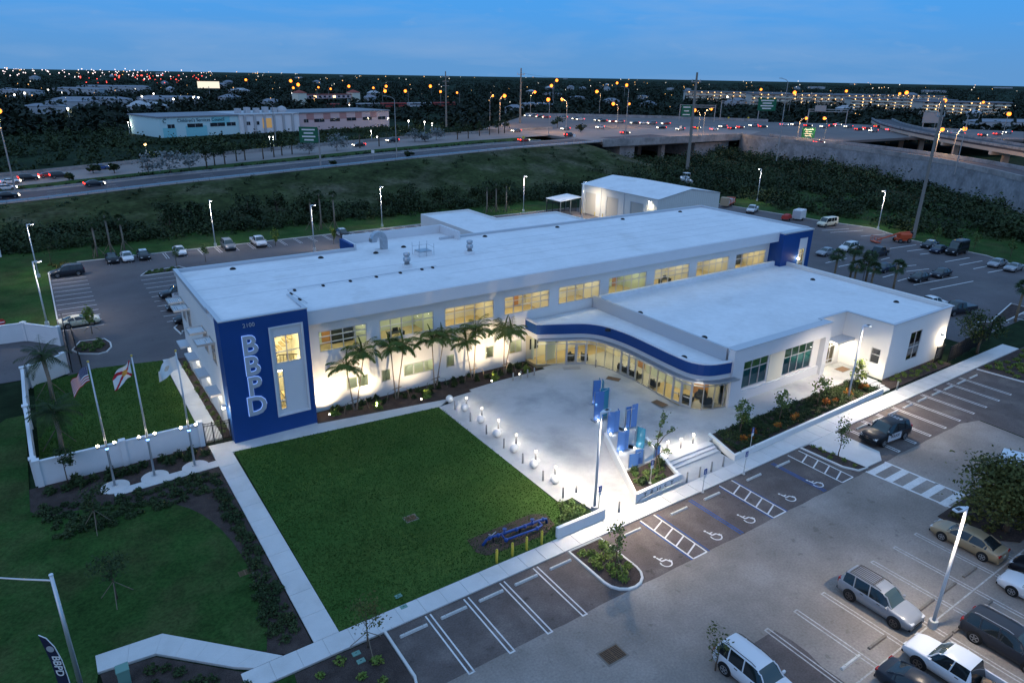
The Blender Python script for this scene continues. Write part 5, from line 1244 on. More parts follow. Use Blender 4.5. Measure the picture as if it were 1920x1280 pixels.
# ------------------------------------------------------------------ vehicles
PAINT = {'white': (0.62, 0.63, 0.65), 'silver': (0.27, 0.28, 0.30), 'black': (0.008, 0.009, 0.012), 'charcoal': (0.025, 0.029, 0.038), 'gold': (0.30, 0.23, 0.14), 'grey': (0.16, 0.165, 0.17), 'dark_blue': (0.012, 0.020, 0.045), 'cream': (0.62, 0.58, 0.44), 'red': (0.30, 0.02, 0.015), 'blue': (0.02, 0.06, 0.22), 'pearl': (0.66, 0.66, 0.66)}
def paint(c):
    dk = c in ('black', 'dark_blue', 'charcoal')
    return mat('car_paint_'+c, PAINT[c], 0.28 if dk else 0.32, metal=0.25 if c in ('silver', 'gold', 'grey') else 0.0, spec=0.22 if dk else 0.4, coat=0.05 if dk else 0.25)
M_cglass = mat('car_glass', (0.012, 0.016, 0.018), 0.06, spec=0.7)
M_cglass2 = mat('windshield_glass', (0.035, 0.055, 0.055), 0.06, spec=0.7)
M_tyre = mat('tyre', (0.012, 0.012, 0.012), 0.85)
M_rim = mat('alloy_rim', (0.42, 0.42, 0.43), 0.35, metal=0.7)
M_rimdark = mat('dark_rim', (0.12, 0.10, 0.09), 0.45, metal=0.5)
M_trim = mat('black_trim', (0.012, 0.012, 0.013), 0.5)
M_head = mat('headlight', (0.55, 0.56, 0.57), 0.15, spec=0.6)
M_tail = mat('tail_light', (0.30, 0.010, 0.010), 0.2, spec=0.6)
M_headlit = glow('headlight_lit', (1.0, 0.90, 0.70), 9.0); M_taillit = glow('tail_light_lit', (1.0, 0.035, 0.02), 7.0); M_ledblue = glow('amber_lit', (1.0, 0.55, 0.15), 10.0)
M_plate = mat('number_plate', (0.5, 0.5, 0.48), 0.6)
# stations: x, z_low, z_belt, z_top, half width low, half width belt, half width roof
CARS = {
 'sedan': dict(L=4.75, wr=0.33, ax=1.38, st=[(-2.37,.42,.72,.76,.66,.74,.55),(-2.28,.28,.90,.97,.78,.86,.66),(-1.85,.22,.95,1.04,.84,.905,.70),(-1.05,.20,.95,1.39,.86,.915,.58),(-.25,.20,.94,1.47,.86,.915,.60),(.45,.20,.93,1.40,.86,.915,.58),(1.22,.20,.90,.98,.86,.905,.70),(1.85,.22,.80,.88,.84,.885,.66),(2.25,.26,.66,.74,.76,.80,.58),(2.37,.36,.56,.60,.64,.68,.48)], glass=(-1.85,-1.05,.45,1.22), b=-.28),
 'coupe': dict(L=4.75, wr=0.34, ax=1.36, st=[(-2.37,.45,.75,.80,.68,.76,.6),(-2.28,.28,.94,1.0,.80,.88,.70),(-1.75,.22,.97,1.05,.86,.93,.72),(-.85,.20,.94,1.33,.87,.935,.56),(-.25,.20,.92,1.38,.87,.935,.57),(.15,.20,.92,1.34,.87,.935,.56),(.95,.20,.90,.98,.87,.925,.72),(1.75,.22,.86,.93,.86,.91,.72),(2.25,.28,.74,.80,.80,.84,.66),(2.37,.38,.60,.64,.70,.74,.56)], glass=(-1.75,-.85,.15,.95), b=-.45),
 'suv': dict(L=4.85, wr=0.38, ax=1.45, st=[(-2.42,.50,1.02,1.08,.74,.80,.66),(-2.36,.34,1.10,1.22,.84,.92,.70),(-2.10,.28,1.13,1.72,.88,.945,.64),(-1.20,.26,1.12,1.79,.89,.955,.67),(-.30,.26,1.10,1.80,.89,.955,.68),(.42,.26,1.09,1.72,.89,.955,.66),(1.12,.26,1.06,1.13,.89,.945,.76),(1.80,.28,.98,1.06,.88,.935,.74),(2.28,.34,.82,.90,.82,.87,.66),(2.42,.44,.68,.72,.72,.76,.56)], glass=(-2.36,-2.10,.42,1.12), b=-.35),
 'van': dict(L=5.6, wr=0.37, ax=1.75, st=[(-2.80,.42,1.20,1.90,.86,.94,.80),(-2.74,.34,1.24,2.05,.90,.98,.82),(-1.20,.30,1.24,2.10,.92,.99,.83),(.20,.30,1.22,2.10,.92,.99,.83),(1.05,.30,1.18,2.02,.92,.99,.80),(1.75,.30,1.12,1.20,.92,.97,.80),(2.45,.34,.98,1.05,.88,.93,.74),(2.72,.40,.82,.88,.80,.84,.62),(2.80,.48,.70,.74,.72,.76,.55)], glass=(-2.80,-2.74,1.05,1.75), b=-.1),
 'tallvan': dict(L=6.0, wr=0.37, ax=1.9, st=[(-3.0,.42,1.40,2.60,.90,.98,.86),(-2.94,.34,1.42,2.70,.92,1.0,.88),(-1.2,.30,1.42,2.76,.93,1.01,.89),(.6,.30,1.42,2.74,.93,1.01,.88),(1.35,.30,1.36,2.50,.93,1.0,.80),(2.05,.30,1.20,1.34,.92,.97,.80),(2.70,.34,1.02,1.10,.88,.93,.72),(2.92,.40,.86,.92,.80,.84,.62),(3.0,.48,.70,.74,.72,.76,.55)], glass=(-3.0,-2.94,1.35,2.05), b=.3),
 'pickup': dict(L=5.7, wr=0.40, ax=1.80, st=[(-2.85,.58,.62,.64,.84,.86,.84),(-2.80,.45,.66,.68,.90,.95,.92),(-.95,.42,.68,.70,.92,.97,.94),(-.72,.40,1.14,1.50,.92,.98,.72),(-.60,.40,1.16,1.84,.92,.98,.72),(.30,.40,1.15,1.88,.92,.98,.74),(.85,.40,1.14,1.80,.92,.98,.71),(1.50,.40,1.13,1.20,.92,.97,.80),(2.25,.42,1.08,1.15,.91,.95,.78),(2.72,.48,.94,1.00,.86,.90,.72),(2.85,.55,.78,.82,.80,.82,.66)], glass=(-.95,-.60,.85,1.50), b=.28)}
def catmull(st, n):
    A = np.array(st, float); out = []
    m = len(A)
    for i in range(m-1):
        p0, p1, p2, p3 = A[max(i-1, 0)], A[i], A[i+1], A[min(i+2, m-1)]
        dx = p2[0]-p1[0]; k = max(2, int(n*dx/4.7)+2)
        for j in range(k):
            t = j/k
            m1 = (p2-p0)*dx/max(1e-6, (p2[0]-p0[0])); m2 = (p3-p1)*dx/max(1e-6, (p3[0]-p1[0]))
            m1 *= 0.55; m2 *= 0.55
            q = (2*t**3-3*t*t+1)*p1+(t**3-2*t*t+t)*m1+(-2*t**3+3*t*t)*p2+(t**3-t*t)*m2
            q[0] = p1[0]+dx*t; out.append(q)
    out.append(A[-1]); return out
CARMESH = {}
def car_meshes(kind, col):
    key = (kind, col)
    if key in CARMESH: return CARMESH[key]
    c = CARS[kind]; S = catmull(c['st'], 26); g = c['glass']; rows = []
    for (x, zl, zb, zt, wb, ws, wr) in S:
        h = zb-zl
        half = [(0, zl), (wb*0.9, zl), (wb, zl+0.06*h), (ws, zl+0.40*h), (ws, zl+0.62*h), (ws*0.985, zb-0.05*h), (ws*0.95, zb), (ws*0.95+(wr-ws*0.95)*0.5, zb+(zt-zb)*0.52), (wr, zt-0.04*(zt-zb)-0.02), (wr*0.86, zt), (wr*0.45, zt+0.022), (0, zt+0.03)]
        rows.append([(x, y, z) for y, z in half]+[(x, -y, z) for y, z in half[-2:0:-1]])
    n = len(rows[0]); K = 12
    vs = [p for r in rows for p in r]
    parts = {'body': MB(), 'windshield': MB(), 'rear_window': MB(), 'side_window': MB(), 'side_window_': MB()}
    for p in parts.values(): p.v = vs
    for i in range(len(rows)-1):
        xm = (S[i][0]+S[i+1][0])/2
        cab = g[0] <= xm <= g[3]
        for k in range(n):
            k2 = (k+1) % n; f = (i*n+k, i*n+k2, (i+1)*n+k2, (i+1)*n+k)
            kk = k if k < 11 else n-1-k
            nm = 'body'
            if kk in (6, 7) and (g[1]-0.45*(kind not in ('pickup', 'suv', 'van', 'tallvan'))) <= xm <= (g[2]+0.48) and not (kind in ('van',) and xm < -2.2): nm = 'side_window'
            if kind == 'tallvan' and nm == 'side_window' and xm < 0.5: nm = 'body'
            if kind == 'pickup' and nm == 'side_window' and xm < -0.55: nm = 'body'
            if kk in (8, 9, 10) and g[2] < xm < g[3]: nm = 'windshield'
            if kk in (8, 9, 10) and g[0] < xm < g[1]: nm = 'rear_window'
            if kk in (7,) and nm == 'body' and g[2]+0.48 < xm < g[3]: nm = 'windshield'
            if nm == 'side_window' and k >= 11: nm = 'side_window_'
            parts[nm].f.append(f); parts[nm].mi.append(0)
    parts['body'].f += [tuple(range(n-1, -1, -1)), tuple((len(rows)-1)*n+k for k in range(n))]; parts['body'].mi += [0, 0]
    out = {}
    for nm, p in parts.items():
        if not p.f: continue
        used = sorted({i for f in p.f for i in f}); mp = {u: j for j, u in enumerate(used)}
        q = MB(); q.v = [vs[u] for u in used]; q.f = [tuple(mp[i] for i in f)[::-1] for f in p.f]; q.mi = p.mi
        out[nm] = q.mesh(nm, {'body': paint(col), 'windshield': M_cglass2}.get(nm, M_cglass), True)
        bm = bmesh.new(); bm.from_mesh(out[nm]); bmesh.ops.recalc_face_normals(bm, faces=bm.faces); bm.to_mesh(out[nm]); bm.free()
        out[nm].polygons.foreach_set('use_smooth', [True]*len(out[nm].polygons))
    CARMESH[key] = (out, S); return CARMESH[key]
WHEEL = {}
def wheel_mesh(r, dark):
    key = (r, dark)
    if key not in WHEEL:
        t = MB().lathe((0, 0, 0), None, [(r*0.62, -0.10), (r*0.94, -0.11), (r, -0.07), (r, 0.07), (r*0.94, 0.11), (r*0.62, 0.10)], 20, axis='Y').mesh('tyre', M_tyre, True)
        m = MB().lathe((0, 0, 0), None, [(r*0.66, -0.06), (r*0.66, 0.112), (r*0.58, 0.114), (r*0.56, 0.085), (r*0.14, 0.088), (r*0.10, 0.10)], 20, axis='Y')
        for k in range(5):
            a = 2*math.pi*k/5; m.box(math.cos(a)*r*0.33, 0.098, math.sin(a)*r*0.33, r*0.46, 0.03, r*0.16, 0, ry=-a)
        WHEEL[key] = (t, m.mesh('rim', M_rimdark if dark else M_rim))
    return WHEEL[key]
PROTO = {}
def car(kind, col, loc, ang, label, group=None, name='parked_car', cat='car', lit=False, dark_rim=False, sc=None, extra=None):
    key = (kind, col, lit, dark_rim, extra)
    if key in PROTO:
        t = copy_tree(PROTO[key]); put(t, loc, ang, label, group, 1.0); t.name = name; t['category'] = cat
        if group is None and 'group' in t: del t['group']
        return t
    t = thing(name, label, cat, loc, ang, group); PROTO[key] = t
    me, S = car_meshes(kind, col); c = CARS[kind]; r = c['wr']
    for nm in ('body', 'windshield', 'rear_window', 'side_window', 'side_window_'):
        if nm in me: link(nm.rstrip('_'), me[nm], t)
    ws = max(s[5] for s in S); X = [s[0] for s in S]
    def at(x):
        i = min(range(len(S)), key=lambda k: abs(S[k][0]-x)); return S[i]
    g = c['glass']
    # roof rails / pillars in body colour
    for s in (-1, 1) if not lit else ():
        p = lambda x, dz=0.0: (x, s*(at(x)[6]+0.012), at(x)[3]-0.02*1+dz)
        MB().tube([p(x) for x in np.linspace(g[2]-0.02, g[3]-0.03, 7)], 0.04, 5).build('pillar', paint(col), t)
        if kind in ('sedan', 'coupe'): MB().tube([p(x) for x in np.linspace(g[0]+0.1, g[1]+0.02, 7)], 0.05, 5).build('pillar', paint(col), t)
        for bx in ([c['b']] if kind in ('coupe', 'pickup') else [c['b'], c['b']-1.0] if kind != 'tallvan' else [c['b']]):
            a = at(bx); MB().tube([(bx, s*(a[5]*0.95+0.008), a[2]), (bx-0.05, s*(a[5]*0.95+(a[6]-a[5]*0.95)*0.5+0.012), a[2]+(a[3]-a[2])*0.52), (bx-0.10, s*(a[6]+0.008), a[3]-0.04)], 0.04, 5).build('pillar', paint(col), t)
    tm, rm = wheel_mesh(r, dark_rim)
    for sx in (-1, 1):
        for sy in (-1, 1):
            x = sx*c['ax']; a = at(x)
            MB().lathe((x, sy*(a[5]-0.07), r+0.03), None, [(r*1.17, -0.076), (r*1.17, 0.076)], 20, axis='Y').build('arch_shade_disc', M_trim, t)  # black disc painted in for the shaded gap round the tyre
            w = link('wheel', tm, t, (x, sy*(a[5]-0.065), r)); w.rotation_euler = (0, 0, 0 if sy > 0 else math.pi); link('rim', rm, w)
    f, b = S[-1], S[0]; f2, b2 = at(X[-1]-0.12), at(X[0]+0.10)
    for sy in (-1, 1):
        MB().box(X[-1]-0.13, sy*f2[5]*0.72, f2[2]-0.03, 0.24, 0.34 if not lit else 0.5, 0.13 if not lit else 0.3, 0, ry=R(18)).build('headlight', M_headlit if lit else M_head, t)
        if kind == 'pickup': MB().box(X[0]+0.04, sy*(b2[5]-0.06), 0.98, 0.07, 0.12, 0.34).build('tail_light', M_taillit if lit else M_tail, t)
        else: MB().box(X[0]+0.08, sy*b2[5]*0.80, b2[2]-0.05, 0.16, 0.30 if not lit else 0.5, (0.15 if kind in ('sedan', 'coupe') else 0.30) if not lit else 0.34).build('tail_light', M_taillit if lit else M_tail, t)
        a = at(g[3]-0.18); MB().box(g[3]-0.22, sy*(a[5]+0.08), a[2]+0.06, 0.12, 0.20, 0.15).build('wing_mirror', paint(col) if kind != 'van' else M_trim, t)
        for hx in ((0.35, -0.75) if kind not in ('coupe', 'pickup') else (-0.35,) if kind == 'coupe' else (-0.15,)):
            a = at(hx); MB().box(hx, sy*(a[5]+0.006), a[2]-0.10, 0.20, 0.03, 0.035).build('door_handle', M_trim, t)
    MB().box(X[-1]-0.03, 0, (f[1]+f[2])/2+0.02, 0.09, f[5]*1.1, (f[2]-f[1])*0.5).build('grille', M_trim, t)
    MB().box(X[0]+0.0, 0, (b[1]+b[2])/2+0.05, 0.05, 0.34, 0.17).build('number_plate', M_plate, t)
    MB().box(X[-1]-0.16, 0, f2[1]+0.07, 0.30, f2[4]*2.0, 0.14).build('front_bumper', M_trim, t); MB().box(X[0]+0.12, 0, b2[1]+0.08, 0.26, b2[4]*2.0, 0.16).build('rear_bumper', M_trim if kind in ('suv', 'van', 'tallvan', 'pickup') else paint(col), t)
    if kind == 'suv' and extra != 'police':
        for s in (-1, 1): MB().tube([(-1.9, s*0.62, 1.80), (-1.7, s*0.62, 1.86), (-0.1, s*0.62, 1.87), (0.2, s*0.62, 1.80)], 0.022, 5).build('roof_rail', M_trim if col in ('white', 'silver') else M_rim, t)
    if extra == 'rack':
        mb = MB()
        for k in range(6): mb.boxm(-1.9, -0.45+0.18*k-0.02, 1.83, -0.25, -0.45+0.18*k+0.02, 1.855)
        for x in (-1.85, -0.35): mb.boxm(x-0.03, -0.6, 1.855, x+0.03, 0.6, 1.885)
        mb.build('roof_rack', M_rimdark, t)
    if kind == 'pickup':
        mb = MB(); z0, z1 = 0.69, 1.16
        mb.boxm(-2.84, 0.86, z0, -0.74, 0.965, z1); mb.boxm(-2.84, -0.965, z0, -0.74, -0.86, z1); mb.boxm(-2.84, -0.86, z0, -2.76, 0.86, z1)
        bd = mb.build('cargo_bed', paint(col), t); MB().boxm(-2.76, -0.86, 0.715, -0.74, 0.86, 0.735).boxm(-0.80, -0.86, 0.735, -0.74, 0.86, 1.2).build('bed_liner', M_trim, bd)
        if extra == 'load':
            MB().box(-1.6, -0.3, 0.90, 1.3, 0.5, 0.3, 0.2).box(-1.9, 0.25, 0.85, 1.2, 0.3, 0.2, -0.3).build('bed_load', mat('cardboard', (0.25, 0.16, 0.10), 0.9), bd)
        if extra == 'cover': MB().boxm(-2.80, -0.95, 1.16, -0.72, 0.95, 1.21).build('bed_cover', paint(col), t)
    if extra == 'police':
        M_pw = paint('white'); q = 1.10 if kind == 'suv' else 0.93
        for s in (-1, 1):
            pts = [(x, s*(at(x)[5]+0.006)) for x in np.linspace(-0.85, 0.98, 8)]; vs = []; fs = []
            for x, y in pts: vs += [(x, y, 0.36), (x, y, at(x)[1]+0.62*(at(x)[2]-at(x)[1])), (x, s*(at(x)[5]*0.985+0.008), at(x)[2]-0.05)]
            for i in range(7): fs += [(3*i, 3*i+3, 3*i+4, 3*i+1), (3*i+1, 3*i+4, 3*i+5, 3*i+2)]
            dr = MB().add(vs, fs if s < 0 else [f[::-1] for f in fs]).build('white_door', M_pw, t)
            tx = text_mesh('police_lettering', 'POLICE', 0.36 if kind == 'suv' else 0.30, 0.002, M_black, dr, (0.05, s*(ws+0.022), 0.78 if kind == 'suv' else 0.64), (R(90), 0, 0 if s < 0 else math.pi), bold=0.006)
        if kind == 'sedan': MB().boxm(-1.0, -0.58, 1.475, 0.42, 0.58, 1.492).build('white_roof', M_pw, t)
        if kind == 'suv':
            text_mesh('roof_number', '1529', 0.55, 0.003, M_pw, t, (-1.15, 0, 1.835), (0, 0, R(90)))
            mb = MB()
            for y in (-0.45, 0.45): mb.tube([(2.5, y, 0.42), (2.56, y, 0.75), (2.46, y, 0.98)], 0.035, 6)
            for z in (0.5, 0.72, 0.92): mb.tube([(2.52, -0.7, z), (2.56, 0, z), (2.52, 0.7, z)], 0.03, 6)
            mb.build('push_bumper', M_trim, t); MB().ball((1.0, 0.85, 1.35), 0.07, 8, 6).build('spotlight', M_rim, t)
    return t
H90 = math.pi/2
g1 = 'cars in the front lot'
car('suv', 'black', (62.1, 28.1, 0), math.pi-0.08, 'dark police SUV with white door standing alone across the front stalls', None, 'police_car', 'police car', extra='police').scale = (1.08, 1.06, 1.06)
car('sedan', 'gold', (51.4, 15.9, 0), H90, 'beige gold sedan parked nose out beside the oak island', g1)
car('suv', 'silver', (39.75, 15.95, 0), -H90, 'silver SUV with roof rack and bronze wheels', g1, dark_rim=True, extra='rack')
car('coupe', 'white', (49.2, 10.4, 0), H90, 'white low car cut off by right picture edge', g1)
car('suv', 'charcoal', (42.7, 9.7, 0), -H90, 'dark grey SUV with bright window trim near the bottom right', g1)
car('pickup', 'white', (37.8, 10.2, 0), H90, 'white pickup truck with loaded open bed', g1, 'pickup_truck', 'pickup truck', dark_rim=True, extra='load')
car('sedan', 'charcoal', (34.75, 10.6, 0), -H90, 'dark grey sedan cut off below at bottom edge', g1)
car('suv', 'white', (28.1, 16.4, 0), -H90, 'white SUV with black roof rails at bottom edge', g1)
car('suv', 'black', (51.6, 10.6, 0), H90, 'black SUV half hidden at right edge behind gold sedan', g1)
car('tallvan', 'white', (64.0, 16.2, 0), -H90+0.25, 'white high roof van cut off at the right edge', g1, 'parked_van', 'van')
car('sedan', 'dark_blue', (61.6, 15.8, 0), -H90, 'dark blue sedan mostly hidden behind the oak', g1)
# west and north sides of the back lot
g2 = 'cars in the back lot'
car('suv', 'charcoal', (1.7, 130.6, 0), math.pi, 'dark SUV alone in top stall of the west row', g2)
p = G(147, 611); car('coupe', 'cream', (p.x+0.2, p.y+0.3, 0), 0.02, 'cream white coupe beside the small green tree and gate', g2)
for px, py, lab, kd, ex in ((322,560,'black and white police SUV, farther of two behind building corner','suv','police'), (333,582,'black and white police sedan nosing out behind building corner','sedan','police'), (349,606,'black car nose just showing behind the white corner',  'sedan', None)):
    p = G(px, py); car(kd, 'black', (p.x+1.0, p.y+0.3, 0), math.pi, lab, g2, 'police_car' if ex else 'parked_car', 'police car' if ex else 'car', extra=ex)
for px, py, kd, cl, lab, ex in ((213,494,'sedan','black','black sedan leftmost in the north row',None), (241,490,'sedan','white','white sedan second from left in the north row',None), (271,485,'sedan','black','white roofed police sedan third in the north row','police'), (339,478,'sedan','pearl','pale silver sedan alone mid way along the north row',None), (431,468,'suv','grey','grey SUV at the north kerb near the young tree',None), (490,463,'pickup','white','white pickup at north kerb by green bush',None), (640,441,'sedan','black','white roofed police car at north kerb near the blue panel','police')):
    p = G(px, py); car(kd, cl, (p.x, 136.9, 0), -H90, lab, g2, 'police_car' if ex else ('pickup_truck' if kd == 'pickup' else 'parked_car'), 'police car' if ex else ('pickup truck' if kd == 'pickup' else 'car'), extra=ex)
# east lot
g3 = 'cars in the east lot'
for px, py, kd, cl, hd, lab, ex in (
  (1548,478,'sedan','silver',3.16,'silver sedan peeping out beside the far blue tower',None), (1590,470,'suv','pearl',3.16,'white SUV nose out behind the sabal palms',None), (1645,480,'pickup','charcoal',0.05,'dark pickup hidden behind the palms in east lot',None),
  (1657,508,'sedan','dark_blue',3.16,'dark blue sedan between palms in the middle of east lot',None), (1722,526,'sedan','black',3.16,'black sedan nose towards the roof edge in east lot',None), (1763,518,'sedan','charcoal',3.16,'dark sedan directly behind the black sedan of east lot',None),
  (1742,464,'sedan','black',3.16,'white roofed police sedan at the east kerb','police'), (1759,473,'sedan','dark_blue',3.16,'dark sedan between police sedan and tall black van',None), (1868,499,'sedan','silver',3.16,'silver sedan at the east kerb, left of two near palm',None), (1899,507,'coupe','silver',3.16,'silver coupe at the far right of east lot',None),
  (1550,424,'van','cream',3.1,'cream passenger van parked near the white box trailer',None), (1792,476,'tallvan','black',3.16,'tall black cargo van at the east kerb',None)):
    p = G(px, py); van = kd in ('van', 'tallvan')
    car(kd, cl, (p.x, p.y, 0), hd, lab, g3, 'parked_van' if van else ('police_car' if ex else 'pickup_truck' if kd == 'pickup' else 'parked_car'), 'van' if van else ('police car' if ex else 'pickup truck' if kd == 'pickup' else 'car'), extra=ex)
car('pickup', 'pearl', (107.5, 46.6, 0), -0.2, 'white pickup roof just showing over the east wing roof', g3, 'pickup_truck', 'pickup truck')
car('pickup', 'charcoal', (108.6, 43.2, 0), 2.9, 'dark covered pickup peeping over the east wing roof', g3, 'pickup_truck', 'pickup truck', extra='cover')
# trailers, lift, boat and truck behind the building
M_orange = mat('lift_orange', (0.48, 0.075, 0.025), 0.5); M_trw = mat('trailer_white', (0.62, 0.63, 0.64), 0.5)
def wheels_at(t, pts, r):
    tm, rm = wheel_mesh(r, False)
    for x, y in pts: w = link('wheel', tm, t, (x, y, r)); w.rotation_euler = (0, 0, 0 if y > 0 else math.pi); link('rim', rm, w)
p = G(1497, 412); t = thing('box_trailer', 'white enclosed box trailer behind the building', 'trailer', (p.x, p.y, 0), 0.25)
MB().bevbox(-1.7, -1.05, 0.45, 1.7, 1.05, 2.5, 0.08).build('box', M_trw, t); wheels_at(t, [(-0.3, 1.1), (-0.3, -1.1)], 0.33); MB().boxm(1.7, -0.06, 0.45, 2.9, 0.06, 0.55).build('tow_bar', M_trim, t); MB().boxm(-1.72, -0.9, 0.6, -1.705, 0.9, 2.3).build('rear_door', M_coping, t); MB().boxm(-0.3, -0.3, 2.5, 0.3, 0.3, 2.62).build('roof_vent', M_trw, t)
p = G(1474, 413); t = thing('flat_trailer', 'small red covered trailer left of the box trailer', 'trailer', (p.x, p.y, 0), 0.25)
MB().add([(-1.6,-0.8,0.5),(1.6,-0.8,0.5),(1.6,0.8,0.5),(-1.6,0.8,0.5),(-1.3,-0.6,1.35),(1.0,-0.6,1.45),(1.0,0.6,1.45),(-1.3,0.6,1.35)], [(0,3,2,1),(4,5,6,7),(0,1,5,4),(1,2,6,5),(2,3,7,6),(3,0,4,7)]).build('cover', mat('trailer_red', (0.38, 0.03, 0.02), 0.6), t); wheels_at(t, [(0, 0.85), (0, -0.85)], 0.3)
p = G(1690, 454); t = thing('boom_lift', 'orange boom lift with basket lowered on the asphalt', 'boom lift', (p.x, p.y, 0), math.pi-0.45)
MB().bevbox(-1.2, -0.9, 0.45, 1.2, 0.9, 0.95, 0.08).build('chassis', M_orange, t); MB().bevbox(-1.7, -0.95, 0.98, 0.9, 0.95, 2.0, 0.25).build('turret', M_orange, t); wheels_at(t, [(-1.0, 0.95), (-1.0, -0.95), (1.0, 0.95), (1.0, -0.95)], 0.45)
MB().tube([(-1.4, 0, 2.1), (0.6, 0, 2.0), (4.6, 0, 0.9), (5.6, 0, 0.6)], [0.22, 0.2, 0.15, 0.12], 8).build('boom', M_orange, t)
mb = MB()
for z in (0.25, 0.8, 1.3): mb.tube([(5.6, -1.1, z), (6.5, -1.1, z), (6.5, 1.1, z), (5.6, 1.1, z), (5.6, -1.1, z)], 0.04, 5)
for x, y in ((5.6,-1.1),(6.5,-1.1),(6.5,1.1),(5.6,1.1)): mb.tube([(x, y, 0.2), (x, y, 1.3)], 0.04, 5)
mb.boxm(5.6, -1.1, 0.15, 6.5, 1.1, 0.22); mb.build('basket', M_orange, t); MB().bevbox(-2.0, -0.5, 1.2, -1.65, 0.5, 2.2, 0.05).build('counterweight', M_trim, t)
p = G(1294, 352); t = thing('motor_boat', 'white motor boat on trailer behind the warehouse', 'boat', (p.x+2, p.y+4, 0), 1.2)
H = [(-3.2, 1.15, 1.0), (-1.5, 1.25, 1.05), (0.8, 1.2, 1.15), (2.4, 0.75, 1.3), (3.4, 0.08, 1.5)]; vs = []; fs = []
for x, w, z in H: vs += [(x, -w, z+1.0), (x, -w*0.8, z+0.3), (x, 0, z-0.1+0.12*max(0, x)), (x, w*0.8, z+0.3), (x, w, z+1.0)]
for i in range(4):
    for k in range(4): fs.append((5*i+k, 5*i+k+1, 5*i+6+k, 5*i+5+k))
    fs.append((5*i+4, 5*i, 5*i+5, 5*i+9))
fs.append((0, 4, 3, 2, 1)); MB().add(vs, fs).build('hull', M_trw, t)
MB().bevbox(-1.2, -0.7, 2.2, 0.6, 0.7, 2.9, 0.1).build('console', M_trw, t); MB().bevbox(-1.4, -0.9, 3.9, 0.6, 0.9, 4.0, 0.03).build('hard_top', M_trw, t)
mb = MB()
for x, y in ((-1.3,-0.8),(-1.3,0.8),(0.5,-0.8),(0.5,0.8)): mb.tube([(x, y, 2.1), (x, y, 3.9)], 0.04, 5)
mb.build('top_frame', M_alu, t); MB().boxm(-3.0, -0.7, 0.5, 3.6, -0.55, 0.65).boxm(-3.0, 0.55, 0.5, 3.6, 0.7, 0.65).build('trailer_frame', M_steel, t); wheels_at(t, [(-1, 1.0), (-1, -1.0)], 0.35)
p = G(1366, 385); t = thing('work_trailer', 'red and white barrier trailer behind the warehouse corner', 'trailer', (p.x, p.y, 0), 0.4)
MB().boxm(-3.0, -1.0, 0.6, 3.0, 1.0, 0.8).build('deck', M_orange, t); wheels_at(t, [(-1, 1.05), (-1, -1.05), (1, 1.05), (1, -1.05)], 0.36)
for k in range(8): MB().boxm(-2.8+0.7*k, -0.9, 0.8, -2.3+0.7*k, 0.9, 1.7+0.2*(k % 3)).build('barrier', M_orange if k % 2 else M_trw, t)
MB().bevbox(-4.6, -1.0, 0.5, -3.1, 1.0, 2.6, 0.06).build('crate', mat('tan_crate', (0.40, 0.30, 0.20), 0.8), t)
p = G(1410, 398); car('pickup', 'pearl', (p.x, p.y, 0), -2.7, 'white service truck nose behind the warehouse', g3, 'service_truck', 'truck', extra='cover')

# ------------------------------------------------------------------ planting
def leafmat(name, col, col2, sc=0.8, rough=0.75):
    if name in MATS: return MATS[name]
    m = mat(name, col, rough, spec=0.15, col2=col2, c2scale=sc, c2lo=0.35, c2hi=0.65, fine=0.4, fscale=sc*7)
    return m
LM_palm = leafmat('palm_leaf', (0.055, 0.105, 0.025), (0.10, 0.125, 0.030), 1.5)
LM_sabal = leafmat('sabal_leaf', (0.030, 0.062, 0.030), (0.050, 0.075, 0.030), 1.2)
LM_dark = leafmat('dark_leaf', (0.022, 0.042, 0.016), (0.040, 0.060, 0.022), 0.35)
LM_mid = leafmat('mid_leaf', (0.060, 0.110, 0.030), (0.105, 0.145, 0.045), 1.0)
LM_light = leafmat('light_leaf', (0.095, 0.155, 0.030), (0.15, 0.185, 0.040), 1.5)
LM_oak = leafmat('oak_leaf', (0.055, 0.066, 0.022), (0.105, 0.105, 0.030), 0.6)
LM_grey = leafmat('grey_leaf', (0.13, 0.155, 0.155), (0.19, 0.215, 0.215), 0.5)
LM_red = leafmat('croton_leaf', (0.26, 0.055, 0.015), (0.30, 0.14, 0.02), 3.0)
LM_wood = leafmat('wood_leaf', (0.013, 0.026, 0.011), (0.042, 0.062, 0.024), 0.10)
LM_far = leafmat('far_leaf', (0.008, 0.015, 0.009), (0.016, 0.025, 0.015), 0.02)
M_bark = mat('bark', (0.10, 0.075, 0.055), 0.95, fine=0.3, fscale=6.0)
M_palmtrunk = mat('palm_trunk', (0.24, 0.20, 0.16), 0.95, fine=0.25, fscale=9.0)
M_sabaltrunk = mat('sabal_trunk', (0.22, 0.17, 0.11), 0.95, fine=0.3, fscale=7.0)
M_stake = mat('timber_stake', (0.20, 0.16, 0.12), 0.95)

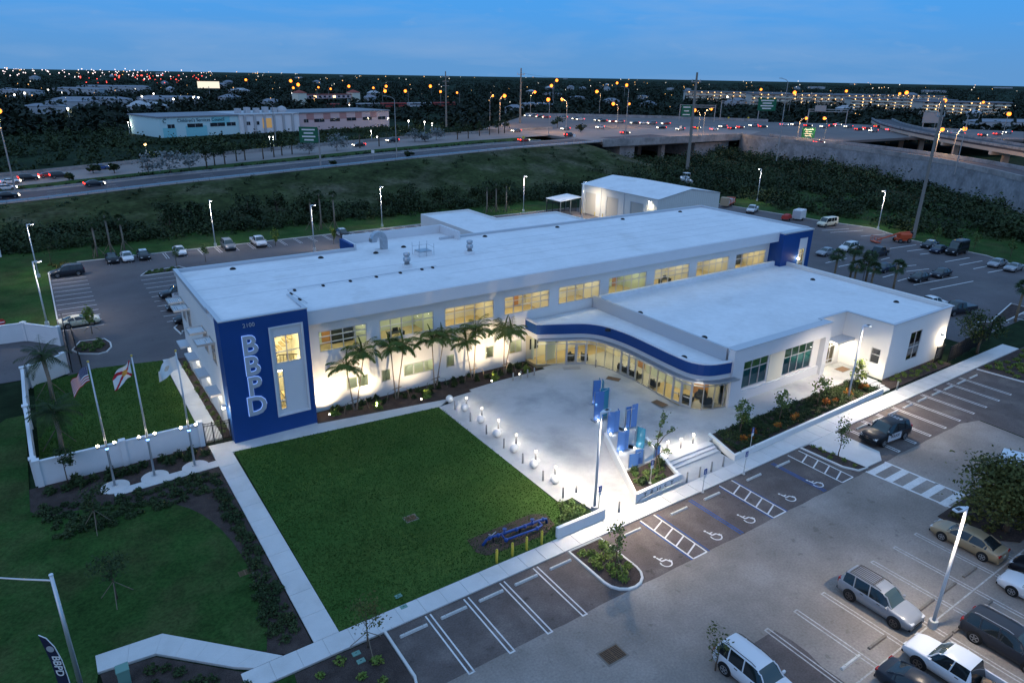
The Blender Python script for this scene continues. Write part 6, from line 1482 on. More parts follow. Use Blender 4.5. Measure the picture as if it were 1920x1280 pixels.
def quad_mesh(name, V, m):
    n = len(V)//4; me = bpy.data.meshes.new(name)
    me.vertices.add(n*4); me.vertices.foreach_set('co', V.astype(np.float32).ravel())
    me.loops.add(n*4); me.loops.foreach_set('vertex_index', np.arange(n*4, dtype=np.int32))
    me.polygons.add(n); me.polygons.foreach_set('loop_start', np.arange(0, n*4, 4, dtype=np.int32))
    try: me.polygons.foreach_set('loop_total', np.full(n, 4, dtype=np.int32))
    except Exception: pass
    me.materials.append(m); me.update(calc_edges=True); me.validate(); return me
def leafquads(P, size, r, flat=0.4, asp=0.6):
    """one leaf-sized quad at each point"""
    n = len(P); nrm = r.normal(size=(n, 3)); nrm[:, 2] = np.abs(nrm[:, 2])+flat; nrm /= np.linalg.norm(nrm, axis=1)[:, None]
    a = r.normal(size=(n, 3)); a -= (a*nrm).sum(1)[:, None]*nrm; a /= np.linalg.norm(a, axis=1)[:, None]; b = np.cross(nrm, a)
    s = size*(0.6+0.8*r.random(n))[:, None]*0.5; a = a*s; b = b*s*asp
    V = np.stack([P-a*0.9, P-b+a*0.15, P+a*1.1, P+b+a*0.15], 1); return V.reshape(-1, 3)
def crown_points(n, rx, ry, rz, r, clumps=9, spread=0.36, hollow=0.35):
    c = r.normal(size=(clumps, 3)); c /= np.linalg.norm(c, axis=1)[:, None]; c *= (hollow+(0.85-hollow)*r.random(clumps))[:, None]
    k = r.integers(0, clumps, n); p = c[k]+r.normal(size=(n, 3))*spread*(0.6+0.6*r.random(clumps))[k][:, None]*0.62
    return p*np.array([rx, ry, rz])
def broad_tree(name, label, loc, trunk_h, rx, rz, n, leaf, lm, seed, group=None, trunk_r=0.09, clumps=10, stakes=False, cat='tree', spread=0.36, lean=0.0, proto=None):
    r = np.random.default_rng(seed); t = thing(name, label, cat, loc, 0, group)
    top = trunk_h+rz*1.1; mb = MB(); rnd = random.Random(seed)
    mb.tube([(0, 0, -0.05), (lean*0.3, 0.02, trunk_h*0.5), (lean*0.7, -0.03, trunk_h), (lean, 0, top)], [trunk_r*1.25, trunk_r, trunk_r*0.85, trunk_r*0.25], 7)
    for k in range(6):
        a = rnd.uniform(0, 6.28); z = trunk_h*0.9+rz*rnd.uniform(0, 0.8); e = rx*rnd.uniform(0.5, 0.85)
        mb.tube([(lean*0.7, 0, z), (lean*0.7+math.cos(a)*e*0.5, math.sin(a)*e*0.5, z+rz*0.25), (lean*0.7+math.cos(a)*e, math.sin(a)*e, z+rz*0.6)], [trunk_r*0.5, trunk_r*0.3, trunk_r*0.1], 5)
    mb.build('trunk', M_bark, t, True)
    P = crown_points(n, rx, rx, rz, r, clumps, spread)+np.array([lean*0.8, 0, trunk_h+rz])
    link('crown', quad_mesh('crown', leafquads(P, leaf, r), lm), t)
    if stakes:
        for k in range(3):
            a = 2.1*k+0.4; MB().tube([(math.cos(a)*1.1, math.sin(a)*1.1, -0.05), (0.05*math.cos(a), 0.05*math.sin(a), min(1.7, trunk_h*0.9))], 0.025, 5).build('stake', M_stake, t)
    return t
def frond(V, base, az, el, L, droop, r, n=19, lw=0.115, ll=0.62, hang=0.5):
    """pinnate palm frond: leaflets along an arching stem, appended as quads"""
    pts = []; p = np.array(base, float); e = el; step = L/n; d_az = np.array([math.cos(az), math.sin(az), 0])
    for i in range(n+1):
        pts.append(p.copy()); p = p+step*(d_az*math.cos(e)+np.array([0, 0, math.sin(e)])); e -= droop/n*(0.5+1.0*i/n)
    side = np.array([-math.sin(az), math.cos(az), 0])
    for i in range(n):
        a, b = pts[i], pts[i+1]; w = 0.035*(1-i/n)+0.008; V += [a-side*w, a+side*w, b+side*w*0.8, b-side*w*0.8]
        if i < 1: continue
        f = math.sin(math.pi*min(1, (i+1)/(n+0.5))**0.8)*0.8+0.25; l = ll*f*(0.85+0.3*r.random())
        t = (b-a)/np.linalg.norm(b-a)
        for s in (-1, 1):
            dirn = side*s*0.72+t*0.55+np.array([0, 0, -hang*(0.6+0.5*r.random())]); dirn /= np.linalg.norm(dirn)
            q = np.cross(dirn, np.array([0, 0, 1.0])); q /= (np.linalg.norm(q)+1e-6); q = q*lw*0.5
            m = (a+b)/2; tip = m+dirn*l; mid = m+dirn*l*0.5+np.array([0, 0, 0.03])
            V += [m-q*0.5, m+q*0.5, mid+q, mid-q]; V += [mid-q, mid+q, tip+q*0.15+np.array([0, 0, -0.06*l]), tip-q*0.15+np.array([0, 0, -0.06*l])]
def feather_palm(parent, base, top, tr, nf, L, seed, lm, spear=True):
    """trunk and crown of one feather palm, as two parts"""
    r = np.random.default_rng(seed); b, t = Vector(base), Vector(top)
    m1 = b.lerp(t, 0.4)+Vector((0.06*(r.random()-0.5), 0.06, 0)); m2 = b.lerp(t, 0.75)
    MB().tube([b-Vector((0, 0, 0.1)), m1, m2, t], [tr*1.5, tr, tr*0.85, tr*0.9], 8).build('trunk', M_palmtrunk, parent, True)
    MB().tube([t-Vector((0, 0, 0.05)), t+Vector((0, 0, 0.45)), t+Vector((0, 0, 0.75))], [tr*1.15, tr*0.95, tr*0.4], 8).build('crownshaft', LM_palm, parent, True)
    V = []; c = np.array(t)+np.array([0, 0, 0.55])
    for k in range(nf):
        az = 2*math.pi*k/nf+r.uniform(-0.35, 0.35); el = r.uniform(0.40, 1.30); frond(V, c, az, el, L*r.uniform(0.85, 1.15), r.uniform(1.5, 2.4), r)
    if spear: frond(V, c, r.uniform(0, 6.28), 1.45, L*0.8, 0.3, r, hang=-0.3, ll=0.3)
    link('fronds', quad_mesh('fronds', np.array(V), lm), parent)
# pairs of young palms before the long front
PP = [((22.3, 60.0), [(21.8, 60.2, 3.75), (23.5, 60.2, 4.9)]), ((26.9, 60.2), [(26.55, 60.3, 4.8), (27.85, 60.3, 4.85)]), ((31.45, 60.3), [(31.2, 60.3, 4.75), (32.5, 60.3, 4.85)]), ((36.1, 60.2), [(35.3, 60.2, 3.8), (36.5, 60.3, 4.85)]), ((39.9, 59.6), [(39.85, 59.7, 4.4), (40.8, 59.8, 3.9)])]
for k, (b, tops) in enumerate(PP):
    t = thing('palm_tree', f'pair of slim palms on one root before the long front, {nth(k)} from blue tower', 'palm', (b[0], b[1], 0.1), 0, 'palms before the long front'); o = Vector((b[0], b[1], 0.1))
    for j, tp in enumerate(tops): feather_palm(t, (0.1*(j*2-1), 0, 0), Vector(tp)+Vector((0, 0, 0.3))-o, 0.065, 14, 2.4, 40+k*3+j, LM_palm)
    MB().tube([(-0.45, -0.05, 1.15), (0.55, -0.05, 1.3)], 0.045, 6).build('cross_brace', M_stake, t)
    for s in (-1, 1): MB().tube([(s*1.3, -0.35, 0), (s*1.05, -0.25, 1.05)], 0.028, 5).build('stake', M_stake, t); MB().tube([(s*1.05, -0.25, 1.02), (s*0.4, -0.05, 1.2)], 0.012, 4).build('tie', M_stake, t)
# dark feather palms of the flag yard
for k, (x, y, h, lab) in enumerate([(-2.6, 78.6, 4.6, 'dark bushy palm by the cream wall of flag yard'), (-2.4, 66.5, 3.6, 'dark bushy palm with braces near yard side wall')]):
    t = thing('palm_tree', lab, 'palm', (x, y, 0.08)); r = np.random.default_rng(90+k)
    MB().tube([(0, 0, -0.1), (0.1, 0, h*0.5), (0, 0, h)], [0.22, 0.17, 0.2], 9).build('trunk', M_palmtrunk, t, True); V = []
    for j in range(26): frond(V, (0, 0, h), 2*math.pi*j/26+r.uniform(-.2, .2), r.uniform(-0.2, 1.3), r.uniform(2.0, 2.9), r.uniform(1.0, 1.9), r, 15, 0.08, 0.75, 0.45)
    link('fronds', quad_mesh('fronds', np.array(V), LM_dark), t)
    for j in range(3):
        a = 2.1*j+0.7; MB().tube([(math.cos(a)*1.5, math.sin(a)*1.5, 0), (math.cos(a)*0.2, math.sin(a)*0.2, 1.9)], 0.04, 5).build('stake', M_stake, t)
def fan_palm(parent, h, seed, lm, n=26, L=1.15, tr=0.16, trunk_m=None):
    r = np.random.default_rng(seed)
    MB().tube([(0, 0, -0.1), (0.06, 0.05, h*0.5), (0, 0, h)], [tr*1.2, tr, tr*1.15], 9).build('trunk', trunk_m or M_sabaltrunk, parent, True); V = []
    for j in range(n):
        az = r.uniform(0, 6.28); el = r.uniform(-0.75, 1.35); d = np.array([math.cos(az)*math.cos(el), math.sin(az)*math.cos(el), math.sin(el)]); s0 = np.array([-math.sin(az), math.cos(az), 0]); u = np.cross(d, s0)
        c = np.array([0, 0, h])+d*L*0.55; w = 0.018; V += [np.array([0, 0, h])-s0*w, np.array([0, 0, h])+s0*w, c+s0*w, c-s0*w]
        for q in range(11):
            a = R(-85+17*q); v = d*math.cos(a)+s0*math.sin(a); v = v+np.array([0, 0, -0.28*abs(math.sin(a))-0.12]); p = np.cross(v, u); p /= np.linalg.norm(p)+1e-6; p *= 0.055
            m = c+v*L*0.36; tp = c+v*L*0.68+np.array([0, 0, -0.16*L]); V += [c-p*0.3, c+p*0.3, m+p, m-p]; V += [m-p, m+p, tp+p*0.2, tp-p*0.2]
    link('fronds', quad_mesh('fronds', np.array(V), lm), parent)
for k, (px, py, h, lab) in enumerate([(1562,530,4.8,'leftmost sabal palm by far blue tower with sunlit yellow fronds'), (1592,530,5.9,'taller sabal palm second from the far blue tower'), (1600,535,3.4,'low sabal palm third from the far blue tower'), (1622,533,4.8,'sabal palm crown before dark pickup'), (1632,540,3.4,'low sabal palm near middle of east wing roof edge'), (1674,545,4.2,'sabal palm right of the others before black sedans'), (1903,603,5.2,'sabal palm with orange lit trunk at right edge')]):
    p = G(px, py); t = thing('palm_tree', lab, 'palm', (p.x, p.y, 0), 0, 'sabal palms of the east lot'); fan_palm(t, h, 120+k, LM_sabal, 30, 1.25)
for k, (px, py, h) in enumerate([(183,482,6.2), (209,476,7.0), (234,471,6.0), (585,431,6.5), (603,430,7.6), (628,429,7.2), (913,399,6.0), (930,398,6.8), (949,397,6.2)]):
    p = G(px, py); t = thing('palm_tree', f'thin tall palm on north grass strip, {nth(k)} from the left', 'palm', (p.x, p.y, 0), 0, 'palms of the north strip'); fan_palm(t, h, 140+k, LM_dark, 20, 1.1, 0.15, M_palmtrunk)
    for j in range(3): a = 2.1*j+k; MB().tube([(math.cos(a)*1.4, math.sin(a)*1.4, 0), (0.1*math.cos(a), 0.1*math.sin(a), 2.0)], 0.045, 5).build('stake', M_stake, t)
# young broadleaf trees
TR = [((50.5, 35.6, 0.5), 0.8, 0.85, 1.35, 420, 0.26, LM_mid, 'leafy young tree at the left end of hedge bed'), ((55.9, 35.2, 0.5), 1.1, 0.9, 1.15, 380, 0.24, LM_mid, 'young tree second from left in hedge bed'), ((62.1, 35.2, 0.5), 1.1, 0.9, 1.2, 340, 0.24, LM_mid, 'young tree third from left in hedge bed'), ((69.0, 35.3, 0.5), 0.9, 0.95, 1.35, 420, 0.26, LM_light, 'lit yellow green young tree by the side steps'),
      ((28.0, 27.9, 0.1), 1.3, 0.75, 1.25, 420, 0.18, LM_mid, 'young tree with stakes in the rounded planted island'), ((55.1, 28.4, 0.1), 0.9, 0.62, 1.5, 460, 0.17, LM_mid, 'slim young tree on island beside the crossing'), ((11.1, 30.6, 0.1), 1.2, 1.15, 1.3, 420, 0.16, LM_oak, 'thin leaved young tree in the corner bed at bottom'), ((27.0, 18.3, 0.0), 0.9, 0.9, 1.1, 160, 0.18, LM_oak, 'sparse young tree behind the white SUV at bottom'),
      ((-2.3, 59.6, 0.06), 1.6, 0.85, 1.0, 420, 0.2, LM_dark, 'small dark round tree before left end of flag wall'), ((-0.9, 52.0, 0.05), 1.7, 1.2, 1.2, 500, 0.2, LM_dark, 'dark staked tree on corner lawn near the flag bed'), ((-0.6, 43.0, 0.05), 1.5, 1.3, 1.2, 420, 0.2, LM_dark, 'dark staked tree in middle of the corner lawn'), ((36.5, 135.0, 0.05), 0.7, 0.8, 1.2, 380, 0.3, LM_light, 'bright green bushy tree in back lot near white pickup'), ((46.5, 130.5, 0.05), 0.8, 0.6, 1.5, 320, 0.3, LM_light, 'slim bright tree in back lot near lamp post'), ((22.4, 128.6, 0.05), 1.2, 0.7, 1.0, 260, 0.26, LM_mid, 'small tree on the back lot island'), ((17.5, 127.5, 0.05), 1.4, 0.9, 1.0, 220, 0.26, LM_mid, 'thin small tree at island end behind building corner'),
      ((2.5, 98.2, 0.1), 1.3, 0.75, 1.4, 460, 0.28, LM_light, 'bright green small tree before the cream coupe'), ((6.3, 142.0, 0.05), 1.5, 0.9, 1.2, 260, 0.28, LM_dark, 'dark sapling behind the black sedan of north row'), ((-0.2, 141.5, 0.05), 1.5, 1.6, 1.8, 420, 0.32, LM_dark, 'wispy dark tree at the far west corner of lot'), ((111.5, 59.5, 0.0), 2.6, 1.5, 1.3, 420, 0.3, LM_oak, 'loose crowned tree among sabal palms of east lot')]
for k, (loc, th, rx, rz, n, lf, lm, lab) in enumerate(TR): broad_tree('young_tree', lab, loc, th, rx, rz, n, lf, lm, 200+k, 'young trees', 0.045, 9, k in (4, 6, 9, 10, 15))
# planter tree: bare leaning stem with leaf clusters
t = thing('young_tree', 'tall thin tree with few leaf clusters in the TRUST planter', 'tree', (38.4, 34.6, 0.8)); r = np.random.default_rng(77)
br = [[(0, 0, 0), (0.1, 0.1, 1.3), (0.25, 0.3, 2.6), (0.8, 0.6, 4.0), (1.2, 0.7, 4.7)], [(0.2, 0.25, 2.3), (1.0, 0.3, 3.0), (2.0, 0.3, 3.3)], [(0.15, 0.2, 2.0), (-0.4, 0.2, 2.7), (-0.8, 0.2, 2.9)], [(0.1, 0.1, 1.4), (0.7, 0.1, 1.7), (1.2, 0, 1.6)], [(0.3, 0.35, 2.8), (0.4, 0.3, 3.5), (0.4, 0.3, 4.2)]]
mb = MB()
for b in br: mb.tube(b, [0.05-0.035*i/(len(b)-1) for i in range(len(b))], 6)
mb.build('trunk', M_bark, t, True); P = []
for c, n, s in (((1.2, 0.7, 4.6), 60, 0.28), ((1.0, 0.6, 4.2), 40, 0.22), ((2.0, 0.3, 3.3), 30, 0.2), ((1.6, 0.3, 3.2), 20, 0.15), ((-0.8, 0.2, 2.9), 25, 0.16), ((0.4, 0.3, 4.2), 25, 0.15), ((0.3, 0.3, 3.1), 45, 0.25), ((0.6, 0.4, 3.3), 40, 0.2), ((1.2, 0, 1.6), 50, 0.25), ((0.9, 0.1, 1.75), 30, 0.2), ((0.1, 0.2, 2.5), 25, 0.2)): P.append(np.array(c)+r.normal(size=(n, 3))*s*0.6)
link('crown', quad_mesh('crown', leafquads(np.concatenate(P), 0.2, r), LM_mid), t)
for s in (-1, 1): MB().tube([(s*0.4, -0.2, 0), (s*0.1, 0, 1.5)], 0.02, 5).build('stake', M_stake, t)
# the oak at the right edge
broad_tree('oak_tree', 'large dark oak with spreading crown at right of the front lot', (55.8, 15.1, 0.05), 1.4, 3.6, 2.0, 11000, 0.30, LM_oak, 300, None, 0.22, 60, spread=0.40)
struct('oak_bed', MB().prism([(53.4, 18.9), (62, 19.0), (62, 14.0), (55.2, 13.9), (53.5, 15.5)], -0.05, 0.09), M_mulch)
broad_tree('oak_tree', 'dark bushy tree over the black fence at right edge', (93.8, 33.9, 0.05), 1.8, 2.6, 1.9, 1600, 0.3, LM_dark, 301, None, 0.16, 16)
# shrubs
SH = {}
def shrub(name, label, loc, r_, h, n, leaf, lm, group, cat='shrub', var=3, upright=False):
    key = (name, lm.name, round(r_, 2), n); 
    if key not in SH:
        L = []
        for v in range(var):
            r = np.random.default_rng(hash((lm.name, n, v)) % 9999 if False else 500+n+v*7+int(r_*100)); P = r.normal(size=(n, 3)); P /= np.linalg.norm(P, axis=1)[:, None]; P *= (0.45+0.55*r.random(n))[:, None]; P[:, 2] = np.abs(P[:, 2]); P *= np.array([r_, r_, h]); P[:, 2] += 0.04
            st = MB()
            for k in range(4): a = k*1.6+v; st.tube([(0, 0, -0.05), (math.cos(a)*r_*0.4, math.sin(a)*r_*0.4, h*0.6)], 0.012, 4)
            L.append((quad_mesh('foliage', leafquads(P, leaf, r, 0.1 if upright else 0.4, 0.35 if upright else 0.6), lm), st.mesh('stem', M_bark)))
        SH[key] = L
    L = SH[key]; fo, st = L[rng.randrange(len(L))]
    o = link(name, fo, None, loc, rng.uniform(0, 6.28)); s = rng.uniform(0.8, 1.2); o.scale = (s, s, s*rng.uniform(0.85, 1.15)); tag(o, label, cat, group); link('stem', st, o); return o
def in_poly(x, y, poly):
    c = False; n = len(poly)
    for i in range(n):
        (x1, y1), (x2, y2) = poly[i], poly[(i+1) % n]
        if (y1 > y) != (y2 > y) and x < (x2-x1)*(y-y1)/(y2-y1)+x1: c = not c
    return c
def scatter(poly, n, mind, seed):
    r = random.Random(seed); xs = [p[0] for p in poly]; ys = [p[1] for p in poly]; out = []; tries = 0
    while len(out) < n and tries < 6000:
        tries += 1; x, y = r.uniform(min(xs), max(xs)), r.uniform(min(ys), max(ys))
        if in_poly(x, y, poly) and all((x-a)**2+(y-b)**2 > mind*mind for a, b in out): out.append((x, y))
    return out
for x, y in scatter([(7.2, 30.6), (11.6, 30.4), (11.4, 26.5), (9.6, 23), (7.0, 22)], 20, 0.75, 1): shrub('low_shrub', 'low green shrub in the mulch bed at bottom corner of lot', (x, y, 0.06), 0.36, 0.34, 70, 0.18, LM_light, 'shrubs of the lot corner bed')
for x, y in scatter([(26.9, 30.4), (29.0, 30.4), (29.0, 27.6), (28.2, 26.6), (27.4, 26.8), (27.0, 28.5)], 15, 0.55, 2): shrub('low_shrub', 'leafy green shrub in the rounded island between stalls', (x, y, 0.09), 0.42, 0.45, 80, 0.2, LM_light, 'shrubs of the rounded island')
for x, y in scatter([(53.9, 30.6), (54.8, 30.6), (55.4, 26.4), (54.6, 26.6)], 7, 0.55, 3): shrub('low_shrub', 'small yellow green shrub on island by the crossing', (x, y, 0.09), 0.3, 0.3, 50, 0.16, LM_light, 'shrubs of the crossing island')
fb = [(-4.6, 60.0), (8.2, 60.0), (8.2, 58.4), (-4.6, 58.8)]
for x, y in scatter([(-4.4, 59.9), (8.0, 59.9), (8.0, 58.6), (-4.4, 58.9)], 16, 0.7, 4): shrub('grass_clump', 'dark spiky grass clump against the flag wall', (x, y, 0.06), 0.45, 0.6, 90, 0.4, LM_dark, 'grass clumps of the flag bed', upright=True)
for x, y in scatter([(-4.6, 57.5), (0, 55.5), (8.0, 55.9), (8.0, 52.8), (2, 51.6), (-3.5, 52)], 80, 0.55, 5): shrub('low_shrub', 'dark low shrub in the bed between flag walk and corner lawn', (x, y, 0.06), 0.42, 0.32, 80, 0.2, LM_dark, 'dark shrubs of the flag bed')
for x, y in scatter([(7.3, 52.5), (8.1, 52.5), (8.2, 34.5), (7.2, 33.6), (6.4, 35), (6.9, 39), (7.5, 44), (7.2, 48)], 62, 0.45, 6): shrub('low_shrub', 'dark low shrub in strip bed left of the straight walk', (x, y, 0.06), 0.4, 0.34, 80, 0.18, LM_dark, 'dark shrubs beside the straight walk')
for x, y in scatter([(-1.6, 36.5), (0.4, 36.1), (4.4, 32.2), (4.6, 31.5), (-1.2, 31.5)], 22, 0.6, 7): shrub('low_shrub', 'dark low shrub in the street corner bed', (x, y, 0.06), 0.4, 0.34, 80, 0.2, LM_dark, 'dark shrubs of the street corner bed')
for x, y in scatter([(18.6, 61.2), (43.5, 61.2), (43.5, 59.6), (38.8, 59.3), (31, 59.0), (25, 59.7), (18.6, 60.4)], 46, 0.55, 8): shrub('spiky_plant', 'dark spiky plant in the palm bed before long front', (x, y, 0.1), 0.3, 0.42, 46, 0.42, LM_dark, 'spiky plants of the palm bed', upright=True)
for k, (x, y) in enumerate([(20.2, 60.0), (24.4, 59.2), (29.7, 58.8), (38.0, 58.8), (42.3, 58.6)]): shrub('accent_plant', f'lit strap leaved plant above a ground light, {nth(k)} from blue tower', (x, y, 0.1), 0.36, 0.85, 40, 0.6, LM_light, 'lit accent plants', upright=True, var=2)
for x, y in scatter([(10.05, 62), (10.65, 62), (10.65, 83), (10.05, 83)], 20, 0.5, 9): shrub('low_shrub', 'low green shrub along the west wall', (x, y, 0.1), 0.3, 0.3, 50, 0.18, LM_mid, 'shrubs of the west bed')
for x, y in scatter([(74.5, 35.3), (86.6, 35.3), (86.6, 34.2), (74.8, 34.1)], 17, 0.55, 10): shrub('low_shrub', 'low yellow green shrub under the plain east wing wall', (x, y, 0.1), 0.32, 0.32, 60, 0.18, LM_light, 'shrubs under the east wing wall')
for x, y in scatter([(89, 30.8), (100, 31), (103, 25), (91.2, 24.8), (89.4, 26.8)], 46, 0.85, 11): shrub('low_shrub', 'yellow green shrub in the entry bed at right edge', (x, y, 0.1), 0.5, 0.38, 80, 0.22, LM_light, 'shrubs of the entry bed')
for x, y in scatter([(35.4, 33.5), (39.2, 33.6), (40.0, 35.5), (36.5, 35.5)], 12, 0.5, 12): shrub('low_shrub', 'mixed green shrub in the TRUST planter', (x, y, 0.78), 0.32, 0.34, 60, 0.2, LM_mid, 'shrubs of the TRUST planter')
for x, y in [(36.2, 33.9), (39.3, 35.1), (36.9, 35.5)]: shrub('spiky_plant', 'dark spiky accent plant in the TRUST planter', (x, y, 0.78), 0.35, 0.7, 46, 0.5, LM_dark, 'spiky plants of the TRUST planter', upright=True)
for x, y in scatter([(27.2, 33.4), (30.6, 33.5), (30.6, 36.1), (29.6, 36.3), (29.2, 35.0)], 14, 0.5, 13): shrub('low_shrub', 'bushy green shrub at lawn corner behind low wall', (x, y, 0.08), 0.42, 0.5, 80, 0.2, LM_mid, 'shrubs behind the low wall')
hb = [(47.4, 33.6), (71.2, 34.2), (71.0, 36.7), (48.2, 36.6)]
HEDGE = scatter(hb, 150, 0.5, 14)
for x, y in [(49.6, 34.5), (50.4, 34.3), (51.6, 34.9), (54.6, 34.4), (57.2, 34.6), (58.0, 34.8), (63.2, 34.9), (64.4, 34.7), (67.2, 35.0), (70.0, 35.2), (70.5, 34.9)]: shrub('croton', 'orange red croton plant in the long hedge bed', (x, y, 0.6), 0.4, 0.42, 60, 0.24, LM_red, 'crotons of the hedge bed')
for x, y in scatter([(54.0, 18.6), (61, 18.6), (61, 14.4), (55.4, 14.4), (54.0, 15.6)], 22, 0.8, 15): shrub('low_shrub', 'brownish low shrub under the oak', (x, y, 0.08), 0.42, 0.36, 70, 0.2, LM_oak, 'shrubs under the oak')
for isl, n, sd in (([G(145,659), G(155,645), G(190,640), G(200,648), G(180,660)], 12, 16), ([G(270,516), G(280,511), G(334,503), G(334,508)], 12, 17)):
    for x, y in scatter([(p.x, p.y) for p in isl], n, 0.6, sd): shrub('low_shrub', 'low green shrub on island near the drive gate' if sd == 16 else 'low green shrub on the back lot island', (x, y, 0.09), 0.4, 0.34, 60, 0.22, LM_mid, 'shrubs of island %d' % (sd-15))
for x, y in scatter([(-0.3, 139.2), (2.6, 139.2), (2.8, 135.5), (-0.3, 135.2)], 9, 0.9, 18): shrub('low_shrub', 'ochre green shrub at far west lot corner', (x, y, 0.05), 0.55, 0.5, 70, 0.28, LM_oak, 'shrubs of the west lot corner')
# fringe of grass blades along the lawns: uncountable
def grass(name, polys, n, h, lm, z, seed, label):
    r = np.random.default_rng(seed); P = []
    for poly in polys:
        xs = [p[0] for p in poly]; ys = [p[1] for p in poly]; k = 0
        q = np.stack([r.uniform(min(xs), max(xs), n*3), r.uniform(min(ys), max(ys), n*3)], 1)
        P += [(a, b) for a, b in q[:n*2] if in_poly(a, b, poly)][:n]
    P = np.array(P); m = len(P); a = r.uniform(0, 6.28, m); w = 0.035+0.03*r.random(m); hh = h*(0.5+0.8*r.random(m)); dx = np.stack([np.cos(a)*w, np.sin(a)*w, np.zeros(m)], 1); B = np.stack([P[:, 0], P[:, 1], np.full(m, z)], 1); tip = B+np.stack([r.normal(size=m)*0.03, r.normal(size=m)*0.03, hh], 1)
    V = np.stack([B-dx, B+dx, tip+dx*0.4, tip-dx*0.4], 1).reshape(-1, 3)
    tag(link(name, quad_mesh(name, V, lm)), label, 'grass', None, 'stuff')
LM_turf = mat('turf_blade', (0.044, 0.100, 0.021), 0.9, spec=0.1, var=0.22, vscale=0.3, fine=0.2, fscale=8.0)
grass('lawn_grass', [[L_TL, (20, 57.1), L_TR, (29.5, 36.4), (28.9, 35.2), (26.9, 33.2), (26.7, 32.72), L_BL]], 34000, 0.07, LM_turf, 0.095, 1, 'mown green grass of the front lawn')
grass('yard_grass', [[(-4.0, 61.0), (8.3, 61.0), (8.3, 83.8), (1.8, 85.2), (-4.0, 83.5)]], 14000, 0.08, LM_turf, 0.085, 2, 'mown grass of the flag yard')
# dense scrub between the lot and the bank, and the wood east of the lot
def mass(name, label, trees, lm, leaf, per, seed, cat='shrubs'):
    r = np.random.default_rng(seed); out = []
    for (x, y, z, rx, rz) in trees:
        P = crown_points(per, rx, rx, rz, r, 6, 0.40, 0.3); P[:, 2] = np.abs(P[:, 2]+rz*0.15); out.append(leafquads(P+np.array([x, y, z]), leaf, r, 0.5))
    tag(link(name, quad_mesh(name, np.concatenate(out), lm)), label, cat, None, 'stuff')
mass('bank_scrub', 'scattered brush on the slope of the grassy bank', [(lambda x, t: (x, 166+t*(hwy(x)-170), (hwz(x)*t*t*(3-2*t))-0.3, random.Random(int(x*7)).uniform(0.6, 1.7), random.Random(int(x*9)).uniform(0.4, 1.1)))(-60+k*1.25+(k*37 % 11)*0.3, ((k*53) % 97)/97.0) for k in range(190)], LM_wood, 0.42, 60, 15)
mass('long_hedge', 'clipped dark green hedge filling the long bed by sidewalk', [(x, y, 0.5, 0.55, 0.42) for x, y in HEDGE], LM_dark, 0.17, 130, 9, 'hedge')
rr = random.Random(11)
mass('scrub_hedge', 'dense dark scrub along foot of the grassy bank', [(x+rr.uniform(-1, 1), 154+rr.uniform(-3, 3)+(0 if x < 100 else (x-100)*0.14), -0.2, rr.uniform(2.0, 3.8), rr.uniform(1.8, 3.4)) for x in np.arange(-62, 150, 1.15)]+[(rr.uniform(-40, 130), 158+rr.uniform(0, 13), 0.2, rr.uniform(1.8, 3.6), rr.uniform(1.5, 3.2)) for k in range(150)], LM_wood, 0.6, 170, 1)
broad = [(22, 160, 3.8), (27, 163, 3.4), (39, 164, 3.6), (46, 166, 3.0), (53, 163, 3.8), (70, 158, 3.4), (78, 161, 3.8), (84, 157, 3.0), (99, 156, 4.0), (104, 158, 3.4), (-16, 162, 5.0), (-30, 165, 5.0), (-24, 150, 4.5), (-46, 160, 5.5)]
for k, (x, y, rx) in enumerate(broad): broad_tree('dark_tree', f'dark round tree in the scrub below the highway, {nth(sorted(broad).index((x, y, rx)))} from the left', (x, y, 0), 0.8, rx, rx*0.75, 620, 0.6, LM_wood, 330+k, 'trees below the highway', 0.2, 12)
wood = []
for k in range(760):
    x = rr.uniform(152, 262); y = rr.uniform(15, 205)
    lim = 158+max(0, (60-y))*-0.15 if y < 128 else 112
    if x < lim+3: continue
    xr = 250 if y > 150 else 200+(y-70)*0.55
    if x > xr-12: continue
    wood.append((x, y, -0.3, rr.uniform(2.6, 5.2), rr.uniform(2.6, 4.4) if x < xr-32 else rr.uniform(3.2, 5.2)))
for k in range(70): wood.append((rr.uniform(135, 215), rr.uniform(150, 190), -0.3, rr.uniform(2, 4), rr.uniform(1.6, 3.2)))
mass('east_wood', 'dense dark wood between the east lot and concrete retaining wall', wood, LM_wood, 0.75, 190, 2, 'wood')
for k, (x, y, h) in enumerate([(156.5, 70, 2.2), (156.2, 62, 2.4), (155.4, 55, 2.0), (152.0, 51, 2.4), (160.5, 77, 2.0)]): broad_tree('young_tree', f'pale young tree at edge of the east wood, {nth(k)} from farthest' if False else ['pale young tree behind the tall black van', 'pale young tree right of the tall black van', 'pale young tree left of the silver sedan at east kerb', 'pale young tree behind the silver coupe', 'pale young tree near the utility pole foot'][k], (x, y, 0), 1.0, 1.0, 1.4, 200, 0.34, LM_mid, 360+k, 'young trees at the east wood', 0.05, 8)

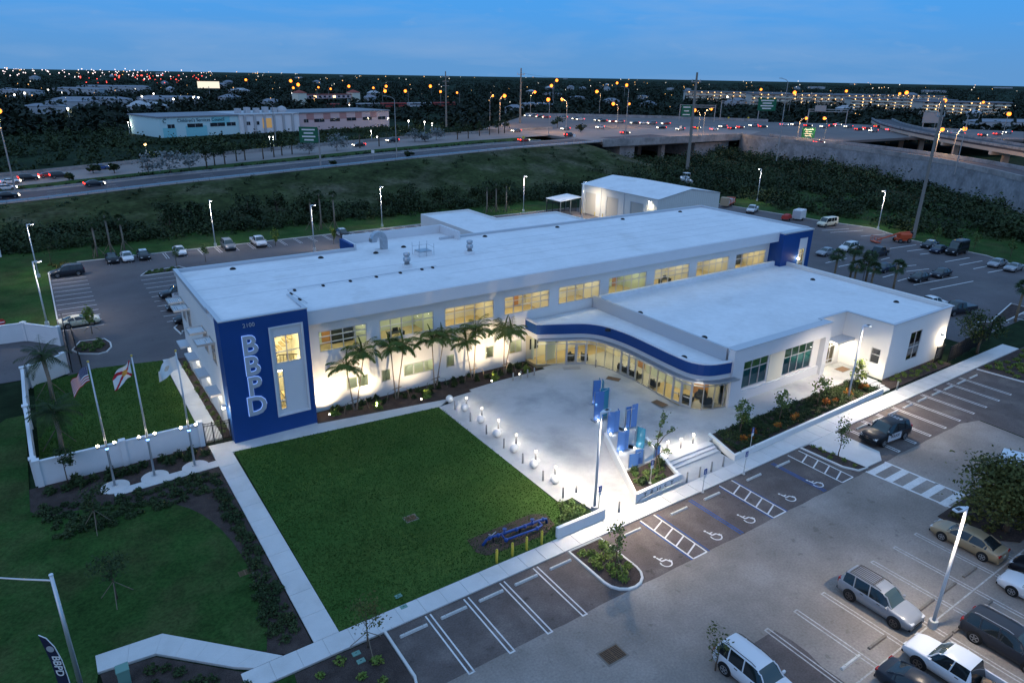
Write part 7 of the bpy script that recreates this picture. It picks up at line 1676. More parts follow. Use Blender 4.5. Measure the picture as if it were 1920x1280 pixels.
# ------------------------------------------------------------------ warehouse behind
M_metalw = mat('white_metal_sheet', (0.62, 0.62, 0.58), 0.6, var=0.03, vscale=0.5)
M_rolldoor = mat('roller_door', (0.46, 0.44, 0.39), 0.6)
wx0, wx1, wy0, wy1, we, wr_ = 111.5, 131.5, 107.6, 133.5, 7.0, 8.5
t = thing('metal_warehouse', 'white metal warehouse with low gable roof and three roller doors', 'warehouse', (wx0, wy0, 0)); W_OFF = Vector((wx0, wy0, 0)); WH = t
def wp(mb, name, m, par=None): o = mb.build(name, m, par or WH); o.location = -W_OFF if par is None else (0, 0, 0); return o
xm = (wx0+wx1)/2; mb = MB()
n = 60
for i in range(n):                                   # ribbed gable sheet
    a, b = wx0+(wx1-wx0)*i/n, wx0+(wx1-wx0)*(i+1)/n; dy = 0.04 if i % 2 else 0.0
    za, zb = we+(wr_-we)*(1-abs(a-xm)/(xm-wx0)), we+(wr_-we)*(1-abs(b-xm)/(xm-wx0))
    mb.add([(a, wy0-dy, 0), (b, wy0-dy, 0), (b, wy0-dy, zb), (a, wy0-dy, za)], [(0,1,2,3)]); mb.add([(b, wy0-0.04, 0), (b, wy0, 0), (b, wy0, zb), (b, wy0-0.04, zb)], [(0,1,2,3)])
wp(mb, 'gable_wall', M_metalw)
dy_ = [(128.2, 132.0), (120.2, 124.2), (112.0, 116.0)]
mb = MB(); holes_wall(mb, wy0+0.01, wy1, 0, we, [(a, b, 0.0, 5.2) for a, b in dy_], wx0, wx0+0.2, 'y'); mb.boxm(wx0+0.2, wy1-0.2, 0, wx1, wy1, we); mb.boxm(wx1-0.2, wy0+0.05, 0, wx1, wy1-0.2, we); wp(mb, 'side_wall', M_metalw)
for a, b in dy_:
    wp(MB().boxm(wx0-0.03, a-0.12, 0.0, wx0-0.002, a, 5.35).boxm(wx0-0.03, b, 0.0, wx0-0.002, b+0.12, 5.35).boxm(wx0-0.03, a, 5.2, wx0-0.002, b, 5.35), 'door_frame', M_coping)
    d = wp(MB().boxm(wx0+0.10, a+0.005, 0.0, wx0+0.16, b-0.005, 5.195), 'roller_door', M_rolldoor)
    mb = MB()
    for k in range(10): mb.boxm(wx0+0.07, a+0.02, 0.1+0.5*k, wx0+0.099, b-0.02, 0.16+0.5*k)
    wp(mb, 'door_ribs', M_rolldoor, d)
for y in (126.2, 118.2): wp(MB().boxm(wx0-0.08, y-0.08, 0, wx0-0.002, y+0.08, we), 'downpipe', M_coping)
for y in (132.6, 127.6, 124.8, 119.6): wp(MB().cyl(wx0-0.5, y, 0, 1.1, 0.08, 8), 'guard_post', M_yellow)
mb = MB(); mb.add([(wx0-0.25, wy0-0.3, we-0.03), (xm, wy0-0.3, wr_+0.05), (xm, wy1+0.2, wr_+0.05), (wx0-0.25, wy1+0.2, we-0.03), (wx1+0.25, wy0-0.3, we-0.03), (wx1+0.25, wy1+0.2, we-0.03)], [(0,1,2,3), (1,4,5,2)]); wp(mb, 'roof', M_roof)
wl = wp(MB().box(wx0-0.12, 110.0, 6.3, 0.25, 0.5, 0.25), 'wall_light', M_coping); wp(MB().box(wx0-0.16, 110.0, 6.15, 0.2, 0.4, 0.05), 'lens', M_wallpack, wl)
lamp('wall_light_glow', 'SPOT', tuple(Vector((wx0-0.7, 109.8, 6.0))-W_OFF), 420, (1.0, 0.85, 0.55), WH, 0.15, tuple(Vector((wx0+0.6, 109.2, 2.5))-W_OFF), R(130), 0.9)
t = thing('open_shed', 'low open sided shed attached left of the warehouse', 'shed', (104.6, 134.0, 0))
MB().add([(0, -1.0, 3.3), (6.6, -1.0, 3.9), (6.6, 5.0, 3.9), (0, 5.0, 3.3), (0, -1.0, 3.15), (6.6, -1.0, 3.75), (6.6, 5.0, 3.75), (0, 5.0, 3.15)], [(0,1,2,3), (7,6,5,4), (0,4,5,1), (1,5,6,2), (2,6,7,3), (3,7,4,0)]).build('roof', M_roof, t)
for x, y in ((0.2, -0.8), (3.3, -0.8), (6.3, -0.8), (0.2, 4.8), (6.3, 4.8)): MB().boxm(x-0.08, y-0.08, -0.05, x+0.08, y+0.08, 3.2).build('post', M_steel, t)

# ------------------------------------------------------------------ bridge, retaining wall and flyover
M_bconc = mat('bridge_concrete', (0.30, 0.29, 0.28), 0.9, var=0.2, vscale=0.15, fine=0.15, fscale=1.0, col2=(0.20, 0.20, 0.20), c2scale=0.2)
M_bconc_l = mat('pale_wall_concrete', (0.27, 0.285, 0.30), 0.9, var=0.15, vscale=0.2, fine=0.2, fscale=1.2, col2=(0.15, 0.165, 0.175), c2scale=0.25, c2lo=0.45, c2hi=0.7)
RW = [(268, 212), (262, 200), (259.5, 188), (258.5, 172), (256, 155), (251, 136), (243, 116), (231, 97), (215, 78), (196, 60), (176, 46)]
t = thing('highway_bridge', 'concrete bridge carrying the ramp over a dark underpass', 'bridge', (200, 212, 0)); BR = Vector((200, 212, 0)); BRT = t
def bp(mb, name, m, par=None): o = mb.build(name, m, par or BRT); o.location = -BR if par is None else (0, 0, 0); return o
bp(MB().prism([(186, 211.6), (272, 211.0), (300, 225), (300, 262), (186, 262)], 7.0, 8.05), 'deck', M_road_conc)
bp(MB().prism([(186, 211.0), (270, 210.4), (270, 210.95), (186, 211.55)], 6.2, 9.0), 'parapet', M_bconc)
for k in range(4): bp(MB().boxm(200, 213+k*7, 5.6, 268, 214.2+k*7, 6.98), 'girder', M_bconc)
bp(MB().boxm(196, 212.5, -0.2, 204, 258, 6.95), 'abutment', M_bconc); bp(MB().boxm(240, 213, -0.2, 262, 258, 6.95), 'far_abutment', M_bconc_l)
for k in range(3): bp(MB().boxm(222, 215+k*14, -0.2, 224, 217+k*14, 5.6), 'pier', M_bconc)
def ribbon(path, d0, d1, z0, z1): b = band(path, d0, d1, z0, z1); return b
rw = smooth_path(RW, 4.0)
t = thing('retaining_wall', 'long curved pale concrete retaining wall above the east wood', 'wall', (258, 172, 0)); O = Vector((258, 172, 0))
def mv(o, O): o.location = -O; return o
n = len(rw)-1
for i in range(n):
    mv(ribbon(rw[i:i+2], -0.4, 0.0, -0.2, 7.6).build('wall_panel', M_bconc_l, t), O)
mv(ribbon(rw, -0.45, 0.12, 7.62, 9.1).build('parapet', M_bconc, t), O)
ramp = ribbon(rw, -13.5, -0.46, 7.4, 7.95)
tag(mv(ramp.build('loop_ramp_road', M_road), Vector((0, 0, 0))), kind='structure')
t = thing('ramp_barrier', 'pale concrete barrier along far side of the loop ramp', 'barrier', (270, 160, 0)); mv(ribbon(rw, -14.3, -13.7, 7.4, 9.0).build('barrier_wall', M_bconc_l, t), Vector((270, 160, 0)))
IX = [tuple(G(*q, 8.0).xy) for q in ((905,242),(985,217),(1110,219),(1240,222),(1440,229),(1600,233),(1920,247),(1920,262),(1700,258),(1560,266),(1462,257),(1400,252),(1365,250),(1300,252),(1250,254),(1100,250))]
struct('interchange_road', MB().prism(IX, 7.0, 8.0), mat('interchange_asphalt', (0.135, 0.12, 0.115), 0.85, var=0.15, vscale=0.06))
MIXB = thing('interchange_barrier', 'pale concrete barrier behind the far lanes of interchange', 'barrier', (IX[1][0], IX[1][1], 8.0)); mv(ribbon([IX[1], IX[2], IX[3], IX[4]], -0.4, 0.0, 8.0, 9.6).build('barrier_wall', M_bconc_l, MIXB), Vector((IX[1][0], IX[1][1], 8.0)))
# flyover with piers at the right
FL = [(420, 262), (372, 228), (330, 190), (298, 155), (268, 118), (240, 84), (215, 56)]
t = thing('flyover', 'beige concrete flyover on hammerhead piers at right', 'bridge', (330, 190, 0)); O = Vector((330, 190, 0)); fl_ = smooth_path(FL, 8.0)
M_beige = mat('beige_concrete', (0.42, 0.36, 0.30), 0.9, var=0.1, vscale=0.2)
off = 26
def shift(path, d): return offs(path, d)
f2 = shift(fl_, -off)
mv(ribbon(f2, -5.5, 5.5, 9.6, 10.3).build('deck', M_road, t), O); mv(ribbon(f2, 4.6, 5.6, 8.3, 9.59).build('edge_girder', M_beige, t), O); mv(ribbon(f2, 5.3, 5.7, 10.31, 11.2).build('parapet', M_bconc_l, t), O); mv(ribbon(f2, -5.7, -5.3, 10.31, 11.2).build('parapet', M_bconc_l, t), O)
for k in range(2, len(f2)-1, 4):
    x, y = f2[k]; a = math.atan2(f2[k+1][1]-f2[k-1][1], f2[k+1][0]-f2[k-1][0])
    pr_ = MB().box(x, y, 4.0, 1.4, 2.2, 8.6, a).build('pier', M_beige, t); mv(pr_, O); MB().box(x, y, 7.7, 1.6, 12.0, 1.2, a).build('pier_cap', M_beige, pr_)
wt_ = []
ro = random.Random(77)
for k in range(300):
    i = ro.randrange(len(rw)); q = offs(rw, ro.uniform(5, 16))[i]
    if q[1] < 60: continue
    low = 88 < q[1] < 118
    wt_.append((q[0]+ro.uniform(-2, 2), q[1]+ro.uniform(-2, 2), -0.4, ro.uniform(2.6, 4.6), (ro.uniform(1.8, 2.8) if low else ro.uniform(2.8, 5.0))))
mass('wall_side_trees', 'row of dark bushy trees against the retaining wall', wt_, LM_wood, 0.8, 170, 12, 'wood')
# ------------------------------------------------------------------ guard rails
def rail_run(name, label, off, x0, x1, dz=0.05, h=0.75, m=None, step=4.0, solid=False):
    t = thing(name, label, 'barrier', (x0, hwy(x0)+off, hwz(x0))); O = Vector((x0, hwy(x0)+off, hwz(x0))); xs = np.arange(x0, x1+1, 6.0); mb = MB()
    for a, b in zip(xs, xs[1:]):
        pa, pb = Vector((a, hwy(a)+off, hwz(a))), Vector((b, hwy(b)+off, hwz(b)))
        z0 = 0.0 if solid else h-0.3
        vs = []
        for p in (pa, pb): vs += [(p.x, p.y-0.12, p.z+z0), (p.x, p.y+0.12, p.z+z0), (p.x, p.y+0.08, p.z+h), (p.x, p.y-0.08, p.z+h)]
        mb.add([Vector(v)-O for v in vs], [(0,4,7,3), (3,7,6,2), (2,6,5,1), (1,5,4,0)])
    mb.build('rail', m or M_steel, t)
    if not solid:
        mb = MB()
        for a in np.arange(x0, x1, step): mb.boxm(a-0.06-O.x, hwy(a)+off-0.06-O.y, hwz(a)-0.1-O.z, a+0.06-O.x, hwy(a)+off+0.06-O.y, hwz(a)+h+0.05-O.z)
        tag(mb.build('posts', M_bronze, t), kind='stuff')
    return t
rail_run('guard_rail', 'steel guard rail along top of the grassy bank', -0.9, -150, 190)
rail_run('median_barrier', 'low concrete kerb wall between ramp and planted median', 16.6, -150, 170, h=0.5, m=M_bconc_l, solid=True)
mb = MB(); t = thing('far_barrier', 'dark sound barrier on far side of the highway', 'barrier', (-150, hwy(-150)+50, 0)); O = Vector((-150, hwy(-150)+50, 0)); xs = np.arange(-150, 214, 8.0)
for a, b in zip(xs, xs[1:]):
    ya, yb = hwy(a)+49.2+0.05*max(0, a), hwy(b)+49.2+0.05*max(0, b); mb.add([Vector(v)-O for v in ((a, ya, hwz(a)-0.2), (b, yb, hwz(b)-0.2), (b, yb, hwz(b)+1.1), (a, ya, hwz(a)+1.1), (a, ya+0.3, hwz(a)-0.2), (b, yb+0.3, hwz(b)-0.2), (b, yb+0.3, hwz(b)+1.1), (a, ya+0.3, hwz(a)+1.1))], [(0,1,2,3), (3,2,6,7), (5,4,7,6)])
mb.build('barrier_wall', M_bconc, t)

def Gh(px, py, dz=0.0):
    z = 5.0
    for _ in range(12): p = G(px, py, z+dz); z = hwz(p.x)
    return p
def z_of(x, y, py):
    lo, hi = -5.0, 60.0
    for _ in range(50):
        m = (lo+hi)/2; v = Vector((x, y, m-CAM_H)); q = 640+F_PX*v.dot(DN)/v.dot(FW)
        if q > py: lo = m
        else: hi = m
    return lo
# ------------------------------------------------------------------ trees of the median
MT = [(175,325,'d',1.7),(215,325,'d',1.7),(130,338,'d',1.2),(280,330,'g',3.0),(320,326,'g',3.0),(355,318,'g',2.6),(388,314,'p',3.4),(403,310,'p',3.4),(422,308,'p',3.4),(444,303,'p',3.6),(460,301,'p',3.6),(494,299,'p',3.4),(514,295,'p',3.4),(529,292,'p',3.4),(548,290,'p',3.4),(580,289,'g',2.6),(632,283,'g',2.8),(675,278,'p',4.6),(711,275,'p',4.6),(778,266,'g',2.4),(797,266,'g',1.8),(818,263,'g',2.4),(858,262,'p',3.4),(878,260,'p',3.4),(899,255,'p',3.4),(918,253,'p',3.4),(935,251,'p',3.4),(946,250,'p',3.4),(768,296,'d',1.4),(1045,240,'d',3.2),(1088,248,'d',2.2),(625,311,'d',0.9)]
MT.sort()
for k, (px, py, kd, h) in enumerate(MT):
    p = Gh(px, py)
    if kd == 'p':
        t = thing('palm_tree', f'dark round headed palm in the highway median, {nth([q for q in MT if q[2] == "p"].index((px, py, kd, h)))} from the left', 'palm', p, 0, 'palms of the highway median'); r = np.random.default_rng(700+k)
        MB().tube([(0, 0, -0.2), (0, 0, h)], [0.22, 0.18], 6).build('trunk', M_bark, t, True); P = crown_points(150, 2.3, 2.3, 1.9, r, 7, 0.4)+np.array([0, 0, h+0.9]); link('crown', quad_mesh('crown', leafquads(P, 0.9, r, 0.1, 0.4), LM_wood), t)
    else:
        nm = {'g': 'grey_leaved_tree', 'd': 'dark_tree'}[kd]; q = [a for a in MT if a[2] == kd].index((px, py, kd, h))
        broad_tree(nm, (f'grey leaved tree in the highway median, {nth(q)} from the left' if kd == 'g' else f'small dark tree beside the highway, {nth(q)} from the left'), p, h*0.35, h*(1.5 if kd == 'g' else 1.1), h*(0.85 if kd == 'g' else 0.62), 300, 0.8, LM_grey if kd == 'g' else LM_wood, 740+k, 'grey trees of the median' if kd == 'g' else 'dark trees beside the highway', 0.12, 10)
rr = random.Random(21); sh = []
for k in range(170):
    x = rr.uniform(-60, 165); y = hwy(x)+rr.uniform(18, 20.5); sh.append((x, y, hwz(x)-0.1, rr.uniform(0.9, 1.7), rr.uniform(0.5, 0.9)))
mass('median_shrubs', 'low dark shrubs filling the highway median', sh, LM_wood, 0.6, 60, 5)
# ------------------------------------------------------------------ wood beyond the highway and the far plain
wd = []
for k in range(560):
    x = rr.uniform(-160, 250); y = hwy(x)+54+0.08*max(0, x)+rr.random()**1.4*175
    if 48 < x < 215 and y > 368+0.27*(x-56) and y < 480: continue
    
    wd.append((x, y, -0.5, rr.uniform(3.2, 6.0), rr.uniform(2.6, 4.4) if x > 45 else rr.uniform(4.5, 7.0)))
for k in range(46):
    x = 22+k*4.1+rr.uniform(-1, 1); wd.append((x, 366+0.27*(x-56)+rr.uniform(-4, 3), -0.5, rr.uniform(3.0, 4.6), rr.uniform(2.4, 3.6)))
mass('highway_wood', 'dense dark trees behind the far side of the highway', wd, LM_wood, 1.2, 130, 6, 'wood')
fw = []
for k in range(6800):
    d = 430*(14.0**rr.random()); az = YAW+rr.uniform(-0.80, 0.80); x, y = d*math.sin(az), d*math.cos(az)
    if 40 < x < 225 and 380 < y < 470: continue
    if in_poly(x, y, IX) or (x < 330 and y < 330 and x > 180): continue
    s = 0.8+d/1500; fw.append((x, y, -0.5, rr.uniform(5, 10)*s, rr.uniform(4.0, 7.5)*min(1.6, s)))
mass('distant_woodland', 'dark treetops stretching over the plain to the horizon', fw, LM_far, 3.6, 46, 7, 'wood')
# ------------------------------------------------------------------ buildings beyond the highway
M_bw = mat('far_white_wall', (0.40, 0.42, 0.44), 0.9, var=0.05, vscale=0.1); M_teal = mat('teal_wall', (0.22, 0.55, 0.60), 0.9); M_teal2 = mat('pale_teal_wall', (0.46, 0.66, 0.68), 0.9); M_ofw = mat('office_white_wall', (0.68, 0.70, 0.72), 0.9); M_pink = mat('pink_wall', (0.58, 0.44, 0.44), 0.9); M_pink2 = mat('deep_pink_wall', (0.42, 0.23, 0.22), 0.9)
M_froof = mat('far_roof', (0.20, 0.22, 0.25), 0.85); M_redroof = mat('red_tile_roof', (0.28, 0.07, 0.05), 0.85); M_darkwin = mat('dark_window', (0.02, 0.03, 0.04), 0.1, spec=0.6)
M_lampwarm = glow('warm_lamp', (1.0, 0.62, 0.26), 6.0); M_lampwhite = glow('white_lamp', (1.0, 0.95, 0.85), 8.0)
a, b = Vector((56, 392, 0)), Vector((196, 430, 0)); d = b-a; an = math.atan2(d.y, d.x)
t = thing('office_building', 'long three storey office, teal on the left and pink on the right', 'building', a, an); L = d.length
for x0, x1, m, nm in ((0, 42, M_teal2, 'teal_wing'), (42, 78, M_ofw, 'white_centre'), (78, L, M_pink, 'pink_wing')): MB().boxm(x0+0.01, 0 if nm != 'white_centre' else -1.5, -0.2, x1-0.01, 34, 9.3).build(nm, m, t)
for x0, x1, y0 in ((-0.6, 42, -0.6), (42.01, 77.99, -2.0), (78, L+0.6, -0.6)): MB().boxm(x0, y0, 9.31, x1, 34.5, 9.9).build('roof', M_froof if x0 != 42.01 else M_bw, t)
for x0, x1, z0, z1 in ((1.5, 8, 0, 4.5), (13, 24, 0, 5), (27, 37, 5, 9)): MB().boxm(x0, -0.06, z0, x1, -0.005, z1).build('teal_panel', M_teal, t)
for k in range(5): MB().boxm(84+k*11.5, -0.06, 5.6, 89+k*11.5, -0.005, 9.1).build('pink_panel', M_pink2, t)
for x0, w in ((4, 3.5), (14, 8), (26, 8), (35, 5), (45.2, 2.4), (50, 3), (82, 3.0), (89, 7), (100, 7), (112, 7), (124, 7), (136, 6)):
    f = MB().boxm(x0, -0.12 if not 42 < x0 < 78 else -1.62, 4.3, x0+w, -0.062 if not 42 < x0 < 78 else -1.502, 6.1).build('window', M_darkwin, t); MB().boxm(x0+w/2-0.08, -0.16 if not 42 < x0 < 78 else -1.66, 4.3, x0+w/2+0.08, -0.121 if not 42 < x0 < 78 else -1.621, 6.1).build('mullion', M_bw, f)
for k in range(6): MB().boxm(44+k*5.8, -2.2, -0.2, 45.2+k*5.8, -1.51, 9.3).build('pilaster', M_bw, t)
MB().boxm(55, -1.64, 2.5, 60.5, -1.505, 7.5).build('stair_opening', mat('stair_glow_wall', (0.4, 0.25, 0.1), 0.9, emit=(1.0, 0.6, 0.2), estr=0.25), t)
for k in range(5): MB().boxm(46+k*5.5, 8, 9.9, 48.5+k*5.5, 11, 12.4+0.5*(k % 2)).build('roof_unit', M_bw, t)
MB().lathe((74, 9, 9.9), None, [(3.0, 0), (3.0, 1.2), (2.2, 2.6), (0.4, 3.4)], 16).build('roof_drum', M_bw, t)
text_mesh('building_sign', "Children's Services Council", 2.3, 0.02, mat('sign_dark_teal', (0.01, 0.04, 0.06), 0.6), t, (21.5, -0.2, 7.7), (R(90), 0, 0), sx=0.98)
MB().tube([(3.0+0.9*math.cos(R(40+k*28)), -0.2, 7.8+0.9*math.sin(R(40+k*28))) for k in range(10)], 0.14, 6).build('sign_emblem', mat('sign_dark_teal', (0.01, 0.04, 0.06), 0.6), t)
def hip(mb, x0, y0, x1, y1, z0, z1, o=0.5):
    x0, y0, x1, y1 = x0-o, y0-o, x1+o, y1+o; w = min(x1-x0, y1-y0)/2
    if x1-x0 > y1-y0: r0, r1 = (x0+w, (y0+y1)/2), (x1-w, (y0+y1)/2)
    else: r0, r1 = ((x0+x1)/2, y0+w), ((x0+x1)/2, y1-w)
    v = [(x0,y0,z0),(x1,y0,z0),(x1,y1,z0),(x0,y1,z0),(*r0,z1),(*r1,z1)]
    return mb.add(v, [(0,1,5,4),(1,2,5),(2,3,4,5),(3,0,4),(3,2,1,0)] if x1-x0 > y1-y0 else [(0,1,4),(1,2,5,4),(2,3,5),(3,0,4,5),(3,2,1,0)])
p = G(615, 197, 0); t = thing('rail_station', 'cream footbridge building with two red roofed towers', 'building', (p.x, p.y, 0), 0.3)
for x in (-34, 34): s = MB().boxm(x-5, -5, -0.2, x+5, 5, 12).build('tower', M_cream, t); hip(MB(), x-5, -5, x+5, 5, 12.02, 15).build('tower_roof', M_redroof, s)
MB().boxm(-28.9, -3, 6.5, 28.9, 3, 10).build('bridge_span', M_pink, t); MB().boxm(-28.9, -3.4, 10.02, 28.9, 3.4, 10.7).build('span_roof', M_redroof, t)
for k in range(9): MB().boxm(-25+6*k, -3.1, 7.3, -22+6*k, -3.01, 9.2).build('window', M_lampwarm if k % 4 == 1 else M_darkwin, t)
p = G(740, 203, 0); t = thing('passenger_train', 'red and white passenger train standing by the station', 'train', (p.x, p.y, 0), 0.12)
for k in range(5): c_ = MB().bevbox(-75+30*k, -1.6, 1.0, -47+30*k, 1.6, 5.0, 0.3).build('carriage', mat('train_red', (0.34, 0.05, 0.04), 0.5) if k % 2 == 0 else M_bw, t); MB().boxm(-73+30*k, -1.64, 3.0, -49+30*k, -1.605, 4.0).build('window_band', M_darkwin, c_)
p = G(392, 168, 0); t = thing('billboard', 'bright blank white billboard on a post', 'billboard', (p.x*0.72, p.y*0.72, 0), -0.3); zt = z_of(p.x*0.72, p.y*0.72, 153)
MB().cyl(0, 0, -0.2, zt-6, 0.6, 8).build('post', M_bconc, t); MB().boxm(-13, -0.4, zt-8, 13, 0.4, zt).build('panel', glow('billboard_face', (1.0, 0.90, 0.72), 1.1), t); MB().boxm(-13.2, -0.5, zt-8.4, 13.2, 0.5, zt-8.02).build('frame', M_bconc, t)
# apartment blocks with lit galleries
AP = [((1380,190), 150, 14, 3, 'nearest the green signs'), ((1520,196), 170, 14, 3, 'behind the sign gantries'), ((1690,206), 120, 13, 4, 'right of the tall dark cypress'), ((1808,214), 95, 13, 4, 'farthest right of the lit blocks'), ((1640,186), 260, 9, 2, 'long low behind the others')]
for k, (pp, L, H_, fl, where) in enumerate(AP):
    p = G(pp[0], pp[1], 0); p = p*0.95; t = thing('apartment_block', f'pale apartment block with rows of lit galleries, {where}', 'building', (p.x, p.y, 0), -YAW-0.05+0.12*(k % 2), 'far apartment blocks')
    MB().boxm(-L/2, 0, -0.3, L/2, 18, H_).build('wall', mat('apartment_wall', (0.52, 0.46, 0.40), 0.9), t); MB().boxm(-L/2-1, -3, H_+0.02, L/2+1, 19, H_+0.9).build('roof', M_froof, t)
    fh = H_/fl
    for f in range(fl):
        MB().boxm(-L/2, -2.6, f*fh+fh*0.02, L/2, -0.01, f*fh+0.35).build('gallery_slab', M_cream, t); MB().boxm(-L/2, -2.6, f*fh+0.36, L/2, -2.45, f*fh+1.4).build('gallery_rail', M_cream, t)
        mb = MB(); nb = int(L/9)
        for j in range(nb):
            if random.Random(k*100+f*20+j).random() < 0.75: mb.ball((-L/2+(j+0.5)*L/nb, -1.2, (f+1)*fh-0.55), 0.5, 6, 4)
        tag(mb.build('gallery_lamps', M_lampwarm, t), kind='stuff')
        mb = MB()
        for j in range(nb): mb.boxm(-L/2+(j+0.2)*L/nb, -0.05, f*fh+0.9, -L/2+(j+0.55)*L/nb, -0.012, f*fh+2.6)
        tag(mb.build('window_row', M_darkwin, t), kind='stuff')
# pale sheds and houses scattered over the plain
HS = [(45,176,50,8),(150,172,60,8),(215,168,90,9),(175,192,60,7),(140,196,40,6),(320,189,56,7),(300,138,60,9),(85,205,26,6),(1005,199,34,5),(1035,178,28,5),(1082,185,20,5),(1205,183,16,5),(1257,167,16,5),(1290,168,14,5),(1130,163,14,5),(1600,158,120,8),(1880,165,140,8),(1530,165,90,8),(1890,236,60,7),(1060,148,60,9),(1000,145,90,9),(1150,146,40,8),(1750,172,80,7),(560,146,40,6),(640,143,30,6)]
for k, (px, py, L, H_) in enumerate(HS):
    p = G(px, py, H_*0.5); t = thing('low_building', 'pale flat roofed building among the dark trees of the plain', 'building', (p.x, p.y, 0), -YAW+rr.uniform(-0.5, 0.5), 'pale buildings of the plain')
    w_ = MB().boxm(-L/2, -8, -0.3, L/2, 8, H_-0.5).build('wall', M_bw, t); hip(MB(), -L/2, -8, L/2, 8, H_-0.48, H_+1.2).build('roof', M_froof, t)
rr = random.Random(31)
for k in range(42):
    d = 620*(5.0**rr.random()); az = YAW+rr.uniform(-0.62, 0.66); x, y = d*math.sin(az), d*math.cos(az); L = rr.uniform(10, 20)*(1+d/5000); H_ = rr.uniform(3.5, 5.0)*(1+d/5000)
    if x < 330 and y < 560: continue
    t = thing('house', 'small pale house among the distant trees', 'house', (x, y, 0), rr.uniform(0, 3.1), 'distant houses'); MB().boxm(-L/2, -L*0.3, -0.3, L/2, L*0.3, H_).build('wall', M_bw, t); hip(MB(), -L/2, -L*0.3, L/2, L*0.3, H_+0.02, H_+2.4*(1+d/3500)).build('roof', M_froof if k % 3 else M_bw, t)
# far city lights: uncountable points
def lights_stuff(name, label, n, seed, m, dmin, dmax, azr, zr, s0):
    r = np.random.default_rng(seed); mb = MB()
    for k in range(n):
        d = dmin*((dmax/dmin)**r.random()); az = YAW+r.uniform(*azr); s = s0*d/1000*(0.5+0.9*r.random()); x, y, z = d*math.sin(az), d*math.cos(az), r.uniform(*zr)*(0.6+d/4000)
        mb.add([(x-s, y, z), (x+s, y, z), (x, y+s, z), (x, y-s, z), (x, y, z+s), (x, y, z-s)], [(0,3,4), (3,1,4), (1,2,4), (2,0,4), (3,0,5), (1,3,5), (2,1,5), (0,2,5)])
    tag(mb.build(name, m), label, 'city lights', None, 'stuff')
lights_stuff('distant_white_lights', 'tiny white lights of the far town', 90, 1, glow('town_white', (1.0, 0.93, 0.82), 1.6), 700, 7000, (-0.66, 0.66), (7, 14), 0.55)
lights_stuff('distant_warm_lights', 'tiny warm lights of the far town', 110, 2, glow('town_warm', (1.0, 0.55, 0.20), 2.2), 600, 7000, (-0.66, 0.66), (7, 14), 0.5)
lights_stuff('left_town_lights', 'cluster of white and pink lights on the left horizon', 110, 3, glow('town_bright', (1.0, 0.80, 0.82), 3.0), 1900, 6000, (-0.66, -0.38), (8, 16), 0.55)
lights_stuff('left_red_lights', 'cluster of red tail lights on the left horizon', 40, 4, glow('town_red', (1.0, 0.10, 0.08), 3.0), 1500, 3500, (-0.55, -0.40), (5, 9), 0.7)
# white parking lamps among the trees beyond the highway
for k, (px, py, sz) in enumerate([(33,168,1.3),(27,178,1.0),(46,175,1.3),(90,169,1.0),(117,174,1.0),(127,204,1.3),(288,176,0.9),(266,181,1.1),(325,186,1.2),(363,183,1.4),(372,183,1.0),(548,175,1.0),(609,179,1.0),(766,227,1.1),(796,229,1.0),(810,232,0.8),(707,257,0.8),(696,246,1.0),(1364,182,1.2),(272,271,1.5),(575,265,1.2),(512,257,0.6),(505,257,0.6),(240,230,0.6),(728,222,0.7),(655,197,0.7)]):
    z = 8.0 if py < 215 else 5.5; p = G(px, py, z); warm = py > 262; t = thing('lot_lamp', f'small {"yellow" if warm else "white"} lamp post among trees beyond the highway, {nth(k)} counted' if False else f'{"yellowish" if warm else "white"} lamp on thin pole among far trees', 'lamp post', (p.x, p.y, 0), 0, 'lamps among the far trees')
    MB().cyl(0, 0, -0.2, z, 0.12, 6).build('pole', M_pole, t); MB().ball((0, 0, z), sz*0.0021*p.length*0.35+0.12, 8, 6).build('lens', M_lampwhite if not warm else M_lampwarm, t)
    if py > 200: lamp('lamp_light', 'POINT', (0, 0, z-1.0), 900, (1.0, 0.9, 0.65) if not warm else (1.0, 0.85, 0.3), t, 0.3)
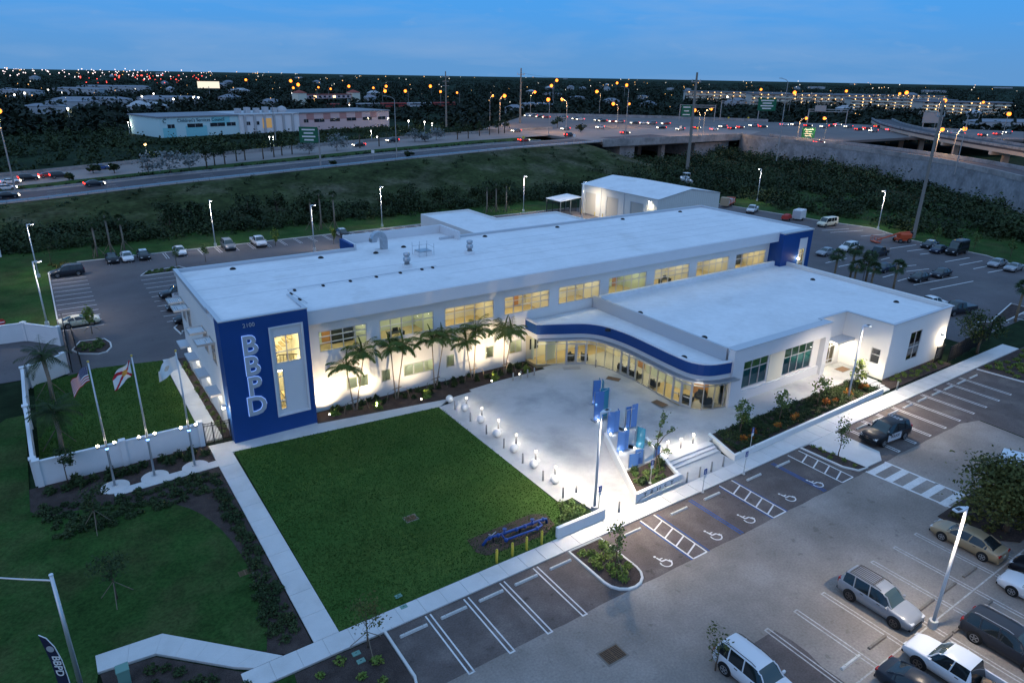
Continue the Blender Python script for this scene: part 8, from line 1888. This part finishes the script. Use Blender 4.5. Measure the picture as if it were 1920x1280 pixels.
# ------------------------------------------------------------------ highway lamps (sodium)
M_sodium = glow('sodium_lens', (1.0, 0.24, 0.028), 4.2); M_lpole = mat('lamp_pole_grey', (0.34, 0.33, 0.32), 0.5, metal=0.4)
SL = [(461,150),(545,152),(559,159),(550,165),(597,164),(620,167),(654,162),(700,165),(724,162),(722,171),(760,171),(807,162),(826,172),(857,174),(924,180),(946,180),(1003,173),(1034,161),(1044,151),(1028,187),(1054,187),(1119,172),(1157,156),(1175,160),(1150,195),(1180,195),(1302,207),(1334,205),(1427,168),(1490,174),(1587,171),(1687,176),(1700,174),(1772,189),(1844,192),(1892,214),(1809,242),(1767,243),(1512,222),(1546,222)]
SL.sort(); LMP = None
for k, (px, py) in enumerate(SL):
    gz = 8.0 if px > 900 else 2.0
    hh = {True: 11.0, False: 14.0}[py > 190]
    if py > 215: hh = 9.0
    p = G(px, py, gz+hh)
    if p.length > 1500: p = G(px, py, gz+hh+6); hh += 6
    sz = (0.15+0.0016*math.hypot(p.x, p.y))*rr.uniform(0.7, 1.25)
    lab = f'orange highway lamp on a curved arm, {nth(k)} from the left'
    t = thing('highway_lamp', lab, 'lamp post', (p.x, p.y, gz), rr.uniform(0, 6.28), 'orange highway lamps')
    dx = 2.6; MB().tube([(dx, 0, -1.0), (dx, 0, hh-1.5), (dx*0.7, 0, hh-0.3), (0, 0, hh+0.25)], [0.16, 0.12, 0.08, 0.07], 6).build('pole', M_lpole, t)
    MB().box(0, 0, hh+sz*0.9, 1.2, 0.5, 0.2).build('lamp_head', M_lpole, t); MB().ball((0, 0, hh), sz, 8, 6).build('lens', M_sodium, t)
    if p.length < 620: lamp('lamp_light', 'POINT', (0, 0, hh-1.2), 5200, (1.0, 0.55, 0.22), t, 0.5)
p = G(30, 362, 3.0); zt = z_of(p.x, p.y, 207); t = thing('highway_lamp', 'tall lamp with bright orange light at the left picture edge', 'lamp post', (p.x, p.y, 2.8), 0.0, 'orange highway lamps')
MB().tube([(0, 0, -0.5), (0, 0, zt-5), (0.1, -0.1, zt-3.4), (0.3, -0.3, zt-2.9)], [0.2, 0.14, 0.09, 0.08], 8).build('pole', M_lpole, t); MB().box(0.5, -0.5, zt-2.7, 1.2, 0.5, 0.25, 0.5).build('lamp_head', M_lpole, t); MB().ball((0.5, -0.5, zt-2.95), 0.55, 10, 7).build('lens', M_sodium, t); lamp('lamp_light', 'POINT', (0.5, -0.6, zt-3.9), 3500, (1.0, 0.55, 0.22), t, 0.4)
for px, by, ty, lab in ((744,296,183,'tall grey ramp lamp post with long arm near the middle'), (1172,262,165,'tall grey ramp lamp post near the bridge end'), (1790,325,212,'tall grey ramp lamp post on the retaining wall'), (518,272,195,'unlit thin post beside the pink office'), (1456,300,150,'unlit tall post at the loop ramp')):
    p = Gh(px, by) if px < 1300 else G(px, by, 8.0); zt = z_of(p.x, p.y, ty)-p.z; t = thing('ramp_lamp', lab, 'lamp post', p, 0, 'grey ramp lamp posts')
    MB().tube([(0, 0, -0.3), (0, 0, zt-0.6), (-0.8, 0.2, zt), (-2.6, 0.6, zt+0.4)], [0.17, 0.11, 0.08, 0.06], 8).build('pole', M_lpole, t); MB().box(-2.9, 0.65, zt+0.42, 0.9, 0.35, 0.16, -0.2).build('lamp_head', M_lpole, t)
# ------------------------------------------------------------------ power poles and wires
tops = []
for px, by, ty, gz, lab in ((975,238,128,6.0,'tall concrete power pole near the centre'), (1288,322,136,0.0,'tall concrete power pole before the bridge'), (1712,447,188,0.0,'tall concrete power pole rising from the east wood'), (837,235,134,2.0,'power pole with cross arms left of centre')):
    p = G(px, by, gz); zt = z_of(p.x, p.y, ty)-gz; t = thing('power_pole', lab, 'power pole', (p.x, p.y, gz), 0, 'power poles')
    s_ = 1.0 if p.length < 260 else 1.5
    MB().tube([(0, 0, -1), (0.0, 0, zt)], [0.42*s_, 0.22*s_], 8).build('pole', mat('power_pole_concrete', (0.20, 0.19, 0.17), 0.9), t)
    for j in range(3 if px == 837 else 1): MB().boxm(-1.6*s_, -0.1, zt-3.2-2.6*j, 1.6*s_, 0.1, zt-2.95-2.6*j).build('cross_arm', M_lpole, t)
    for j, x in enumerate((-1.4*s_, 1.4*s_)): MB().cyl(x, 0, zt-2.94, zt-2.3, 0.09*s_, 6).build('insulator', M_bw, t)
    tops.append(Vector((p.x, p.y, gz+zt-2.4)))
def wire(a, b, lab, sag=2.0):
    pts = [a.lerp(b, k/10)-Vector((0, 0, 4*sag*(k/10)*(1-k/10)))-a for k in range(11)]; o = MB().tube(pts, 0.035, 4).build('power_line', M_black, None, False, a); tag(o, lab, 'power line')
wire(tops[0], tops[1], 'thin power line between the centre pole and bridge pole'); wire(tops[1], tops[2], 'thin power line from bridge pole to the east wood pole')
# ------------------------------------------------------------------ road signs
def big_sign(label, px, by, ty, spx, spy, w, h, gz, m=None, gantry=None, lines=4):
    p = G(px, by, gz); t = thing('highway_sign', label, 'road sign', (p.x, p.y, gz), 0, 'green highway signs'); zt = z_of(p.x, p.y, ty)-gz
    fx = Vector((RT.x, RT.y, 0)).normalized(); ang = math.atan2(fx.y, fx.x); k = p.length/F_PX
    MB().tube([(0, 0, -0.5), (0, 0, zt)], 0.28, 8).build('post', M_lpole, t); off = (spx-px)*k; zc = z_of(p.x, p.y, spy)-gz; bk = Vector((-fx.y, fx.x, 0))*-0.5
    if gantry: e_ = fx*(gantry-px)*k; MB().tube([(0, 0, zt-0.3), (e_.x, e_.y, zt-0.3)], 0.2, 6).tube([(0, 0, zt-1.4), (e_.x, e_.y, zt-1.4)], 0.2, 6).build('gantry_beam', M_lpole, t); MB().tube([(e_.x, e_.y, -0.5), (e_.x, e_.y, zt)], 0.25, 8).build('post', M_lpole, t)
    else: MB().tube([(0, 0, zc+0.8), (fx.x*off, fx.y*off, zc+0.8)], 0.16, 6).build('arm', M_lpole, t)
    c = fx*off+bk; s = MB().box(c.x, c.y, zc, w, 0.12, h, ang).build('panel', m or M_signgreen, t)
    if m is None:
        MB().box(c.x-fx.y*-0.065, c.y-fx.x*0.065, zc, w-0.15, 0.012, h-0.15, ang).box(c.x+fx.y*0.075, c.y-fx.x*0.075, zc, w-0.35, 0.012, h-0.35, ang, 0).build('border', M_signgreen, s)
        for j in range(lines): MB().box(c.x+fx.y*0.09-fx.x*0.0, c.y-fx.x*0.09, zc+h*(0.32-0.64*j/max(1, lines-1)), w*(0.7 if j % 2 == 0 else 0.5), 0.012, h*0.085, ang).build('lettering', M_signwhite, s)
    return t
big_sign('green guide sign on a tall post at the ramp edge', 602, 316, 244, 586, 253, 5.4, 4.4, 5.2)
big_sign('green guide sign on gantry left of the power pole', 1273, 228, 196, 1284, 208, 6.0, 6.4, 8.0, gantry=1334, lines=3)
big_sign('wide green sign with yellow base at interchange', 1420, 228, 190, 1432, 196, 11.0, 7.0, 8.0, gantry=1356)
big_sign('small yellow green sign lit beside the flyover', 1523, 262, 242, 1514, 249, 5.6, 4.2, 8.0)
big_sign('gantry seen from behind carrying traffic lights', 1512, 238, 204, 1530, 203, 6.0, 3.0, 8.0, M_lpole, 1576)
big_sign('grey back of a sign at right of the interchange', 1728, 246, 216, 1738, 220, 9.0, 5.5, 8.0, M_lpole, 1756)
for px, py, m, lab in ((981,272,M_yellow,'small yellow warning sign at ramp edge near centre'), (1076,268,M_signwhite,'small white sign at ramp edge'), (700,301,M_signwhite,'small white sign on ramp by the lamp post'), (1307,252,M_yellow,'yellow warning sign on the bridge'), (1365,230,M_yellow,'orange diamond sign left at interchange'), (1402,230,M_yellow,'orange diamond sign right at interchange'), (1640,245,M_yellow,'yellow green sign by the flyover traffic'), (1275,250,M_signwhite,'small white post sign on the bridge edge')):
    p = Gh(px, py) if px < 1180 else G(px, py, 8.0); t = thing('small_road_sign', lab, 'road sign', p, -YAW, 'small road signs'); MB().cyl(0, 0, -0.3, 2.6, 0.06, 6).build('post', M_lpole, t); MB().box(0, -0.08, 2.7, 0.9, 0.06, 0.9, 0, ry=R(45) if m is M_yellow else 0).build('plate', m, t)
# ------------------------------------------------------------------ traffic
TRF = [  # pixel, kind, colour, heading sign, lit
 (15,372,'sedan','black',1),(178,349,'sedan','charcoal',1),(12,357,'sedan','white',1),(20,345,'coupe','pearl',1),(55,339,'suv','black',1),(92,333,'sedan','red',1),(113,334,'suv','charcoal',1),(190,318,'sedan','blue',1),(673,275,'sedan','charcoal',-1),(736,267,'suv','charcoal',-1),(968,248,'sedan','grey',-1),(982,266,'sedan','red',1),(1068,257,'suv','charcoal',1),(1060,244,'sedan','grey',-1),(1125,241,'sedan','pearl',-1),(1172,252,'sedan','charcoal',1)]
for k, (px, py, kd, cl, sg) in enumerate(TRF):
    p = Gh(px, py, 0.06); car(kd, cl, p+Vector((0, 0, 0.06)), 0.104+(0 if sg > 0 else math.pi), f'car with lights on along the near highway, {nth(sorted(TRF).index((px, py, kd, cl, sg)))} from the left', 'traffic on the highway', 'moving_car', 'car', True)
TR2 = [(990,219),(1000,220),(1012,221),(1024,222),(1056,223),(1080,225),(1088,226),(1122,228),(1130,229),(1150,230),(1162,231),(1190,233),(1206,233),(1222,234),(1240,242),(1248,234),(1275,245),(1306,242),(1338,245),(1355,240),(1372,243),(1388,241),(1412,238),(1430,240),(1470,236),(1490,236),(1515,238),(1535,270),(1545,240),(1558,238),(1570,236),(1590,240),(1610,245),(1625,243),(1637,248),(1646,240),(1668,246),(1684,243),(1700,247),(1738,249),(1756,250),(1768,249),(1785,252),(1799,254),(1842,256),(1870,254),(1888,251)]
cols = ['white', 'charcoal', 'silver', 'red', 'black', 'grey']; kinds = ['sedan', 'suv', 'sedan', 'suv', 'pickup']
for k, (px, py) in enumerate(TR2):
    p = G(px, py, 8.0); onf = px > 1595 and py > 240; z = 8.06
    if px == 1535: z = 8.0
    car(kinds[k % 3], cols[(k*5) % 6], (p.x, p.y, z), (math.pi*0.9 if px < 1250 else 0.1+math.pi*(k % 3 == 1))-0.25*(px > 1400), f'car with lights on at the interchange, {nth(k)} from the left', 'traffic at the interchange', 'moving_car', 'car', True)

# ------------------------------------------------------------------ look-alikes: leave out those wholly outside the frame, number the rest from the left
def on_screen(p):
    v = Vector(p)-Vector((0, 0, CAM_H)); d = v.dot(FW)
    if d <= 1: return None
    return 960+F_PX*v.dot(RT)/d, 640+F_PX*v.dot(DN)/d
def drop(o):
    for c in list(o.children): drop(c)
    bpy.data.objects.remove(o)
same = {}
for o in list(C.objects):
    if o.parent is None and 'label' in o and 'group' in o: same.setdefault((o['label'], o['group']), []).append(o)
for (lab, grp), L in same.items():
    if len(L) < 2: continue
    q = []
    for o in L:
        s = on_screen(o.location)
        if s is None or not (-25 < s[0] < 1945 and -25 < s[1] < 1310): drop(o)
        else: q.append((s[0], o))
    q.sort(key=lambda a: a[0])
    for i, (_, o) in enumerate(q): o['label'] = f'{lab}, {nth(i)} from the left'
